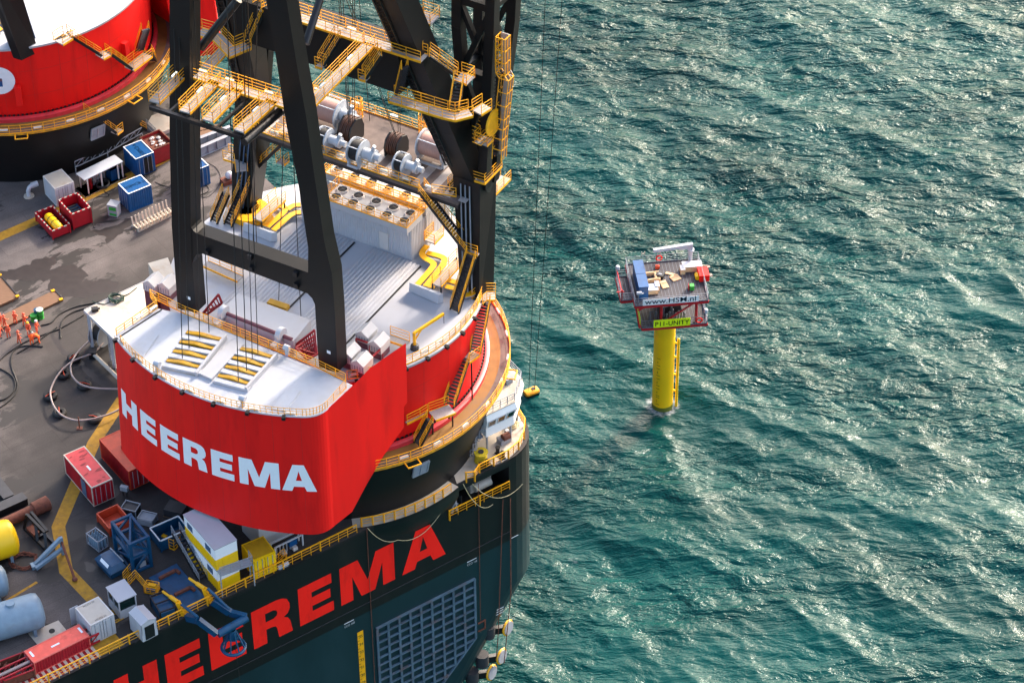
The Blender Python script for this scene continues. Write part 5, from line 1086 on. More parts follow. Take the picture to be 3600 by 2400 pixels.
mc = thing('pump_unit', 'dark blue machinery block standing inside the tall red striped frame', 'machine', t.location+V((0, 0, .2)), t.rotation_euler.z); m = M(); m.box((0, 0, 0), (2.4, 1.6, .9)); m.obj('block', NAVY, mc); m = M()
for i in range(5): m.tube((-1+i*.5, -.6, .9), (-1+i*.5, .6, .9), .14, 8)
m.obj('pipe', STEEL, mc, smooth=40)
container('equipment_container', 'small white container with cream roof standing by the black crane tub', (150, 619), (192, 664), (208, 595), 2.99, 2.44, 2.6, WHITE2, CREAM, CREAMW)
container('equipment_container', 'white container with open door and blue roof lettering in the lower left', (263, 2135), (315, 2195), (333, 2100), 2.99, 2.6, 2.6, WHITE2, CREAM, CREAMW)
tl = [o for o in COL.objects if 'blue roof lettering' in o.get('label', '')][0]
for x in (-1.15, 1.15): tm = text_mesh('HCCU 10', .3, .004); map_m(tm, lambda p: V((x-p.z*1+.1, p.x-.6, 2.585))).obj('roof_lettering', BLUE, tl)
decal(tl, -1.9, -1.25, .1, .9, 2.2, '-x', WHITE2, 'open_door', .06); decal(tl, -1.97, -1.25, 1.3, .5, .6, '-x', STEEL, 'door_window', .02)
# open-sided white module
c, rz = frame_of((267, 610), (376, 557), (288, 626), 2.3, 5.4, 1.7); t = thing('equipment_shelter', 'open sided white shelter frame with flat white roof beside the crane tub', 'shelter', (c.x, c.y, 0), rz); m = M(); m.obox((-2.7, -.85, 2.2), (5.4, 0, 0), (0, 1.7, 0), (0, 0, .1)); m.obj('roof', WHITE2, t); 
for x in (-2.5, -1.9, .4, 2.3):
    for y in (-.78, .78): m = M(); m.beam((x, y, .1), (x, y, 2.2), .13); m.obj('post', CREAMW, t); m = M(); m.box((0, 0, 0), (5.8, 2.1, .12)); m.obj('skid', CREAM, t); m = M(); m.box((-1.6, .1, .12), (1.2, 1.1, 1.5)); m.obj('blue_cabinet', BLUE, t); m = M(); m.tube((1.6, 0, .12), (1.6, 0, 1.9), .3, 12); m.obj('red_bottle', CRIM, t); m = M()
for i in range(6): m.tube((-.6+i*.3, -.2, .12), (-.6+i*.3, -.2, 1.4), .09, 8)
m.obj('pipework', GREY, t)
t = bin_('waste_bin', 'rusty brown open bin filled with white rubbish beside the lettered blue container', (492, 484), (534, 523), (549, 457), 3.0, 2.6, 2.3, REDD, RUST, inner=RUST, cat='bin')
m = M(); rg = random.Random(5); m.obox((-1.4, -1.2, 1.9), (2.8, 0, 0), (0, 2.4, 0), (0, 0, .06)); m.obj('fill', RUST, t); w_ = thing('rubbish_heap', 'crumpled white sheets heaped in the rusty brown bin', 'rubbish', t.location+V((0, 0, 1.97)), t.rotation_euler.z); m = M()
for i in range(16): m.sph((rg.uniform(-.9, .9), rg.uniform(-.7, .7), .1), rg.uniform(.12, .3), 5, 3, .5)
m.obj('sheets', CREAMW, w_)
t = thing('steel_cabinet', 'small grey cabinet with green panel beside the blue container with the sticker', 'cabinet', G(404, 755, 0), radians(-20)); m = M(); m.box((0, 0, .1), (1.15, 1.0, 1.5)); m.obj('body', GREY, t); m = M(); m.box((0, 0, 1.62), (1.25, 1.1, .06)); m.obj('lid', GREY, t); decal(t, .05, -.505, .95, .85, .45, '-y', GREEN, 'green_panel'); decal(t, .05, -.505, .25, .85, .3, '-y', GREEN, 'green_panel')
# pipe cradles
a, b = G(480, 812, 0), G(610, 748, 0); d = (b-a).normalized(); t = thing('pipe_rack', 'long row of pale forked pipe cradles on a low beam behind the red baskets', 'pipe rack', (a+b)/2, atan2(d.y, d.x)); L = (b-a).length/2; m = M(); m.beam((-L, -.3, .12), (L, -.3, .12), .25, .2); m.beam((-L, .9, .12), (L, .9, .12), .25, .2); m.obj('base_beam', PLY2 if 'PLY2' in globals() else CREAM, t)
CRAD = mat('cradle_cream', (206, 188, 166), .7, var=.12, dirt=(130, 110, 92))
for i in range(11):
    x = -L+.2+i*(2*L-.4)/10; m = M(); m.beam((x, -.3, .2), (x-.1, -.75, 1.0), .16); m.beam((x, -.3, .2), (x+.1, .1, .8), .16); m.beam((x, .9, .2), (x+.15, 1.3, 1.1), .16); m.beam((x, -.3, .25), (x, .9, .25), .12); m.obj('cradle', CRAD, t)
t = thing('mushroom_vent', 'white bent ventilation pipe on a round base near the crane tub', 'vent', G(102, 690, 0), .3); m = M(); m.lathe([(.62, 0), (.6, .12), (.01, .13)], 14); m.obj('base', CREAM, t); m = M(); m.path([(0, 0, .1), (0, 0, .8), (.15, .05, 1.15), (.5, .15, 1.35)], .26, 10); m.tube((.45, .13, 1.33), (1.2, .3, 1.35), .34, 12); m.obj('pipe', WHITE2, t, smooth=50)
# lattice gangway along the tub
pts = [G(265, 588, 1.2), G(378, 537, 1.2), G(500, 468, 1.2)]; t = thing('lattice_boom', 'thin grey lattice truss running along the foot of the far black tub', 'truss', V((pts[0].x, pts[0].y, 0))); m = M(); o = V(t.location)
for a, b in zip(pts, pts[1:]):
    n = int((b-a).length/.9)
    for dz in (0, .8): m.beam(a-o+V((0, 0, dz)), b-o+V((0, 0, dz)), .09)
    for i in range(n): p, q = a+(b-a)*(i/n), a+(b-a)*((i+1)/n); m.beam(p-o, q-o+V((0, 0, .8)), .06); m.beam(p-o+V((0, 0, .8)), p-o, .06)
    m.beam(a-o, V((a.x, a.y, 0))-o, .1)
m.beam(pts[-1]-o, V((pts[-1].x, pts[-1].y, 0))-o, .1); m.obj('truss', GREY, t)
for k, (a, b) in enumerate((((690, 520), (812, 474)), ((690, 555), (812, 502)))):
    A_, B_ = G(*a, 0), G(*b, 0); d = B_-A_; t = thing('steel_beam', ['grey flanged steel beam lying on deck, the farther of the two', 'grey flanged steel beam lying on deck, the nearer of the two'][k], 'beam', A_, atan2(d.y, d.x), 'two grey deck beams'); L = d.length; m = M()
    m.obox((0, -.05, 0), (L, 0, 0), (0, .1, 0), (0, 0, 1.2)); m.obox((0, -.25, 1.2), (L, 0, 0), (0, .5, 0), (0, 0, .08)); m.obox((0, -.3, .01), (L, 0, 0), (0, .6, 0), (0, 0, .06)); m.obj('web', GREY, t)
    for i in range(4): m = M(); m.obox((.4+i*L/4, -.24, .07), (.06, 0, 0), (0, .18, 0), (0, 0, 1.12)); m.obj('stiffener', GREY, t)
t = thing('timber_stack', 'stack of brown timber planks beyond the grey deck beams', 'timber', G(740, 478, 0), radians(20)); 
for i in range(6): m = M(); m.box((0, -1.5+i*.55, 0), (3.4, .5, .3+.06*(i % 2))); m.obj('plank', WOOD, t)
t = thing('deck_pump', 'white tank pump on a brown skid near the stairs of the near crane', 'pump', G(803, 640, 0), radians(30)); m = M(); m.box((0, 0, 0), (1.6, 1.1, .5)); m.obj('skid', RUST, t); m = M(); m.sph((.2, 0, .9), .5, 12, 8); m.obj('tank', WHITE2, t, smooth=60)
t = thing('winch_foundation', 'cream deck foundation block with a grey wire gate behind the far tub', 'foundation', G(572, 440, 0), SROT); m = M(); m.box((0, 0, 0), (3.2, 3.6, .5)); m.obj('block', CREAM, t); m = M()
m.rail([(-2.0, -2, 0), (-2.0, 1.6, 0)], sp=.3, w=.05, toe=False, h=1.6); m.obj('gate', GREY, t)
# timber hatch covers
def hatch(label, pxs, z=.28):
    q = [G(x, y, z) for x, y in pxs]; c = sum(q, V())/4; t = thing('hatch_cover', label, 'hatch cover', (c.x, c.y, 0), 0, 'timber covers on deck'); m = M(); m.prism([(p.x-c.x, p.y-c.y) for p in q], .02, z); m.obj('timber', WOOD, t)
    for p, r in ((q[1], q[2]), (q[3], q[0])): m = M(); m.beam((p.x-c.x, p.y-c.y, z+.04), (r.x-c.x, r.y-c.y, z+.04), .1); m.obj('edge_strap', DGREY, t)
    for p in (q[1], q[2]): m = M(); m.box(((p.x-c.x)*.95, (p.y-c.y)*.95, z), (.4, .3, .12), .5); m.obj('lashing', YELT, t)
hatch('long timber cover running diagonally behind the group of workers', [(-60, 1140), (192, 1019), (222, 1051), (-60, 1185)]); hatch('timber cover cut by the left edge of the photo above the workers', [(-70, 1000), (0, 966), (65, 1043), (-30, 1085)])
# white raised deck frame beside the counterweight
ztop = 4.9; A_ = G(296, 1090, ztop); B_ = G(492, 997, ztop); D_ = G(404, 1194, ztop); ux = (B_-A_).normalized(); uy = (D_-A_).normalized(); t = thing('raised_platform', 'cream raised platform on white legs left of the counterweight, cables on top', 'platform', (A_.x, A_.y, 0)); o = V((A_.x, A_.y, 0)); L1_, L2_ = (B_-A_).length+.5, (D_-A_).length+2.0
m = M(); m.obox(A_-o-V((0, 0, .25)), ux*L1_, uy*L2_, (0, 0, .25)); m.obj('top', CREAM, t); m = M(); m.obox(A_-o-V((0, 0, .3))-ux*.06, ux*.05, uy*L2_, (0, 0, .36)); m.obox(A_-o-V((0, 0, .3))-uy*.06, ux*L1_, uy*.05, (0, 0, .36)); m.obj('edge', WHITE2, t)
for f, g in ((.03, .05), (.03, .6), (.95, .05), (.5, .05)): p = A_-o+ux*L1_*f+uy*L2_*g; m = M(); m.beam((p.x, p.y, 0), (p.x, p.y, ztop-.3), .35); m.obj('leg', WHITE2, t)
m = M(); p, q = G(327, 1242, .5)-o, G(425, 1338, .5)-o; m.tube(p, q, .22, 10); m.obj('base_pipe', CREAM, t, smooth=40); m = M(); m.box(p-V((0, 0, .5)), (.8, .8, .9)); m.obj('foot', STEEL, t)
m = M(); a = A_-o+uy*L2_*.45+ux*.5; m.beam((a.x, a.y, 0), (a.x, a.y, 4.6), .1); m.beam((a.x+.5, a.y-.3, 0), (a.x+.5, a.y-.3, 4.6), .1)
for i in range(14): m.beam((a.x, a.y, .3+i*.32), (a.x+.5, a.y-.3, .3+i*.32), .06)
m.obj('ladder', GREY, t)
cc_ = G(410, 1052, ztop); t = thing('cable_heap', 'tangled heap of black and green cables on the cream raised platform', 'cable', cc_); m = M(); rg = random.Random(9)
for k in range(5): m.path([V((rg.uniform(.4, .9)*cos(i*.7+k), rg.uniform(.4, .9)*sin(i*.7+k), .06+.4*rg.random())) for i in range(22)], .045, 5)
m.path([V((0, 0, .05)), V((-1.2, -.9, .05)), V((-2.2, -.6, .05)), V((-2.6, -.3, .1))], .05, 5); m.path([V((.4, .2, .05)), V((1.3, .9, .05)), V((2.0, 1.9, .05))], .05, 5); m.obj('cables', mat('cable_green', (30, 62, 50), .6, var=.5, scale=3), t)
t = thing('plug_box', 'black plug box at the end of the cables on the cream platform', 'box', G(334, 1092, ztop), .3); m = M(); m.box((0, 0, 0), (.7, .5, .4)); m.obj('body', STEEL, t); m = M(); m.tube((.35, 0, .2), (.55, 0, .2), .12); m.obj('plug', STEEL, t)
t = thing('hose_reel', 'large white hose reel standing under the cream raised platform', 'reel', G(360, 1205, 0), radians(60)); m = M()
for s in (-1, 1): m.tube((0, s*.6-.04, 1.5), (0, s*.6+.04, 1.5), 1.5, 24)
m.obj('flange', GREY, t); m = M(); m.tube((0, -.56, 1.5), (0, .56, 1.5), 1.0, 18); m.obj('drum', RUBBER, t, smooth=40)
# floating hose on tyres
def curve(pts, z, r, mt, name, label, cat='hose', n=8, sub=5, origin=None, grp=None):
    p = [G(x, y, z) if len(q) == 2 else G(x, y, q[2]) for q in pts for x, y in (q[:2],)]; out = []
    for i in range(len(p)-1):
        a, b, c, d = p[max(0, i-1)], p[i], p[i+1], p[min(len(p)-1, i+2)]
        for k in range(sub): s = k/sub; out.append(.5*((2*b)+(c-a)*s+(2*a-5*b+4*c-d)*s*s+(3*b-a-3*c+d)*s**3))
    out.append(p[-1]); m = M(); m.path(out, r, n); o = m.obj(name, mt, None, smooth=60); return tag(o, label, cat, grp)
curve([(362, 1205), (327, 1240), (254, 1270), (208, 1312), (183, 1356), (177, 1384), (186, 1420), (204, 1447), (228, 1465), (270, 1477), (330, 1471), (390, 1453), (423, 1435)], .72, .1, HOSE, 'floating_hose', 'pale hose sweeping in the wide outer loop over black tyres')
curve([(338, 1182), (309, 1203), (270, 1242), (250, 1278), (249, 1300), (256, 1324), (285, 1351), (336, 1364), (425, 1367)], .72, .1, HOSE, 'floating_hose', 'pale hose in the smaller inner loop beside the raised platform')
tyre = None
for i, ((x, y), lb) in enumerate((((261, 1264), 'where the two pale hoses cross'), ((224, 1320), 'under the outer hose, upper left of the loop'), ((297, 1360), 'under the inner hose loop'), ((178, 1397), 'leftmost under the outer hose'), ((210, 1457), 'at the lower left of the outer hose'), ((333, 1477), 'at the lower right of the outer hose'))):
    if tyre is None:
        tyre = thing('tyre', 'black tyre '+lb, 'tyre', G(x, y, 0), 0, 'tyres holding up the pale hose'); m = M(); m.lathe([(.34, .04), (.62, 0), (.74, .1), (.76, .24), (.74, .38), (.62, .48), (.34, .44), (.4, .24), (.34, .04)], 20); m.obj('tread', RUBBER, tyre, smooth=60); m = M(); m.path([(-.4, -.5, .5), (0, 0, .62), (.4, .5, .5)], .05, 5); m.obj('lashing', ORANGE, tyre)
    else: c = copy_tree(tyre); c.location = G(x, y, 0); c['label'] = 'black tyre '+lb; c.rotation_euler.z = i
t = thing('hose_stand', 'small rusty post stand touching the outer hose loop', 'stand', G(280, 1505, 0)); m = M(); m.box((0, 0, 0), (.6, .5, .06)); m.obj('plate', RUST, t); m = M(); m.beam((0, 0, .06), (0, .1, 1.5), .1); m.obj('post', RUST, t)
for i, (pts, lb) in enumerate((([(480, 1002), (360, 1056), (270, 1077), (210, 1104), (180, 1134), (144, 1143)], 'curving away behind the workers to the platform'), ([(300, 1083), (255, 1098), (222, 1122), (213, 1155), (214, 1188)], 'ending in a short loop right of the workers'), ([(294, 1107), (210, 1155), (186, 1164), (99, 1197), (30, 1239), (-10, 1275)], 'running straight past the crouching workers'), ([(150, 1218), (117, 1215), (72, 1218), (45, 1239), (39, 1281), (57, 1332), (61, 1362), (45, 1396), (0, 1432), (-20, 1440)], 'bending in a wide curve at the left edge'), ([(-10, 1290), (30, 1311), (51, 1335), (51, 1368), (20, 1400), (-20, 1410)], 'in the small bend at the left edge'), ([(60, 1242), (130, 1200), (200, 1150)], 'short length beside the straight one'))):
    curve(pts, .08, .075, RUBBER, 'deck_hose', 'black rubber hose '+lb, 'hose', 6, 5, grp='black hoses on deck')
curve([(545, 740-100), (590, 655), (640, 640), (705, 640), (735, 668), (690, 690), (640, 700)], .05, .035, RUBBER, 'deck_cable', 'thin black cable looping over the deck behind the black legs', 'cable'); curve([(365, 770-100), (385, 690), (330, 700), (328, 790), (335, 800)], .05, .03, RUBBER, 'deck_cable', 'thin black cable beside the small grey cabinet', 'cable')
curve([(700, 560), (760, 590), (775, 640), (735, 690), (700, 690)], .05, .03, RUBBER, 'deck_cable', 'thin black cable right of the third blue container', 'cable')
m = M(); c_ = G(362, 655, 0); t = thing('hose_coil', 'coiled black hose on the yellow stripe beside the white shelter', 'hose', c_); m.path([V((.75*cos(i*pi/8), .75*sin(i*pi/8), .1+.012*i)) for i in range(40)], .09, 6); m.obj('coil', RUBBER, t)
# ------------------------------------------------------------------ lower-left quarter
t = bin_('cargo_basket', 'open orange timber lined basket behind the blue steel tower', (341, 1805), (384, 1856), (413, 1774), 2.6, 2.3, 1.1, ORANGE, ORANGE, inner=ORANGE)
t = bin_('waste_skip', 'dark blue open skip with a white rim beside the cabin stairs', (527, 1856), (560, 1897), (612, 1812), 2.2, 3.2, 1.5, NAVY, TEXTW, inner=NAVY, cat='skip')
def tower():
    z = 4.2; tl, tr, br = G(395, 1833, z), G(458, 1806, z), G(520, 1882, z); x = (tr-tl); L = x.length; x.normalize(); y = V((x.y, -x.x, 0)); W = (br-tr).dot(y)
    c = tl+x*L/2+y*W/2; rz = atan2(x.y, x.x); t = thing('steel_tower', 'dark blue braced steel tower frame standing on deck behind the blue base plate', 'frame', (c.x, c.y, 0), rz); hx, hy = L/2, W/2; q = [(-hx, -hy), (hx, -hy), (hx, hy), (-hx, hy)]
    for a, b in q: m = M(); m.beam((a, b, 0), (a, b, z), .3); m.obj('leg', NAVY, t)
    m = M()
    for (a, b), (c_, d) in zip(q, q[1:]+q[:1]):
        for zz in (z-.15, .2, z*.55): m.beam((a, b, zz), (c_, d, zz), .26)
        m.beam((a, b, .2), (c_, d, z*.55), .2); m.beam((c_, d, z*.55), (a, b, z-.15), .2)
    m.beam((-hx, -hy, z-.15), (hx, hy, z-.15), .2); m.obj('bracing', NAVY, t); m = M(); m.box((0, 0, .1), (L*.7, W*.6, 1.0)); m.obj('cabinet', NAVY, t); decal(t, .1, -hy-.02, .5, .7, .7, '-y', GREY, 'plate'); return t
tower()
p = G(392, 2000, 0); t = thing('waste_skip', 'closed blue wedge shaped skip with a white label in front of the blue tower', 'skip', p, radians(-52)); m = M(); m.add([(-1.3, -.8, .1), (1.3, -.8, .1), (1.3, .8, .1), (-1.3, .8, .1), (-1.5, -.95, .9), (1.5, -.95, .9), (1.5, .95, .9), (-1.5, .95, .9), (-1.1, -.5, 1.5), (1.1, -.5, 1.5), (1.1, .7, 1.5), (-1.1, .7, 1.5)], [(3, 2, 1, 0), (8, 9, 10, 11)]+[(a, b, b+4, a+4) for a, b in ((0, 1), (1, 2), (2, 3), (3, 0))]+[(a, b, b+4, a+4) for a, b in ((4, 5), (5, 6), (6, 7), (7, 4))]); m.obj('body', NAVY, t); m = M(); m.obox((-.7, -.78, 1.12), (1.4, 0, 0), (0, .22, .3), (0, -.01, .02)); m.obj('label_plate', TEXTW, t); m = M(); m.obox((-1.2, .72, 1.5), (2.4, 0, 0), (0, .12, 0), (0, 0, .1)); m.obj('lid_bar', GREY, t)
p = G(345, 1915, 0); t = thing('gas_bottle_rack', 'grey rack of bundled gas bottles in front of the orange basket', 'bottle rack', p, radians(-45)); m = M()
for x in (-.9, .9):
    for y in (-.6, .6): m.beam((x, y, 0), (x, y, 1.5), .08)
for z in (.1, 1.4):
    for y in (-.6, .6): m.beam((-.9, y, z), (.9, y, z), .08)
    for x in (-.9, .9): m.beam((x, -.6, z), (x, .6, z), .08)
m.obj('rack', GREY, t)
for i in range(5):
    for j in range(3): m = M(); m.lathe([(.15, .05), (.15, 1.1), (.05, 1.3), (.05, 1.4), (.001, 1.4)], 8, c=(-.7+i*.35, -.4+j*.4, 0)); m.obj('bottle', LBLUE, t, smooth=50)
for k, (px, py, lb) in enumerate(((462, 1800, 'grey wire crate of scrap behind the orange basket'), (520, 1835, 'grey flat crate to the right of the blue tower top'))):
    t = thing('wire_crate', lb, 'crate', G(px, py, 0), radians(-20)); m = M(); m.box((0, 0, .05), (1.6, 1.2, .7)); m.obj('box', [DGREY, GREY][k], t); m = M()
    for x in (-.8, .8):
        for y in (-.6, .6): m.beam((x, y, 0), (x, y, .95), .08)
    for y in (-.6, .6): m.beam((-.8, y, .9), (.8, y, .9), .08)
    for x in (-.8, .8): m.beam((x, -.6, .9), (x, .6, .9), .08)
    m.obj('frame', GREY, t)
t = thing('pallet_box', 'dark covered pallet box under the counterweight edge by the cabin', 'box', G(620, 1805, 0), radians(-20)); m = M(); m.box((0, 0, .1), (2.0, 1.6, .9)); m.obj('box', DGREY, t); m = M(); m.box((0, 0, 0), (2.1, 1.7, .1)); m.obj('pallet', WOOD, t)
t = thing('junction_box', 'small grey junction box on a stand below the dented red container', 'box', G(440, 1740, 0), radians(-20)); m = M(); m.box((0, 0, .7), (.8, .4, .55)); m.obj('box', GREY, t); m = M(); m.beam((-.2, 0, 0), (-.2, 0, .7), .08); m.beam((.2, 0, 0), (.2, 0, .7), .08); m.obj('stand', STEEL, t)
# launch frame with blue arms over the side
lf_ = thing('launch_davit', 'blue launch frame with yellow uprights reaching out over the ship side', 'launch frame', sh(-27, -14, 0), SROT); LO = V((-27, -14, 0))
def S_(P): return P-LO
q = [shuv(G(x, y, .3)) for x, y in ((522, 2030), (620, 1979), (722, 2100), (668, 2142))]; m = M(); m.prism([(p.x-LO.x, p.y-LO.y) for p in q], .05, .3); m.obj('base_plate', NAVY, lf_)
for a, b in (((560, 2033), (618, 2003)), ((614, 2090), (670, 2063))): m = M(); m.beam(S_(shuv(G(*a, .45))), S_(shuv(G(*b, .45))), .28, .28); A1_ = S_(shuv(G(*b, .45))); m.beam(A1_, A1_+V((.1, -.6, 0)), .28, .28); m.obj('skid_bar', RUST, lf_)
for base, pk, tip in (((741, 2128), (719, 2068), (665, 2032)), ((652, 2172), (625, 2115), (572, 2078))):
    bs = S_(SVp(*base, -15.4)); pq = S_(SVp(*pk, -15.0)); m = M(); m.beam(bs, pq, .5, .35); m.beam(bs+V((.5, .3, 0)), pq, .3, .25); m.obj('upright', YELT, lf_); m = M(); m.tube(pq, S_(SVp(*tip, -12.6)), .14, 8); m.tube(pq, pq+(S_(SVp(*tip, -12.6))-pq)*.5, .22, 8); m.obj('ram', YELT, lf_)
vo = -18.6
for p in (((748, 2112), (808, 2152), (866, 2168)), ((656, 2168), (696, 2178), (762, 2228))):
    a, b, c = S_(SVp(*p[0], -15.9)), S_(SVp(*p[1], -17.2)), S_(SVp(*p[2], vo)); m = M(); m.beam(a, b, .5, .75); m.beam(b, c, .5, .65); m.obj('arm', BLUE if False else NAVY2, lf_) if 'NAVY2' in globals() else m.obj('arm', NAVY, lf_)
    m = M(); m.tube(S_(SVp(p[0][0]-18, p[0][1]-45, -15.3)), b+V((0, 0, .4)), .16, 8); m.obj('ram', NAVY, lf_)
m = M(); a, b = S_(SVp(766, 2228, vo)), S_(SVp(868, 2170, vo)); m.tube(a, b, .42, 14); m.obj('cross_tube', NAVY, lf_, smooth=40)
h = S_(SVp(815, 2212, vo)); bc = thing('launch_bell', 'round blue docking bell hanging from the launch frame over the letters', 'docking bell', sh(*(h+LO)), SROT); m = M()
m.lathe([(.35, 0), (.5, -.5), (.5, -1.2)], 12); m.obj('head', NAVY, bc, smooth=40); m = M(); m.path([(1.15*cos(i*pi/12), 1.15*sin(i*pi/12), -2.4) for i in range(24)], .17, 8, True); m.obj('ring', NAVY, bc, smooth=60)
for i in range(8): a = i*pi/4; m = M(); m.beam((.4*cos(a), .4*sin(a), -.2), (1.1*cos(a), 1.1*sin(a), -2.35), .13); m.obj('rib', NAVY, bc)
m = M(); m.tube((0, 0, 0), (0, 0, .9), .05); m.tube((.2, 0, -2.4), (.4, 0, -12), .03, 5); m.obj('cable', ROPEM, bc)
c, rz = frame_of((527, 2095), (570, 2165), (575, 2072), 1.3, 2.6, 1.6); t = thing('hydraulic_unit', 'dark navy hydraulic unit box beside the blue base plate', 'machine', (c.x, c.y, 0), rz); m = M(); m.box((0, 0, .1), (2.5, 1.6, 1.0)); m.obj('body', NAVY, t); m = M()
for x in (-1.25, 1.25):
    for y in (-.8, .8): m.beam((x, y, 0), (x, y, 1.4), .12)
for y in (-.8, .8): m.beam((-1.25, y, 1.35), (1.25, y, 1.35), .12)
for x in (-1.25, 0, 1.25): m.beam((x, -.8, 1.35), (x, .8, 1.35), .12)
m.obj('cage', STEEL, t)
# yellow barriers
a_, b_, c2_, d_ = G(435, 2040, 0), G(468, 2000, 0), G(478, 2030, 0), G(525, 2085, 0); t = thing('safety_barrier', 'zigzag yellow safety barrier beside the white cab and blue skip', 'barrier', a_); m = M(); m.rail([a_-a_, b_-a_], sp=.8); m.rail([G(452, 2058, 0)-a_, c2_-a_, d_-a_], sp=.8); m.obj('panel', YEL, t)
t = thing('tool_basket', 'little yellow tool basket with blue cans at the end of the barrier', 'basket', G(535, 2078, 0), radians(-15)); m = M(); m.box((0, 0, .05), (1.3, .9, .08)); m.rail([(-.65, -.45, .1), (.65, -.45, .1), (.65, .45, .1), (-.65, .45, .1)], h=.9, closed=True, sp=.65); m.obj('basket', YEL, t); m = M(); m.box((0, -.3, .13), (.9, .2, .5)); m.obj('cans', BLUE, t); m = M(); m.box((0, .15, .13), (.8, .4, .7)); m.obj('case', YELT, t)
m = M(); p = G(612, 1910, 0); t = thing('yellow_scaffold', 'low yellow scaffold with tools left of the cabin stairs', 'scaffold', p, radians(-30)); m.rail([(-.6, -.8, 0), (.6, -.8, 0), (.6, .8, 0)], sp=.6, h=1.4); m.obj('frame', YEL, t); m = M(); m.box((-1.3, .2, 0), (.5, .4, .35)); m.obj('toolbox', YELT, t)
# cabs
def cab(label, A, Bp, Dp, L, W, H, gable=False):
    c, rz = frame_of(A, Bp, Dp, H, L, W); t = thing('operator_cab', label, 'cab', (c.x, c.y, 0), rz); hx, hy = L/2, W/2; m = M()
    m.obox((-hx, -hy, .05), (L, 0, 0), (0, W, 0), (0, 0, H*.42 if not gable else H-.15)); m.obj('body', WHITE2, t)
    for x in (-hx+.06, 0, hx-.06):
        for y in (-hy+.06, hy-.06): m = M(); m.beam((x, y, H*.4), (x, y, H-.05), .12); m.obj('post', WHITE2, t)
    if not gable: m = M(); m.obox((-hx+.1, -hy+.1, H*.42+.06), (L-.2, 0, 0), (0, W-.2, 0), (0, 0, H*.5)); m.obj('glazing', GLASS, t); m = M(); m.obox((-hx-.08, -hy-.08, H-.06), (L+.16, 0, 0), (0, W+.16, 0), (0, 0, .1)); m.obj('roof', WHITE, t); m = M(); m.rail([(-hx, hy, .0), (-hx, -hy, .0)], toe=False, sp=.5, h=.5, w=.04); m.obj('grab_rail', GREY, t)
    else:
        m = M(); m.add([(-hx, -hy, H-.1), (hx, -hy, H-.1), (hx, hy, H-.1), (-hx, hy, H-.1), (-hx, 0, H+.25), (hx, 0, H+.25)], [(0, 1, 5, 4), (2, 3, 4, 5), (1, 2, 5), (3, 0, 4)]); m.obj('roof', WHITE, t)
        m = M(); m.obox((hx+.004, -hy*.62, .15), (.03, 0, 0), (0, W*.62, 0), (0, 0, H*.72)); m.obj('doorway', STEEL, t)
    return t
cab('white glazed control cab with flat roof next to the blue skip', (375, 2064), (417, 2117), (424, 2039), 2.4, 1.9, 2.5); cab('small white hut with dark doorway facing the hull railing', (451, 2149), (480, 2180), (498, 2126), 2.3, 1.7, 2.4, True)
t = thing('rope_coil', 'loose yellow rope between the white container and the white hut', 'rope', G(402, 2170, 0)); m = M(); rg = random.Random(2)
for k in range(3): m.path([V((rg.uniform(.5, 1.1)*cos(i*.6+k), rg.uniform(.4, 1.0)*sin(i*.6+k), .06+.1*rg.random())) for i in range(20)], .045, 5)
m.obj('coil', YELT2, t)
t = container('flat_tank_container', 'flat coral red container with stained roof in the bottom left corner', (83, 2287), (268, 2196), (109, 2338), 6.06, 2.0, 1.6, CRIM, mat('coral_roof', (236, 92, 74), .55, var=.12, scale=1.2, dirt=(176, 50, 40), dirt_amt=.8, dirt_scale=.9), mat('coral_rim', (214, 96, 84), .55))
for x in (-2.7, 2.6, .2): decal(t, x, .1 if x == .2 else -.2, 1.576, .9 if x == .2 else .22, .2 if x == .2 else .8, 'top', TEXTW, 'roof_number')
A_, B_ = G(-20, 2425, .3), G(352, 2250, .3); d = B_-A_; t = thing('gangway', 'red lattice gangway with a white handrail lying beside the hull railing', 'gangway', A_, atan2(d.y, d.x)); L = d.length; m = M(); n = int(L/1.1)
for y in (0, 1.2):
    for z in (0, 1.0): m.beam((0, y, z), (L, y, z), .14)
    for i in range(n): m.beam((i*L/n, y, 0), ((i+1)*L/n, y, 1.0), .08); m.beam((i*L/n, y, 0), (i*L/n, y, 1.0), .08)
for i in range(n): m.beam((i*L/n, 0, 0), (i*L/n, 1.2, 0), .1)
m.obj('truss', CRIM, t); m = M(); m.tube((.5, .6, .9), (L-.3, .6, .9), .16, 8); m.obj('handrail_pipe', HOSE, t)
t = bin_('cargo_basket', 'rusty wire basket of tangled scrap beside the coral red container', (-20, 2330), (20, 2400), (70, 2290), 2.6, 3.0, 1.1, RUST, CRIM, striped=True, inner=STEEL); s_ = thing('scrap_heap', 'tangled rusty rods heaped in the wire basket', 'scrap', t.location+V((0, 0, .3)), t.rotation_euler.z); m = M(); rg = random.Random(11)
for i in range(26): p = V((rg.uniform(-1, 1), rg.uniform(-1.2, 1.2), rg.uniform(.1, .9))); m.beam(p, p+V((rg.uniform(-.8, .8), rg.uniform(-.8, .8), rg.uniform(-.3, .3))), .06)
m.obj('rods', RUST, s_)
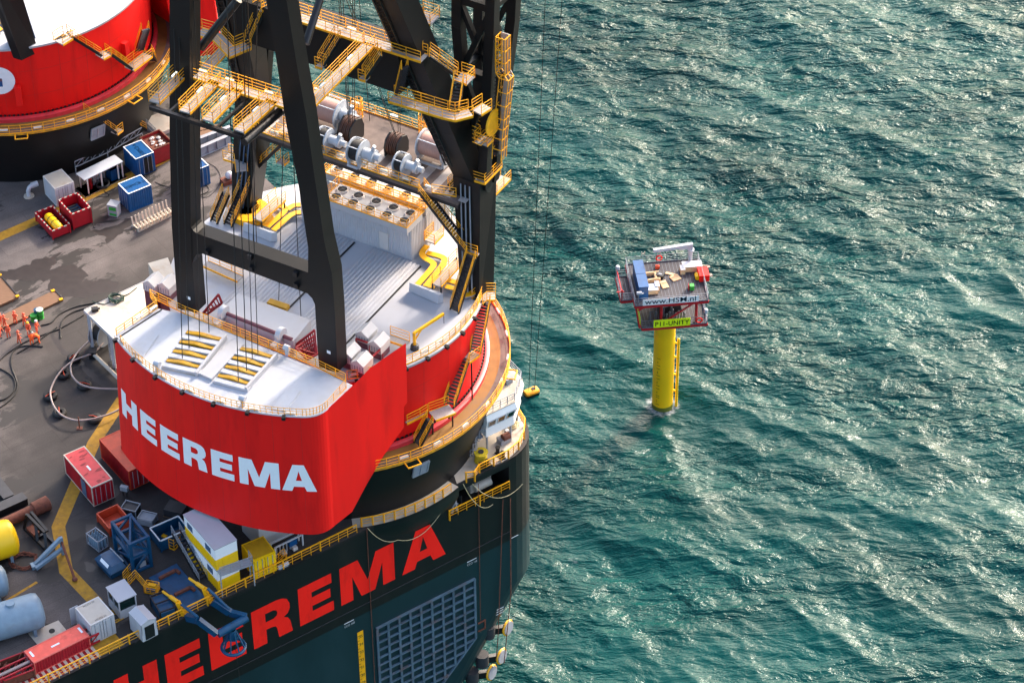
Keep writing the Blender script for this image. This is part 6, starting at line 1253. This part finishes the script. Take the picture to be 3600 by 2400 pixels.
def tank(label, e0, e1, z, r, mt, name='storage_tank'):
    P, Q = G(*e0, z), G(*e1, z); d = Q-P; L = d.length; t = thing(name, label, 'tank', V((P.x+Q.x, P.y+Q.y, 0))/2, atan2(d.y, d.x)); m = M(); m.lathe([(.01, -L/2), (r*.6, -L/2+.1), (r*.92, -L/2+.35), (r, -L/2+.8), (r, L/2-.8), (r*.92, L/2-.35), (r*.6, L/2-.1), (.01, L/2)], 36)
    map_m(m, lambda p: V((p.z, p.x, p.y+z))).obj('shell', mt, t, smooth=50)
    for x in (-L*.3, L*.3): m = M(); m.box((x, 0, 0), (.3, r*1.7, z-r*.55)); m.obj('saddle', LBLUE, t)
    m = M(); m.tube((L*.05, 0, z+r-.05), (L*.05, 0, z+r+.25), .45, 14); m.obj('manhole', LBLUE, t, smooth=40); return t
tank('large pale blue horizontal tank in the lower left corner', (-90, 2210), (152, 2138), 2.0, 1.8, LBLUE); tank('pale blue tank end cut by the left edge above the large tank', (-190, 2085), (28, 2035), 1.8, 1.6, LBLUE); tank('big yellow worn cylinder cut by the left edge', (-140, 1945), (58, 1880), 2.0, 1.9, PYEL, 'storage_cylinder')
P, Q = G(0, 1845, .7), G(172, 1765, .7); t = thing('pile_pipe', 'long rusty brown pipe pile lying above the yellow cylinder', 'pipe', V((P.x, P.y, 0)), atan2((Q-P).y, (Q-P).x)); L = (Q-P).length; m = M(); m.tube((-4, 0, .7), (L, 0, .7), .55, 18); m.obj('pipe', RUST, t, smooth=40); m = M(); m.lathe([(.56, L-1.9), (.75, L-1.8), (.78, L-.1), (.56, L)], 16); map_m(m, lambda p: V((p.z, p.x, p.y+.7))).obj('collar', RUST, t, smooth=40)
t = thing('cradle_frame', 'dark angled steel cradle frame between the rusty pipe and the yellow stripe', 'frame', G(140, 1890, 0), radians(-50)); m = M()
for a, b in (((-2, -.5, .2), (2, -.5, .2)), ((-2, .6, .2), (2, .6, .2)), ((-2, -.5, .2), (-1.6, -.2, 2.2)), ((-1.6, -.2, 2.2), (1.2, 0, 1.6)), ((1.2, 0, 1.6), (2, -.5, .2)), ((-2, .6, .2), (-1.6, .3, 2.2)), ((-1.6, .3, 2.2), (1.2, .3, 1.6)), ((0, -.5, .2), (0, .6, .2)), ((-.5, 0, 1.9), (.4, -.5, .2))): m.beam(a, b, .28)
m.obj('frame', STEEL, t); m = M(); m.box((-.8, -.2, .3), (1.4, .7, .4)); m.obj('tool_tray', RUST, t)
t = thing('fender_arm', 'grey blue triangular steel arm standing by the yellow stripe', 'frame', G(180, 1970, 0), radians(28)); m = M(); m.beam((-1.8, 0, .2), (1.4, .3, 2.2), .35); m.beam((-1.8, -.5, .2), (1.4, -.1, 1.2), .35); m.beam((1.4, .3, 0), (1.4, .3, 2.3), .3); m.beam((-1.9, -.4, .2), (-1.9, .3, .2), .4); m.obj('arm', LBLUE, t)
A_, B_ = G(210, 1885, 2.0), G(263, 2035, .2); t = thing('rusty_rod', 'long rusty bar leaning from the grey arm to the yellow stripe', 'bar', V((B_.x, B_.y, 0))); m = M(); m.beam(A_-V((B_.x, B_.y, 0)), B_-V((B_.x, B_.y, 0)), .22, .22); m.sph(V((0, 0, .2)), .3, 8, 5, .6); m.obj('bar', RUST, t)
t = thing('wire_coil', 'loose coil of rusty wire rope in front of the yellow cylinder', 'rope', G(85, 1975, 0)); m = M(); rg = random.Random(21)
for k in range(4): m.path([V((rg.uniform(1.0, 1.6)*cos(i*.5+k), rg.uniform(.8, 1.4)*sin(i*.5+k), .06+.2*rg.random())) for i in range(26)], .05, 5)
m.obj('coil', RUST, t)
for k, (a, b, lb) in enumerate((((-20, 1700), (35, 1770), 'black steel girder at the left edge, the upper one'), ((-30, 1820), (92, 1765), 'black steel girder lying across above the rusty pipe'))):
    A_, B_ = G(*a, 0), G(*b, 0); d = B_-A_; t = thing('steel_girder', lb, 'girder', A_, atan2(d.y, d.x)); m = M(); m.obox((0, -.5, .05), (d.length, 0, 0), (0, 1.0, 0), (0, 0, .9)); m.obj('girder', STEEL, t); m = M(); m.obox((0, -.6, .95), (d.length, 0, 0), (0, 1.2, 0), (0, 0, .06)); m.obj('flange', DGREY, t)
t = thing('hatch_plate', 'pale worn deck hatch plate beside the large pale blue tank', 'hatch', G(170, 2225, 0), SROT); m = M(); m.prism([(-1.6, -1.1), (1.2, -1.1), (1.6, -.6), (1.6, .9), (-1.6, 1.1)], .01, .09); m.obj('plate', CREAM, t); m = M(); m.tube((.4, 0, .09), (.4, 0, .13), .3, 12); m.obj('hatch_ring', RUBBER, t)
# white winch house under the counterweight, with a valve stand
t = thing('deck_house', 'plain white deck house tucked under the red counterweight', 'deckhouse', G(1040, 1905, 0)+SV*2.2, SROT); m = M(); m.box((0, .6, 0), (7.0, 3.4, 3.2)); m.obj('wall', WHITE2, t); m = M(); m.box((2.2, -1.11, .5), (.9, .03, 2.0)); m.obj('door', CREAMW, t)
p = G(1010, 1930, 0); t = thing('valve_stand', 'white valve stand with a blue box in front of the white deck house', 'valve stand', p, SROT); m = M()
for x in (-1.6, 1.6):
    for y in (-.4, .4): m.beam((x, y, 0), (x, y, 1.5), .14)
for y in (-.4, .4): m.beam((-1.6, y, 1.45), (1.6, y, 1.45), .14)
m.obj('frame', WHITE2, t); m = M(); m.box((.5, -.2, .6), (.9, .5, .6)); m.obj('blue_box', BLUE, t); m = M()
for i in range(5): m.tube((-1.4+i*.4, -.3, .2), (-1.4+i*.4, -.3, 1.4), .08, 6)
m.obj('pipe', GREY, t); m = M(); m.box((-.6, -.3, 0), (.5, .5, .4)); m.box((.6, -.4, 0), (.5, .5, .4)); m.obj('tray', CREAMW, t)
a_ = G(962, 1990, 0); t = thing('safety_barrier', 'small yellow corner barrier on deck beside the plain yellow container', 'barrier', a_); m = M(); m.rail([V(), G(1000, 1955, 0)-a_, G(1010, 1975, 0)-a_], sp=.7); m.obj('panel', YEL, t)
m = M(); p = G(995, 1992, 0); t = thing('gas_canister', 'white canister lying by the hull railing near the yellow container', 'canister', p, SROT); m.tube((-.6, 0, .25), (.6, 0, .25), .25, 12); m.obj('body', WHITE2, t, smooth=40); m = M(); m.box((0, 0, 0), (1.0, .4, .08)); m.obj('stand', GREY, t)
# ------------------------------------------------------------------ monopile platform
PO = V((18.4, 267.6, WZ)); PR = radians(6.2)
pf = thing('monopile_platform', 'small red and grey two deck platform on a yellow pile standing in the sea', 'platform', PO, PR)
def pl(P): q = P-PO; c, s = cos(-PR), sin(-PR); return V((q.x*c-q.y*s, q.x*s+q.y*c, q.z))
ZL_, ZU = 15.5, 19.0
def KP(x, y, z): return pl(G(x, y, z+WZ))
def kx(x, y, ox=2150, oy=840, k=1758/370): return (ox+x/k, oy+y/k)
def U_(x, y, z=ZU): return KP(*kx(x, y), z)
m = M(); m.tube((0, 0, -6), (0, 0, ZL_-.3), 1.29, 40); pile = m.obj('pile', PYEL, pf, smooth=40)
GROWTH = mat('marine_growth', (96, 104, 20), .7, var=.2)
m = M(); m.lathe([(1.3, -2), (1.3, .35)], 40); m.obj('splash_band', GROWTH, pf)
m = M(); m.tube((1.68, -.3, -2), (1.68, -.3, 10.4), .17, 12); m.sph((1.68, -.3, 10.4), .17, 12, 6); 
for z in (2.0, 4.6, 7.4, 9.6): m.tube((1.1, -.1, z+.3), (1.68, -.3, z), .13, 8)
m.obj('riser_pipe', PYEL, pf, smooth=40)
m = M()
for i, z in enumerate((1.2, 2.6, 4.2, 5.8, 7.4)):
    a = radians(-128); n = V((cos(a), sin(a), 0)); t = V((-n.y, n.x, 0)); tm = text_mesh('24680'[i], .5, .004)
    g = map_m(tm, lambda p: n*1.305+t*(p.x*.6-.2)+V((0, 0, z+p.z))); m.add(g.v, g.f)
    for dz in (-.35, .75): m.obox(n*1.3+t*-.25+V((0, 0, z+dz)), t*.5, n*.012, (0, 0, .06))
m.obj('depth_marks', INK, pf)
PGR = mat('platform_grating', (52, 49, 56), .7, var=.15, scale=4); RDP = mat('platform_red', (176, 24, 36), .45, var=.1); GALV = mat('galvanised', (112, 118, 128), .45, .3, var=.1)
def deck(x0, x1, y0, y1, z, name):
    m = M(); m.obox((x0, y0, z-.06), (x1-x0, 0, 0), (0, y1-y0, 0), (0, 0, .06)); o = m.obj(name, PGR, pf); m = M()
    for a, b in (((x0, y0), (x1, y0)), ((x1, y0), (x1, y1)), ((x1, y1), (x0, y1)), ((x0, y1), (x0, y0))): m.beam((*a, z-.2), (*b, z-.2), .2, .28)
    for x in (x0*.4, x1*.4): m.beam((x, y0, z-.25), (x, y1, z-.25), .2, .3)
    m.obj('edge_beam', RDP, o); m = M()
    for i in range(int((x1-x0)/.42)): m.obox((x0+.1+i*.42, y0+.1, z+.001), (.03, 0, 0), (0, y1-y0-.2, 0), (0, 0, .006))
    m.obj('grating_bars', GALV, o); r = M(); r.rail([(x0, y0, z), (x1, y0, z), (x1, y1, z), (x0, y1, z)], closed=True, sp=1.3, w=.05); r.obj('railing', GALV, o); return o
ux0, ux1, uy0, uy1 = -4.3, 4.4, -3.75, 4.1
deck(ux0, ux1, uy0, uy1, ZU, 'upper_deck'); deck(-3.4, 4.4, -3.75, 3.9, ZL_, 'lower_deck')
deck(-5.75, -4.4, -2.2, 2.2, ZU-.3, 'side_platform')
for x, y in ((-1.1, -3.3), (3.1, -3.3), (-1.1, 3.3), (3.1, 3.3)): m = M(); m.tube((x, y, ZL_-.6), (x, y, ZU-.1), .17, 10); m.obj('column', RDP, pf, smooth=40)
m = M(); m.tube((3.0, -3.3, ZU-.4), (-.9, -3.3, ZL_+.2), .12, 8); m.tube((-1.1, -3.3, ZU-.4), (-1.1, 3.3, ZL_+.2), .12, 8); m.tube((-3.9, -3.5, ZU-.9), (-2.6, -3.3, ZU-.3), .12, 8); m.tube((-4.2, -3.6, ZU-.2), (-3.7, -3.6, ZL_), .11, 8); m.obj('brace', RDP, pf, smooth=40)
m = M(); m.lathe([(1.3, ZL_-1.2), (2.0, ZL_-.3), (.01, ZL_-.28)], 24); m.obj('pile_cap', PYEL, pf)
m = M(); b0, b1 = -3.72+.9, 2.95
m.obox((b0-.6, uy0-.06, ZU+.02), (b1-b0+.9, 0, 0), (0, .03, 0), (0, -.06, .95)); bn = m.obj('banner', LETW, pf); tm = text_mesh('www.HSM.nl', 1.15, .006, 1.02, .014); w_ = max(v[0] for v in tm.v); sx_ = (b1-b0+.3)/w_
map_m(tm, lambda p: V((b0-.35+p.x*sx_, uy0-.075-.06*p.z, ZU+.2+p.z*.95))).obj('banner_lettering', mat('banner_blue', (14, 44, 74), .5), bn)
m = M(); m.obox((-2.05, -3.83, ZL_+.0), (4.4, 0, 0), (0, .04, 0), (0, 0, 1.15)); sg = m.obj('name_board', LIME, pf); tm = text_mesh('P11-UNITY', .92, .006, 1.05, .012); w_ = max(v[0] for v in tm.v); map_m(tm, lambda p: V((-1.9+p.x*4.1/w_, -3.85, ZL_+.25+p.z))).obj('board_lettering', INK, sg)
m = M(); m.obox((-3.56, -3.2, ZL_+.05), (.04, 0, 0), (0, 3.2, 0), (0, 0, 1.1)); m.obj('name_board', LIME, pf)
# process gear on the lower deck
m = M(); m.tube((1.2, -1.6, ZL_+1.6), (3.8, -1.4, ZL_+1.6), .16, 10); m.obj('orange_pipe', YELT, pf, smooth=40)
m = M(); m.path([(-2.3, -2.4, ZL_+.1), (-2.3, -2.4, ZL_+1.3), (-1.6, -2.4, ZL_+1.3), (-1.6, -2.4, ZL_+.1)], .12, 8); m.path([(-.6, -2, ZL_+.1), (-.6, -2, ZL_+1.5), (.4, -1.6, ZL_+1.5), (.4, -1.6, ZL_+.1)], .16, 8)
for i in range(7): m.tube((-.3+i*.35, -2.6, ZL_+.05), (-.3+i*.35, -2.6, ZL_+.8+.3*(i % 3)), .1, 8); m.sph((-.3+i*.35, -2.6, ZL_+.9+.3*(i % 3)), .16, 8, 5)
m.obj('pipework', GALV, pf, smooth=40)
m = M(); m.box((.4, 0, ZL_), (2.6, 1.8, 1.6)); m.obj('skid', DGREY, pf)
def ringbuoy(P, mt=RED): m = M(); m.path([P+V((.34*cos(i*pi/10), 0, .34*sin(i*pi/10))) for i in range(20)], .085, 8, True); m.obj('lifebuoy', RED, pf, smooth=60)
ringbuoy(V((3.4, -3.85, ZL_+.65))); q = U_(810, 400, ZU+.6); ringbuoy(V((q.x, uy1-.1, ZU+.7)))
m = M(); m.tube((4.2, -3.6, ZL_), (4.2, -3.6, ZL_+1.6), .08); m.lathe([(.01, 0), (.25, 0), (.28, .35), (.2, .5), (.01, .52)], 12, c=(4.2, -3.6, ZL_+1.6)); m.obj('lantern', WHITE2, pf, smooth=40)
m = M(); q = V((-5.6, 1.9, ZU-.3)); m.tube(q, q+V((0, 0, 1.5)), .07); m.lathe([(.01, 0), (.25, 0), (.28, .35), (.2, .5), (.01, .52)], 12, c=q+V((0, 0, 1.5))); m.obj('lantern', WHITE2, pf, smooth=40)
m = M(); m.beam((-5.65, -2.1, ZU-.3), (-5.65, -2.1, ZU+1.3), .14); m.beam((-6.3, -2.1, ZU+1.0), (-5.4, -2.1, ZU+1.0), .12); m.beam((-5.65, 2.1, ZU-.3), (-5.65, 2.1, ZU+.9), .14); m.beam((-5.65, -2.1, ZU+.9), (-5.65, 2.1, ZU+.9), .1); m.obj('davit_post', RDP, pf)
# ladder on the right
m = M()
for s in (-.2, .2): m.beam((4.2+s, -2.6, ZL_), (4.2+s, -2.6, ZU), .06)
for i in range(11): m.beam((4.0, -2.6, ZL_+.2+i*.32), (4.4, -2.6, ZL_+.2+i*.32), .05)
m.obj('ladder', NAVY, pf)
for y in (.6, 2.2): m = M(); m.beam((4.45, y, ZU+.2), (5.6, y, ZU+.2), .12); m.beam((4.45, y+.5, ZU+.2), (5.6, y+.2, ZU+.2), .08); m.obj('lift_bracket', CREAM, pf)
for x in (-2.2, -.3):
    m = M(); p = V((x, uy1+.1, ZU+1.1))
    for s in (-.18, .18): m.beam(p+V((s, 0, 0)), p+V((s, 0, .6)), .08)
    m.beam(p+V((-.18, 0, .3)), p+V((.18, 0, .3)), .08); m.obj('aerial_bracket', CREAM, pf)
# platform crane
q = U_(1310, 430); m = M(); m.tube(q, q+V((0, 0, 2.2)), .26, 14); m.lathe([(.45, 2.2), (.45, 2.4), (.01, 2.41)], 16, c=q); pc_ = m.obj('crane_post', WHITE2, pf, smooth=40)
tp = q+V((0, 0, 2.4)); m = M(); m.box(tp, (.45, .5, .8)); m.beam(tp+V((.2, 0, .65)), tp+V((-4.6, -.65, .7)), .42, .42); m.beam(tp+V((0, 0, .3)), tp+V((-1.5, -.22, .42)), .38, .32); m.obj('crane_jib', WHITE2, pc_)
def item(name, label, cat, P, sz, mt, rz=0, parts=()):
    t = thing(name, label, cat, PO+Matrix.Rotation(PR, 3, 'Z') @ P, PR+rz); m = M(); m.box((0, 0, 0), sz); m.obj('body', mt, t); return t
q = U_(1340, 505); t = item('cargo_box', 'white topped box at the foot of the white platform crane', 'box', V((q.x, q.y, ZU+.02)), (2.3, 1.1, .75), PLY); m = M(); m.box((0, 0, .76), (2.36, 1.16, .06)); m.obj('lid', WHITE2, t)
q = U_(1182, 560); t = item('cargo_box', 'tall narrow white crate left of the box by the platform crane', 'box', V((q.x, q.y, ZU+.02)), (.55, .9, .7), PLY); m = M(); m.box((0, 0, .71), (.58, .94, .06)); m.obj('lid', WHITE2, t)
q = U_(600, 880); t = item('cargo_box', 'long white topped crate behind the banner', 'box', V((q.x, q.y, ZU+.02)), (2.4, 1.2, .6), PLY); m = M(); m.box((0, 0, .61), (2.46, 1.26, .06)); m.obj('lid', WHITE2, t)
q = U_(757, 830); t = item('cargo_box', 'small white topped crate at the end of the long crate behind the banner', 'box', V((q.x, q.y, ZU+.02)), (.5, .95, .7), PLY); m = M(); m.box((0, 0, .71), (.54, 1.0, .06)); m.obj('lid', WHITE2, t)
q = U_(470, 700); t = thing('site_container', 'narrow blue container on the left of the platform upper deck', 'container', PO+Matrix.Rotation(PR, 3, 'Z') @ V((ux0+1.15, -.2, ZU+.02)), PR); m = M()
m.obox((-.55, -2.5, 0), (1.1, 0, 0), (0, 5.0, 0), (0, 0, 1.9)); m.obj('body', BLUE, t); m = M(); m.obox((-.6, -2.55, 1.91), (1.2, 0, 0), (0, 2.5, 0), (0, 0, .06)); m.obox((-.6, .0, 1.91), (1.2, 0, 0), (0, 2.55, 0), (0, 0, .06)); m.obj('roof', BLUE, t); m = M(); m.obox((-.3, -2.53, .9), (.3, 0, 0), (0, .02, 0), (0, 0, .25)); m.obj('sticker', TEXTW, t)
for lb, cx, cy, w_, l_, a in (('pale square plywood sheet right of the middle of the platform deck', 1065, 655, 1.1, 1.0, .5), ('pale plank sticking out beside the square sheet', 985, 592, .35, 1.2, 1.2), ('pale plank bundle lying in the centre of the platform deck', 878, 765, .8, 1.4, .3)):
    q = U_(cx, cy); t = thing('plywood_sheet', lb, 'timber', PO+Matrix.Rotation(PR, 3, 'Z') @ V((q.x, q.y, ZU+.02)), a); m = M(); m.box((0, 0, 0), (w_, l_, .1)); m.obj('board', PLY, t); m = M(); m.box((0, l_*.2, .1), (w_*.8, .12, .06)); m.obj('batten', PLY, t)
for i, (cx, cy, l_, a, lb) in enumerate(((630, 605, 2.3, .05, 'pale timber beam beside the blue platform container, the far one'), (650, 720, 2.4, .12, 'pale timber beam beside the blue platform container, the near one'), (730, 640, 1.3, 1.6, 'short pale timber beam joining the ends of the other two'))):
    q = U_(cx, cy); t = thing('timber_beam', lb, 'timber', PO+Matrix.Rotation(PR, 3, 'Z') @ V((q.x, q.y, ZU+.02)), PR+a); m = M(); m.box((0, 0, 0), (l_, .28, .4)); m.obj('beam', PLY, t); m = M(); m.box((0, 0, .4), (l_*.9, .1, .06)); m.obj('batten', PLY, t)
q = U_(810, 640); t = thing('black_case', 'black equipment case at the end of the timber beams', 'case', PO+Matrix.Rotation(PR, 3, 'Z') @ V((q.x, q.y, ZU+.02)), -.4); m = M(); m.box((0, 0, 0), (.95, .7, .5)); m.obj('case', STEEL, t); m = M(); m.box((0, 0, .5), (.4, .2, .04)); m.obj('label_plate', GREY, t)
q = U_(1530, 640); t = thing('life_raft_cover', 'red covered box with yellow floats at the right edge of the platform', 'cover', PO+Matrix.Rotation(PR, 3, 'Z') @ V((q.x, q.y, ZU+.02)), PR); m = M(); m.box((0, 0, .0), (1.2, 1.7, .9)); m.obj('body', RED, t); m = M(); m.tube((-.3, .95, .3), (.2, .95, .3), .35, 12); m.tube((-.75, -.5, .3), (-.75, .3, .3), .3, 12); m.obj('float', PYEL, t, smooth=40)
q = U_(1340, 835); t = thing('green_bin', 'small green bin with a red board near the banner end', 'bin', PO+Matrix.Rotation(PR, 3, 'Z') @ V((q.x, q.y, ZU+.02)), PR); m = M(); m.box((0, 0, 0), (.5, .6, .6)); m.obj('bin', GREEN, t); m = M(); m.box((-.4, 0, 0), (.06, .6, .7)); m.obj('board', CRIM, t)
q = U_(765, 490); t = thing('tool_box', 'little orange box at the far rail of the platform', 'box', PO+Matrix.Rotation(PR, 3, 'Z') @ V((q.x, q.y, ZU+.02)), PR); m = M(); m.box((0, 0, 0), (.5, .4, .4)); m.obj('box', ORANGE, t); m = M(); m.box((0, 0, .4), (.3, .1, .08)); m.obj('handle', ORANGE, t)
q = U_(370, 850); t = thing('signal_lamp', 'white signal lamp on a post at the left front corner of the platform', 'lamp', PO+Matrix.Rotation(PR, 3, 'Z') @ V((ux0+.4, uy0+.4, ZU+.02)), PR); m = M(); m.tube((0, 0, 0), (0, 0, 1.6), .06); m.obj('post', GALV, t); m = M(); m.tube((-.2, 0, 1.6), (.4, 0, 1.6), .2, 12); m.obj('lamp_head', WHITE2, t, smooth=40)
# ------------------------------------------------------------------ orange subsea vehicle at the surface beside the hull
rv = thing('subsea_vehicle', 'yellow orange underwater vehicle breaking the surface beside the bow', 'vehicle', G(1868, 1385, WZ+.3), radians(30)); m = M(); m.box((0, 0, -.6), (1.7, 1.1, .9)); m.obj('frame', STEEL, rv); m = M(); m.lathe([(.01, -.95), (.5, -.9), (.58, -.6), (.58, .6), (.5, .9), (.01, .95)], 14); map_m(m, lambda p: V((p.z, p.x*1.05, .45+p.y*.6))).obj('float', mat('float_orange', (250, 160, 10), .45), rv, smooth=50); m = M()
pass; m = M(); m.box((.3, 0, .75), (.5, .35, .12)); m.obj('panel', STEEL, rv)
# thin lines running up from the vehicle, out of the picture
for dx, x2, dy in ((-.3, 1918, -14), (.4, 1978, -10)):
    y0 = rv.location.y+dy; q = ray(x2, -30); T = CAM+q*(y0/q.y); S_0 = rv.location+V((dx, 0, .8)); dl = T-S_0; m = M(); m.tube((0, 0, 0), dl, .035, 5); o = m.obj('tether', ROPEM, rv); o.matrix_parent_inverse = (Matrix.Translation(rv.location) @ Matrix.Rotation(rv.rotation_euler.z, 4, 'Z')).inverted(); o.location = S_0
# ------------------------------------------------------------------ deck crew
def skin_mesh(J, E, root=0):
    me = bpy.data.meshes.new('body'); me.from_pydata([j[0] for j in J], E, []); o = bpy.data.objects.new('body', me); COL.objects.link(o)
    md = o.modifiers.new('s', 'SKIN'); md.use_smooth_shade = True
    for i, j in enumerate(J):
        r = j[1]; r = r if isinstance(r, tuple) else (r, r); me.skin_vertices[0].data[i].radius = r
        me.skin_vertices[0].data[i].use_root = (i == root)
    ss = o.modifiers.new('u', 'SUBSURF'); ss.levels = 1; ss.render_levels = 1
    dg = bpy.context.evaluated_depsgraph_get(); nm = bpy.data.meshes.new_from_object(o.evaluated_get(dg)); bpy.data.objects.remove(o); bpy.data.meshes.remove(me); return nm
def person_mesh(bend=0., armL=.2, armR=.3, stride=.12, lean=0., knee=0., elbow=.5):
    # z up, facing -y; bend = forward bend at the hip in radians
    hz = .92-knee*.32
    def up(p): # torso point rotated forward about the hips
        y, z = p[1], p[2]-hz; c, s = cos(bend), sin(bend); return (p[0]+lean*z, y*c-z*s, hz+z*c+y*s)
    J = [((0, 0, hz), (.165, .125)), (up((0, 0, hz+.22)), (.16, .12)), (up((0, 0, hz+.42)), (.19, .13)), (up((0, .01, hz+.54)), (.075, .075)), (up((0, -.01, hz+.63)), (.085, .09)), (up((0, -.015, hz+.74)), (.095, .105)), (up((0, -.01, hz+.83)), (.07, .08))]
    E = [(0, 1), (1, 2), (2, 3), (3, 4), (4, 5), (5, 6)]
    hands = []
    for s, arm in ((-1, armL), (1, armR)):
        n = len(J); sh_ = V(up((s*.2, 0, hz+.45))); dwn = V((s*.12, -sin(arm)*.9, -cos(arm))).normalized(); el = sh_+dwn*.29; fw = V((-s*.05, -sin(arm+elbow), -cos(arm+elbow))).normalized(); wr = el+fw*.25; ha = wr+fw*.09
        J += [(tuple(sh_), (.075, .075)), (tuple(el), (.055, .055)), (tuple(wr), (.043, .043)), (tuple(ha), (.042, .025))]; E += [(2, n), (n, n+1), (n+1, n+2), (n+2, n+3)]; hands.append((ha, fw, s))
    for s in (-1, 1):
        n = len(J); y = s*stride; J += [((s*.1, 0, hz-.06), (.105, .11)), ((s*.13, y*.5-knee*.3, .48), (.078, .08)), ((s*.14, y, .1), (.058, .06)), ((s*.15, y-.1, .05), (.05, .045)), ((s*.155, y-.19, .04), (.04, .035))]; E += [(0, n), (n, n+1), (n+1, n+2), (n+2, n+3), (n+3, n+4)]
    nm = skin_mesh(J, E)
    m = M(); m.v = [tuple(v.co) for v in nm.vertices]; m.f = [tuple(p.vertices) for p in nm.polygons]; hd = V(J[5][0]); hc = V(J[4][0])
    for p in nm.polygons:
        c = p.center; k = 0
        if (c-hd).length < .2 or (c-hc).length < .09: k = 1
        elif any((c-h[0]).length < .08 for h in hands): k = 1
        elif c.z < .13: k = 2
        m.m.append(k)
    bpy.data.meshes.remove(nm); m.mi = 1
    for ha, fw, s in hands:                # four fingers and a thumb
        sd = fw.cross(V((0, 1, 0))).normalized()
        for i, L in enumerate((.07, .08, .075, .06)): b = ha+sd*(i-1.5)*.02; m.tube(b, b+fw*L*.6-V((0, .01, 0)), .009, 5); m.tube(b+fw*L*.6-V((0, .01, 0)), b+fw*L-V((0, .03, .005)), .008, 5)
        m.tube(ha-sd*.03*s-fw*.03, ha-sd*.065*s+fw*.02-V((0, .02, 0)), .011, 5)
    nrm = V((0, -1, 0)); f = V(up((0, -.11, hz+.73)))
    q = V((0, -cos(bend), -sin(bend))); u = V((0, -sin(bend), cos(bend))); m.add([f+V((-.018, 0, 0))-u*.02, f+V((.018, 0, 0))-u*.02, f+u*.045, f+q*.03-u*.01], [(0, 1, 3), (1, 2, 3), (2, 0, 3)])
    m.mi = 2
    for s in (-1, 1): m.sph(f+V((s*.034, 0, 0))+u*.03+q*.002, .01, 6, 4)
    m.obox(f+V((-.025, 0, 0))-u*.05+q*.002, (.05, 0, 0), q*.004, u*.008); m.mi = 1
    for s in (-1, 1): m.sph(V(J[5][0])+V((s*.1, 0, 0)), .025, 6, 4, 1.3)
    return m, V(J[6][0]), V(J[5][0]), u
def person(label, P, rz, suit, hat, pose, vest=False):
    t = thing('person', label, 'person', P, rz, 'deck crew in orange'); m, top, hd, u = person_mesh(**pose)
    m.obj('body', [suit, SKIN, RUBBER], t, smooth=60)
    h = M(); y = V((1, 0, 0)).cross(u) if abs(u.z) < .99 else V((0, 1, 0)); rows = []
    h.lathe([(.175, -.005), (.14, .0), (.135, .06), (.105, .11), (.05, .14), (.001, .145)], 14); q = V((0, 0, 1)).rotation_difference(u)
    map_m(h, lambda p: hd+u*.045+(q @ p)).obj('helmet', hat, t, smooth=50)
    b = M()
    for z in (1.18, 1.32): b.lathe([(.2, z), (.2, z+.05)], 12)
    return t
HO = mat('helmet_orange', (240, 84, 50), .35, var=.03); HW = mat('helmet_white', (235, 235, 235), .35, var=.02); HY = mat('helmet_yellow', (250, 190, 30), .35, var=.02); HG = mat('helmet_green', (10, 70, 40), .35, var=.02)
ST = dict(); CREW = [
 ((3, 1146), 'crew member in orange at the left edge, farthest left of the back row', .6, COVER, HO, dict(armL=.3, armR=.5)),
 ((18, 1152), 'crew member in orange standing second from the left edge in the back row', 2.6, COVER, HO, dict(armL=.7, armR=.2, stride=.08)),
 ((55, 1139), 'crew member in orange with legs apart at the end of the long timber cover', 3.0, COVER, HO, dict(stride=.05, armL=.25, armR=.25, elbow=.9)),
 ((88, 1146), 'crew member in orange looking down, left of the green barrel', 2.7, COVER, HO, dict(armL=.4, armR=.4, elbow=1.1, lean=.02)),
 ((31, 1187), 'stout crew member in orange in the front left, arms folded', .2, COVER, HO, dict(armL=.5, armR=.5, elbow=1.5, stride=.06)),
 ((102, 1176), 'crew member in orange with a yellow helmet', .4, COVER, HY, dict(stride=.16, armL=.6, armR=.3)),
 ((131, 1170), 'crew member in orange with a white helmet, standing upright beside the black hose', .9, COVER, HW, dict(armL=.5, armR=.2, lean=.03)),
 ((68, 1208), 'crew member in orange standing alone nearest the straight black hose', 2.2, COVER, HO, dict(stride=.14, armL=.2, armR=.6)),
 ((113, 1212), 'crew member in bright orange with a green helmet, bending down to the hose', 3.3, COVER2, HG, dict(bend=.75, armL=.3, armR=.2, knee=.35, elbow=.3)),
 ((139, 1205), 'crew member in bright orange with a white helmet, bent over the hose', -1.9, COVER2, HW, dict(bend=1.1, armL=.15, armR=.25, knee=.1, elbow=.2)),
 ((2, 1184), 'crew member in orange cut by the left edge, in the front row', 1.2, COVER, HO, dict(armL=.3, armR=.3)),
 ((826, 652), 'worker in orange beside the white deck pump behind the black legs', 1.0, COVER2, HO, dict(bend=.3, armL=.5, armR=.4))]
for (x, y), lb, rz, su, ha, po in CREW: person(lb, G(x, y, 0), rz, su, ha, po)
for k, (x, y, mt, h, lb) in enumerate(((121, 1126, GREEN, .8, 'green open drum right of the crew'), (134, 1115, NAVY, 1.1, 'dark blue drum behind the green ones'), (143, 1117, GREEN, 1.2, 'white topped green drum standing right of the dark blue one'))):
    t = thing('drum', lb, 'drum', G(x, y, 0), 0, 'drums beside the crew'); m = M(); m.lathe([(.01, 0), (.38, 0), (.4, .03), (.38, .06), (.38, h*.48), (.4, h*.5), (.38, h*.52), (.38, h-.03), (.4, h), (.01, h-.01)], 16); m.obj('body', mt, t, smooth=40); m = M(); m.lathe([(.39, h+.002), (.01, h+.003)], 16); m.obj('lid', TEXTW if k == 2 else mt, t)
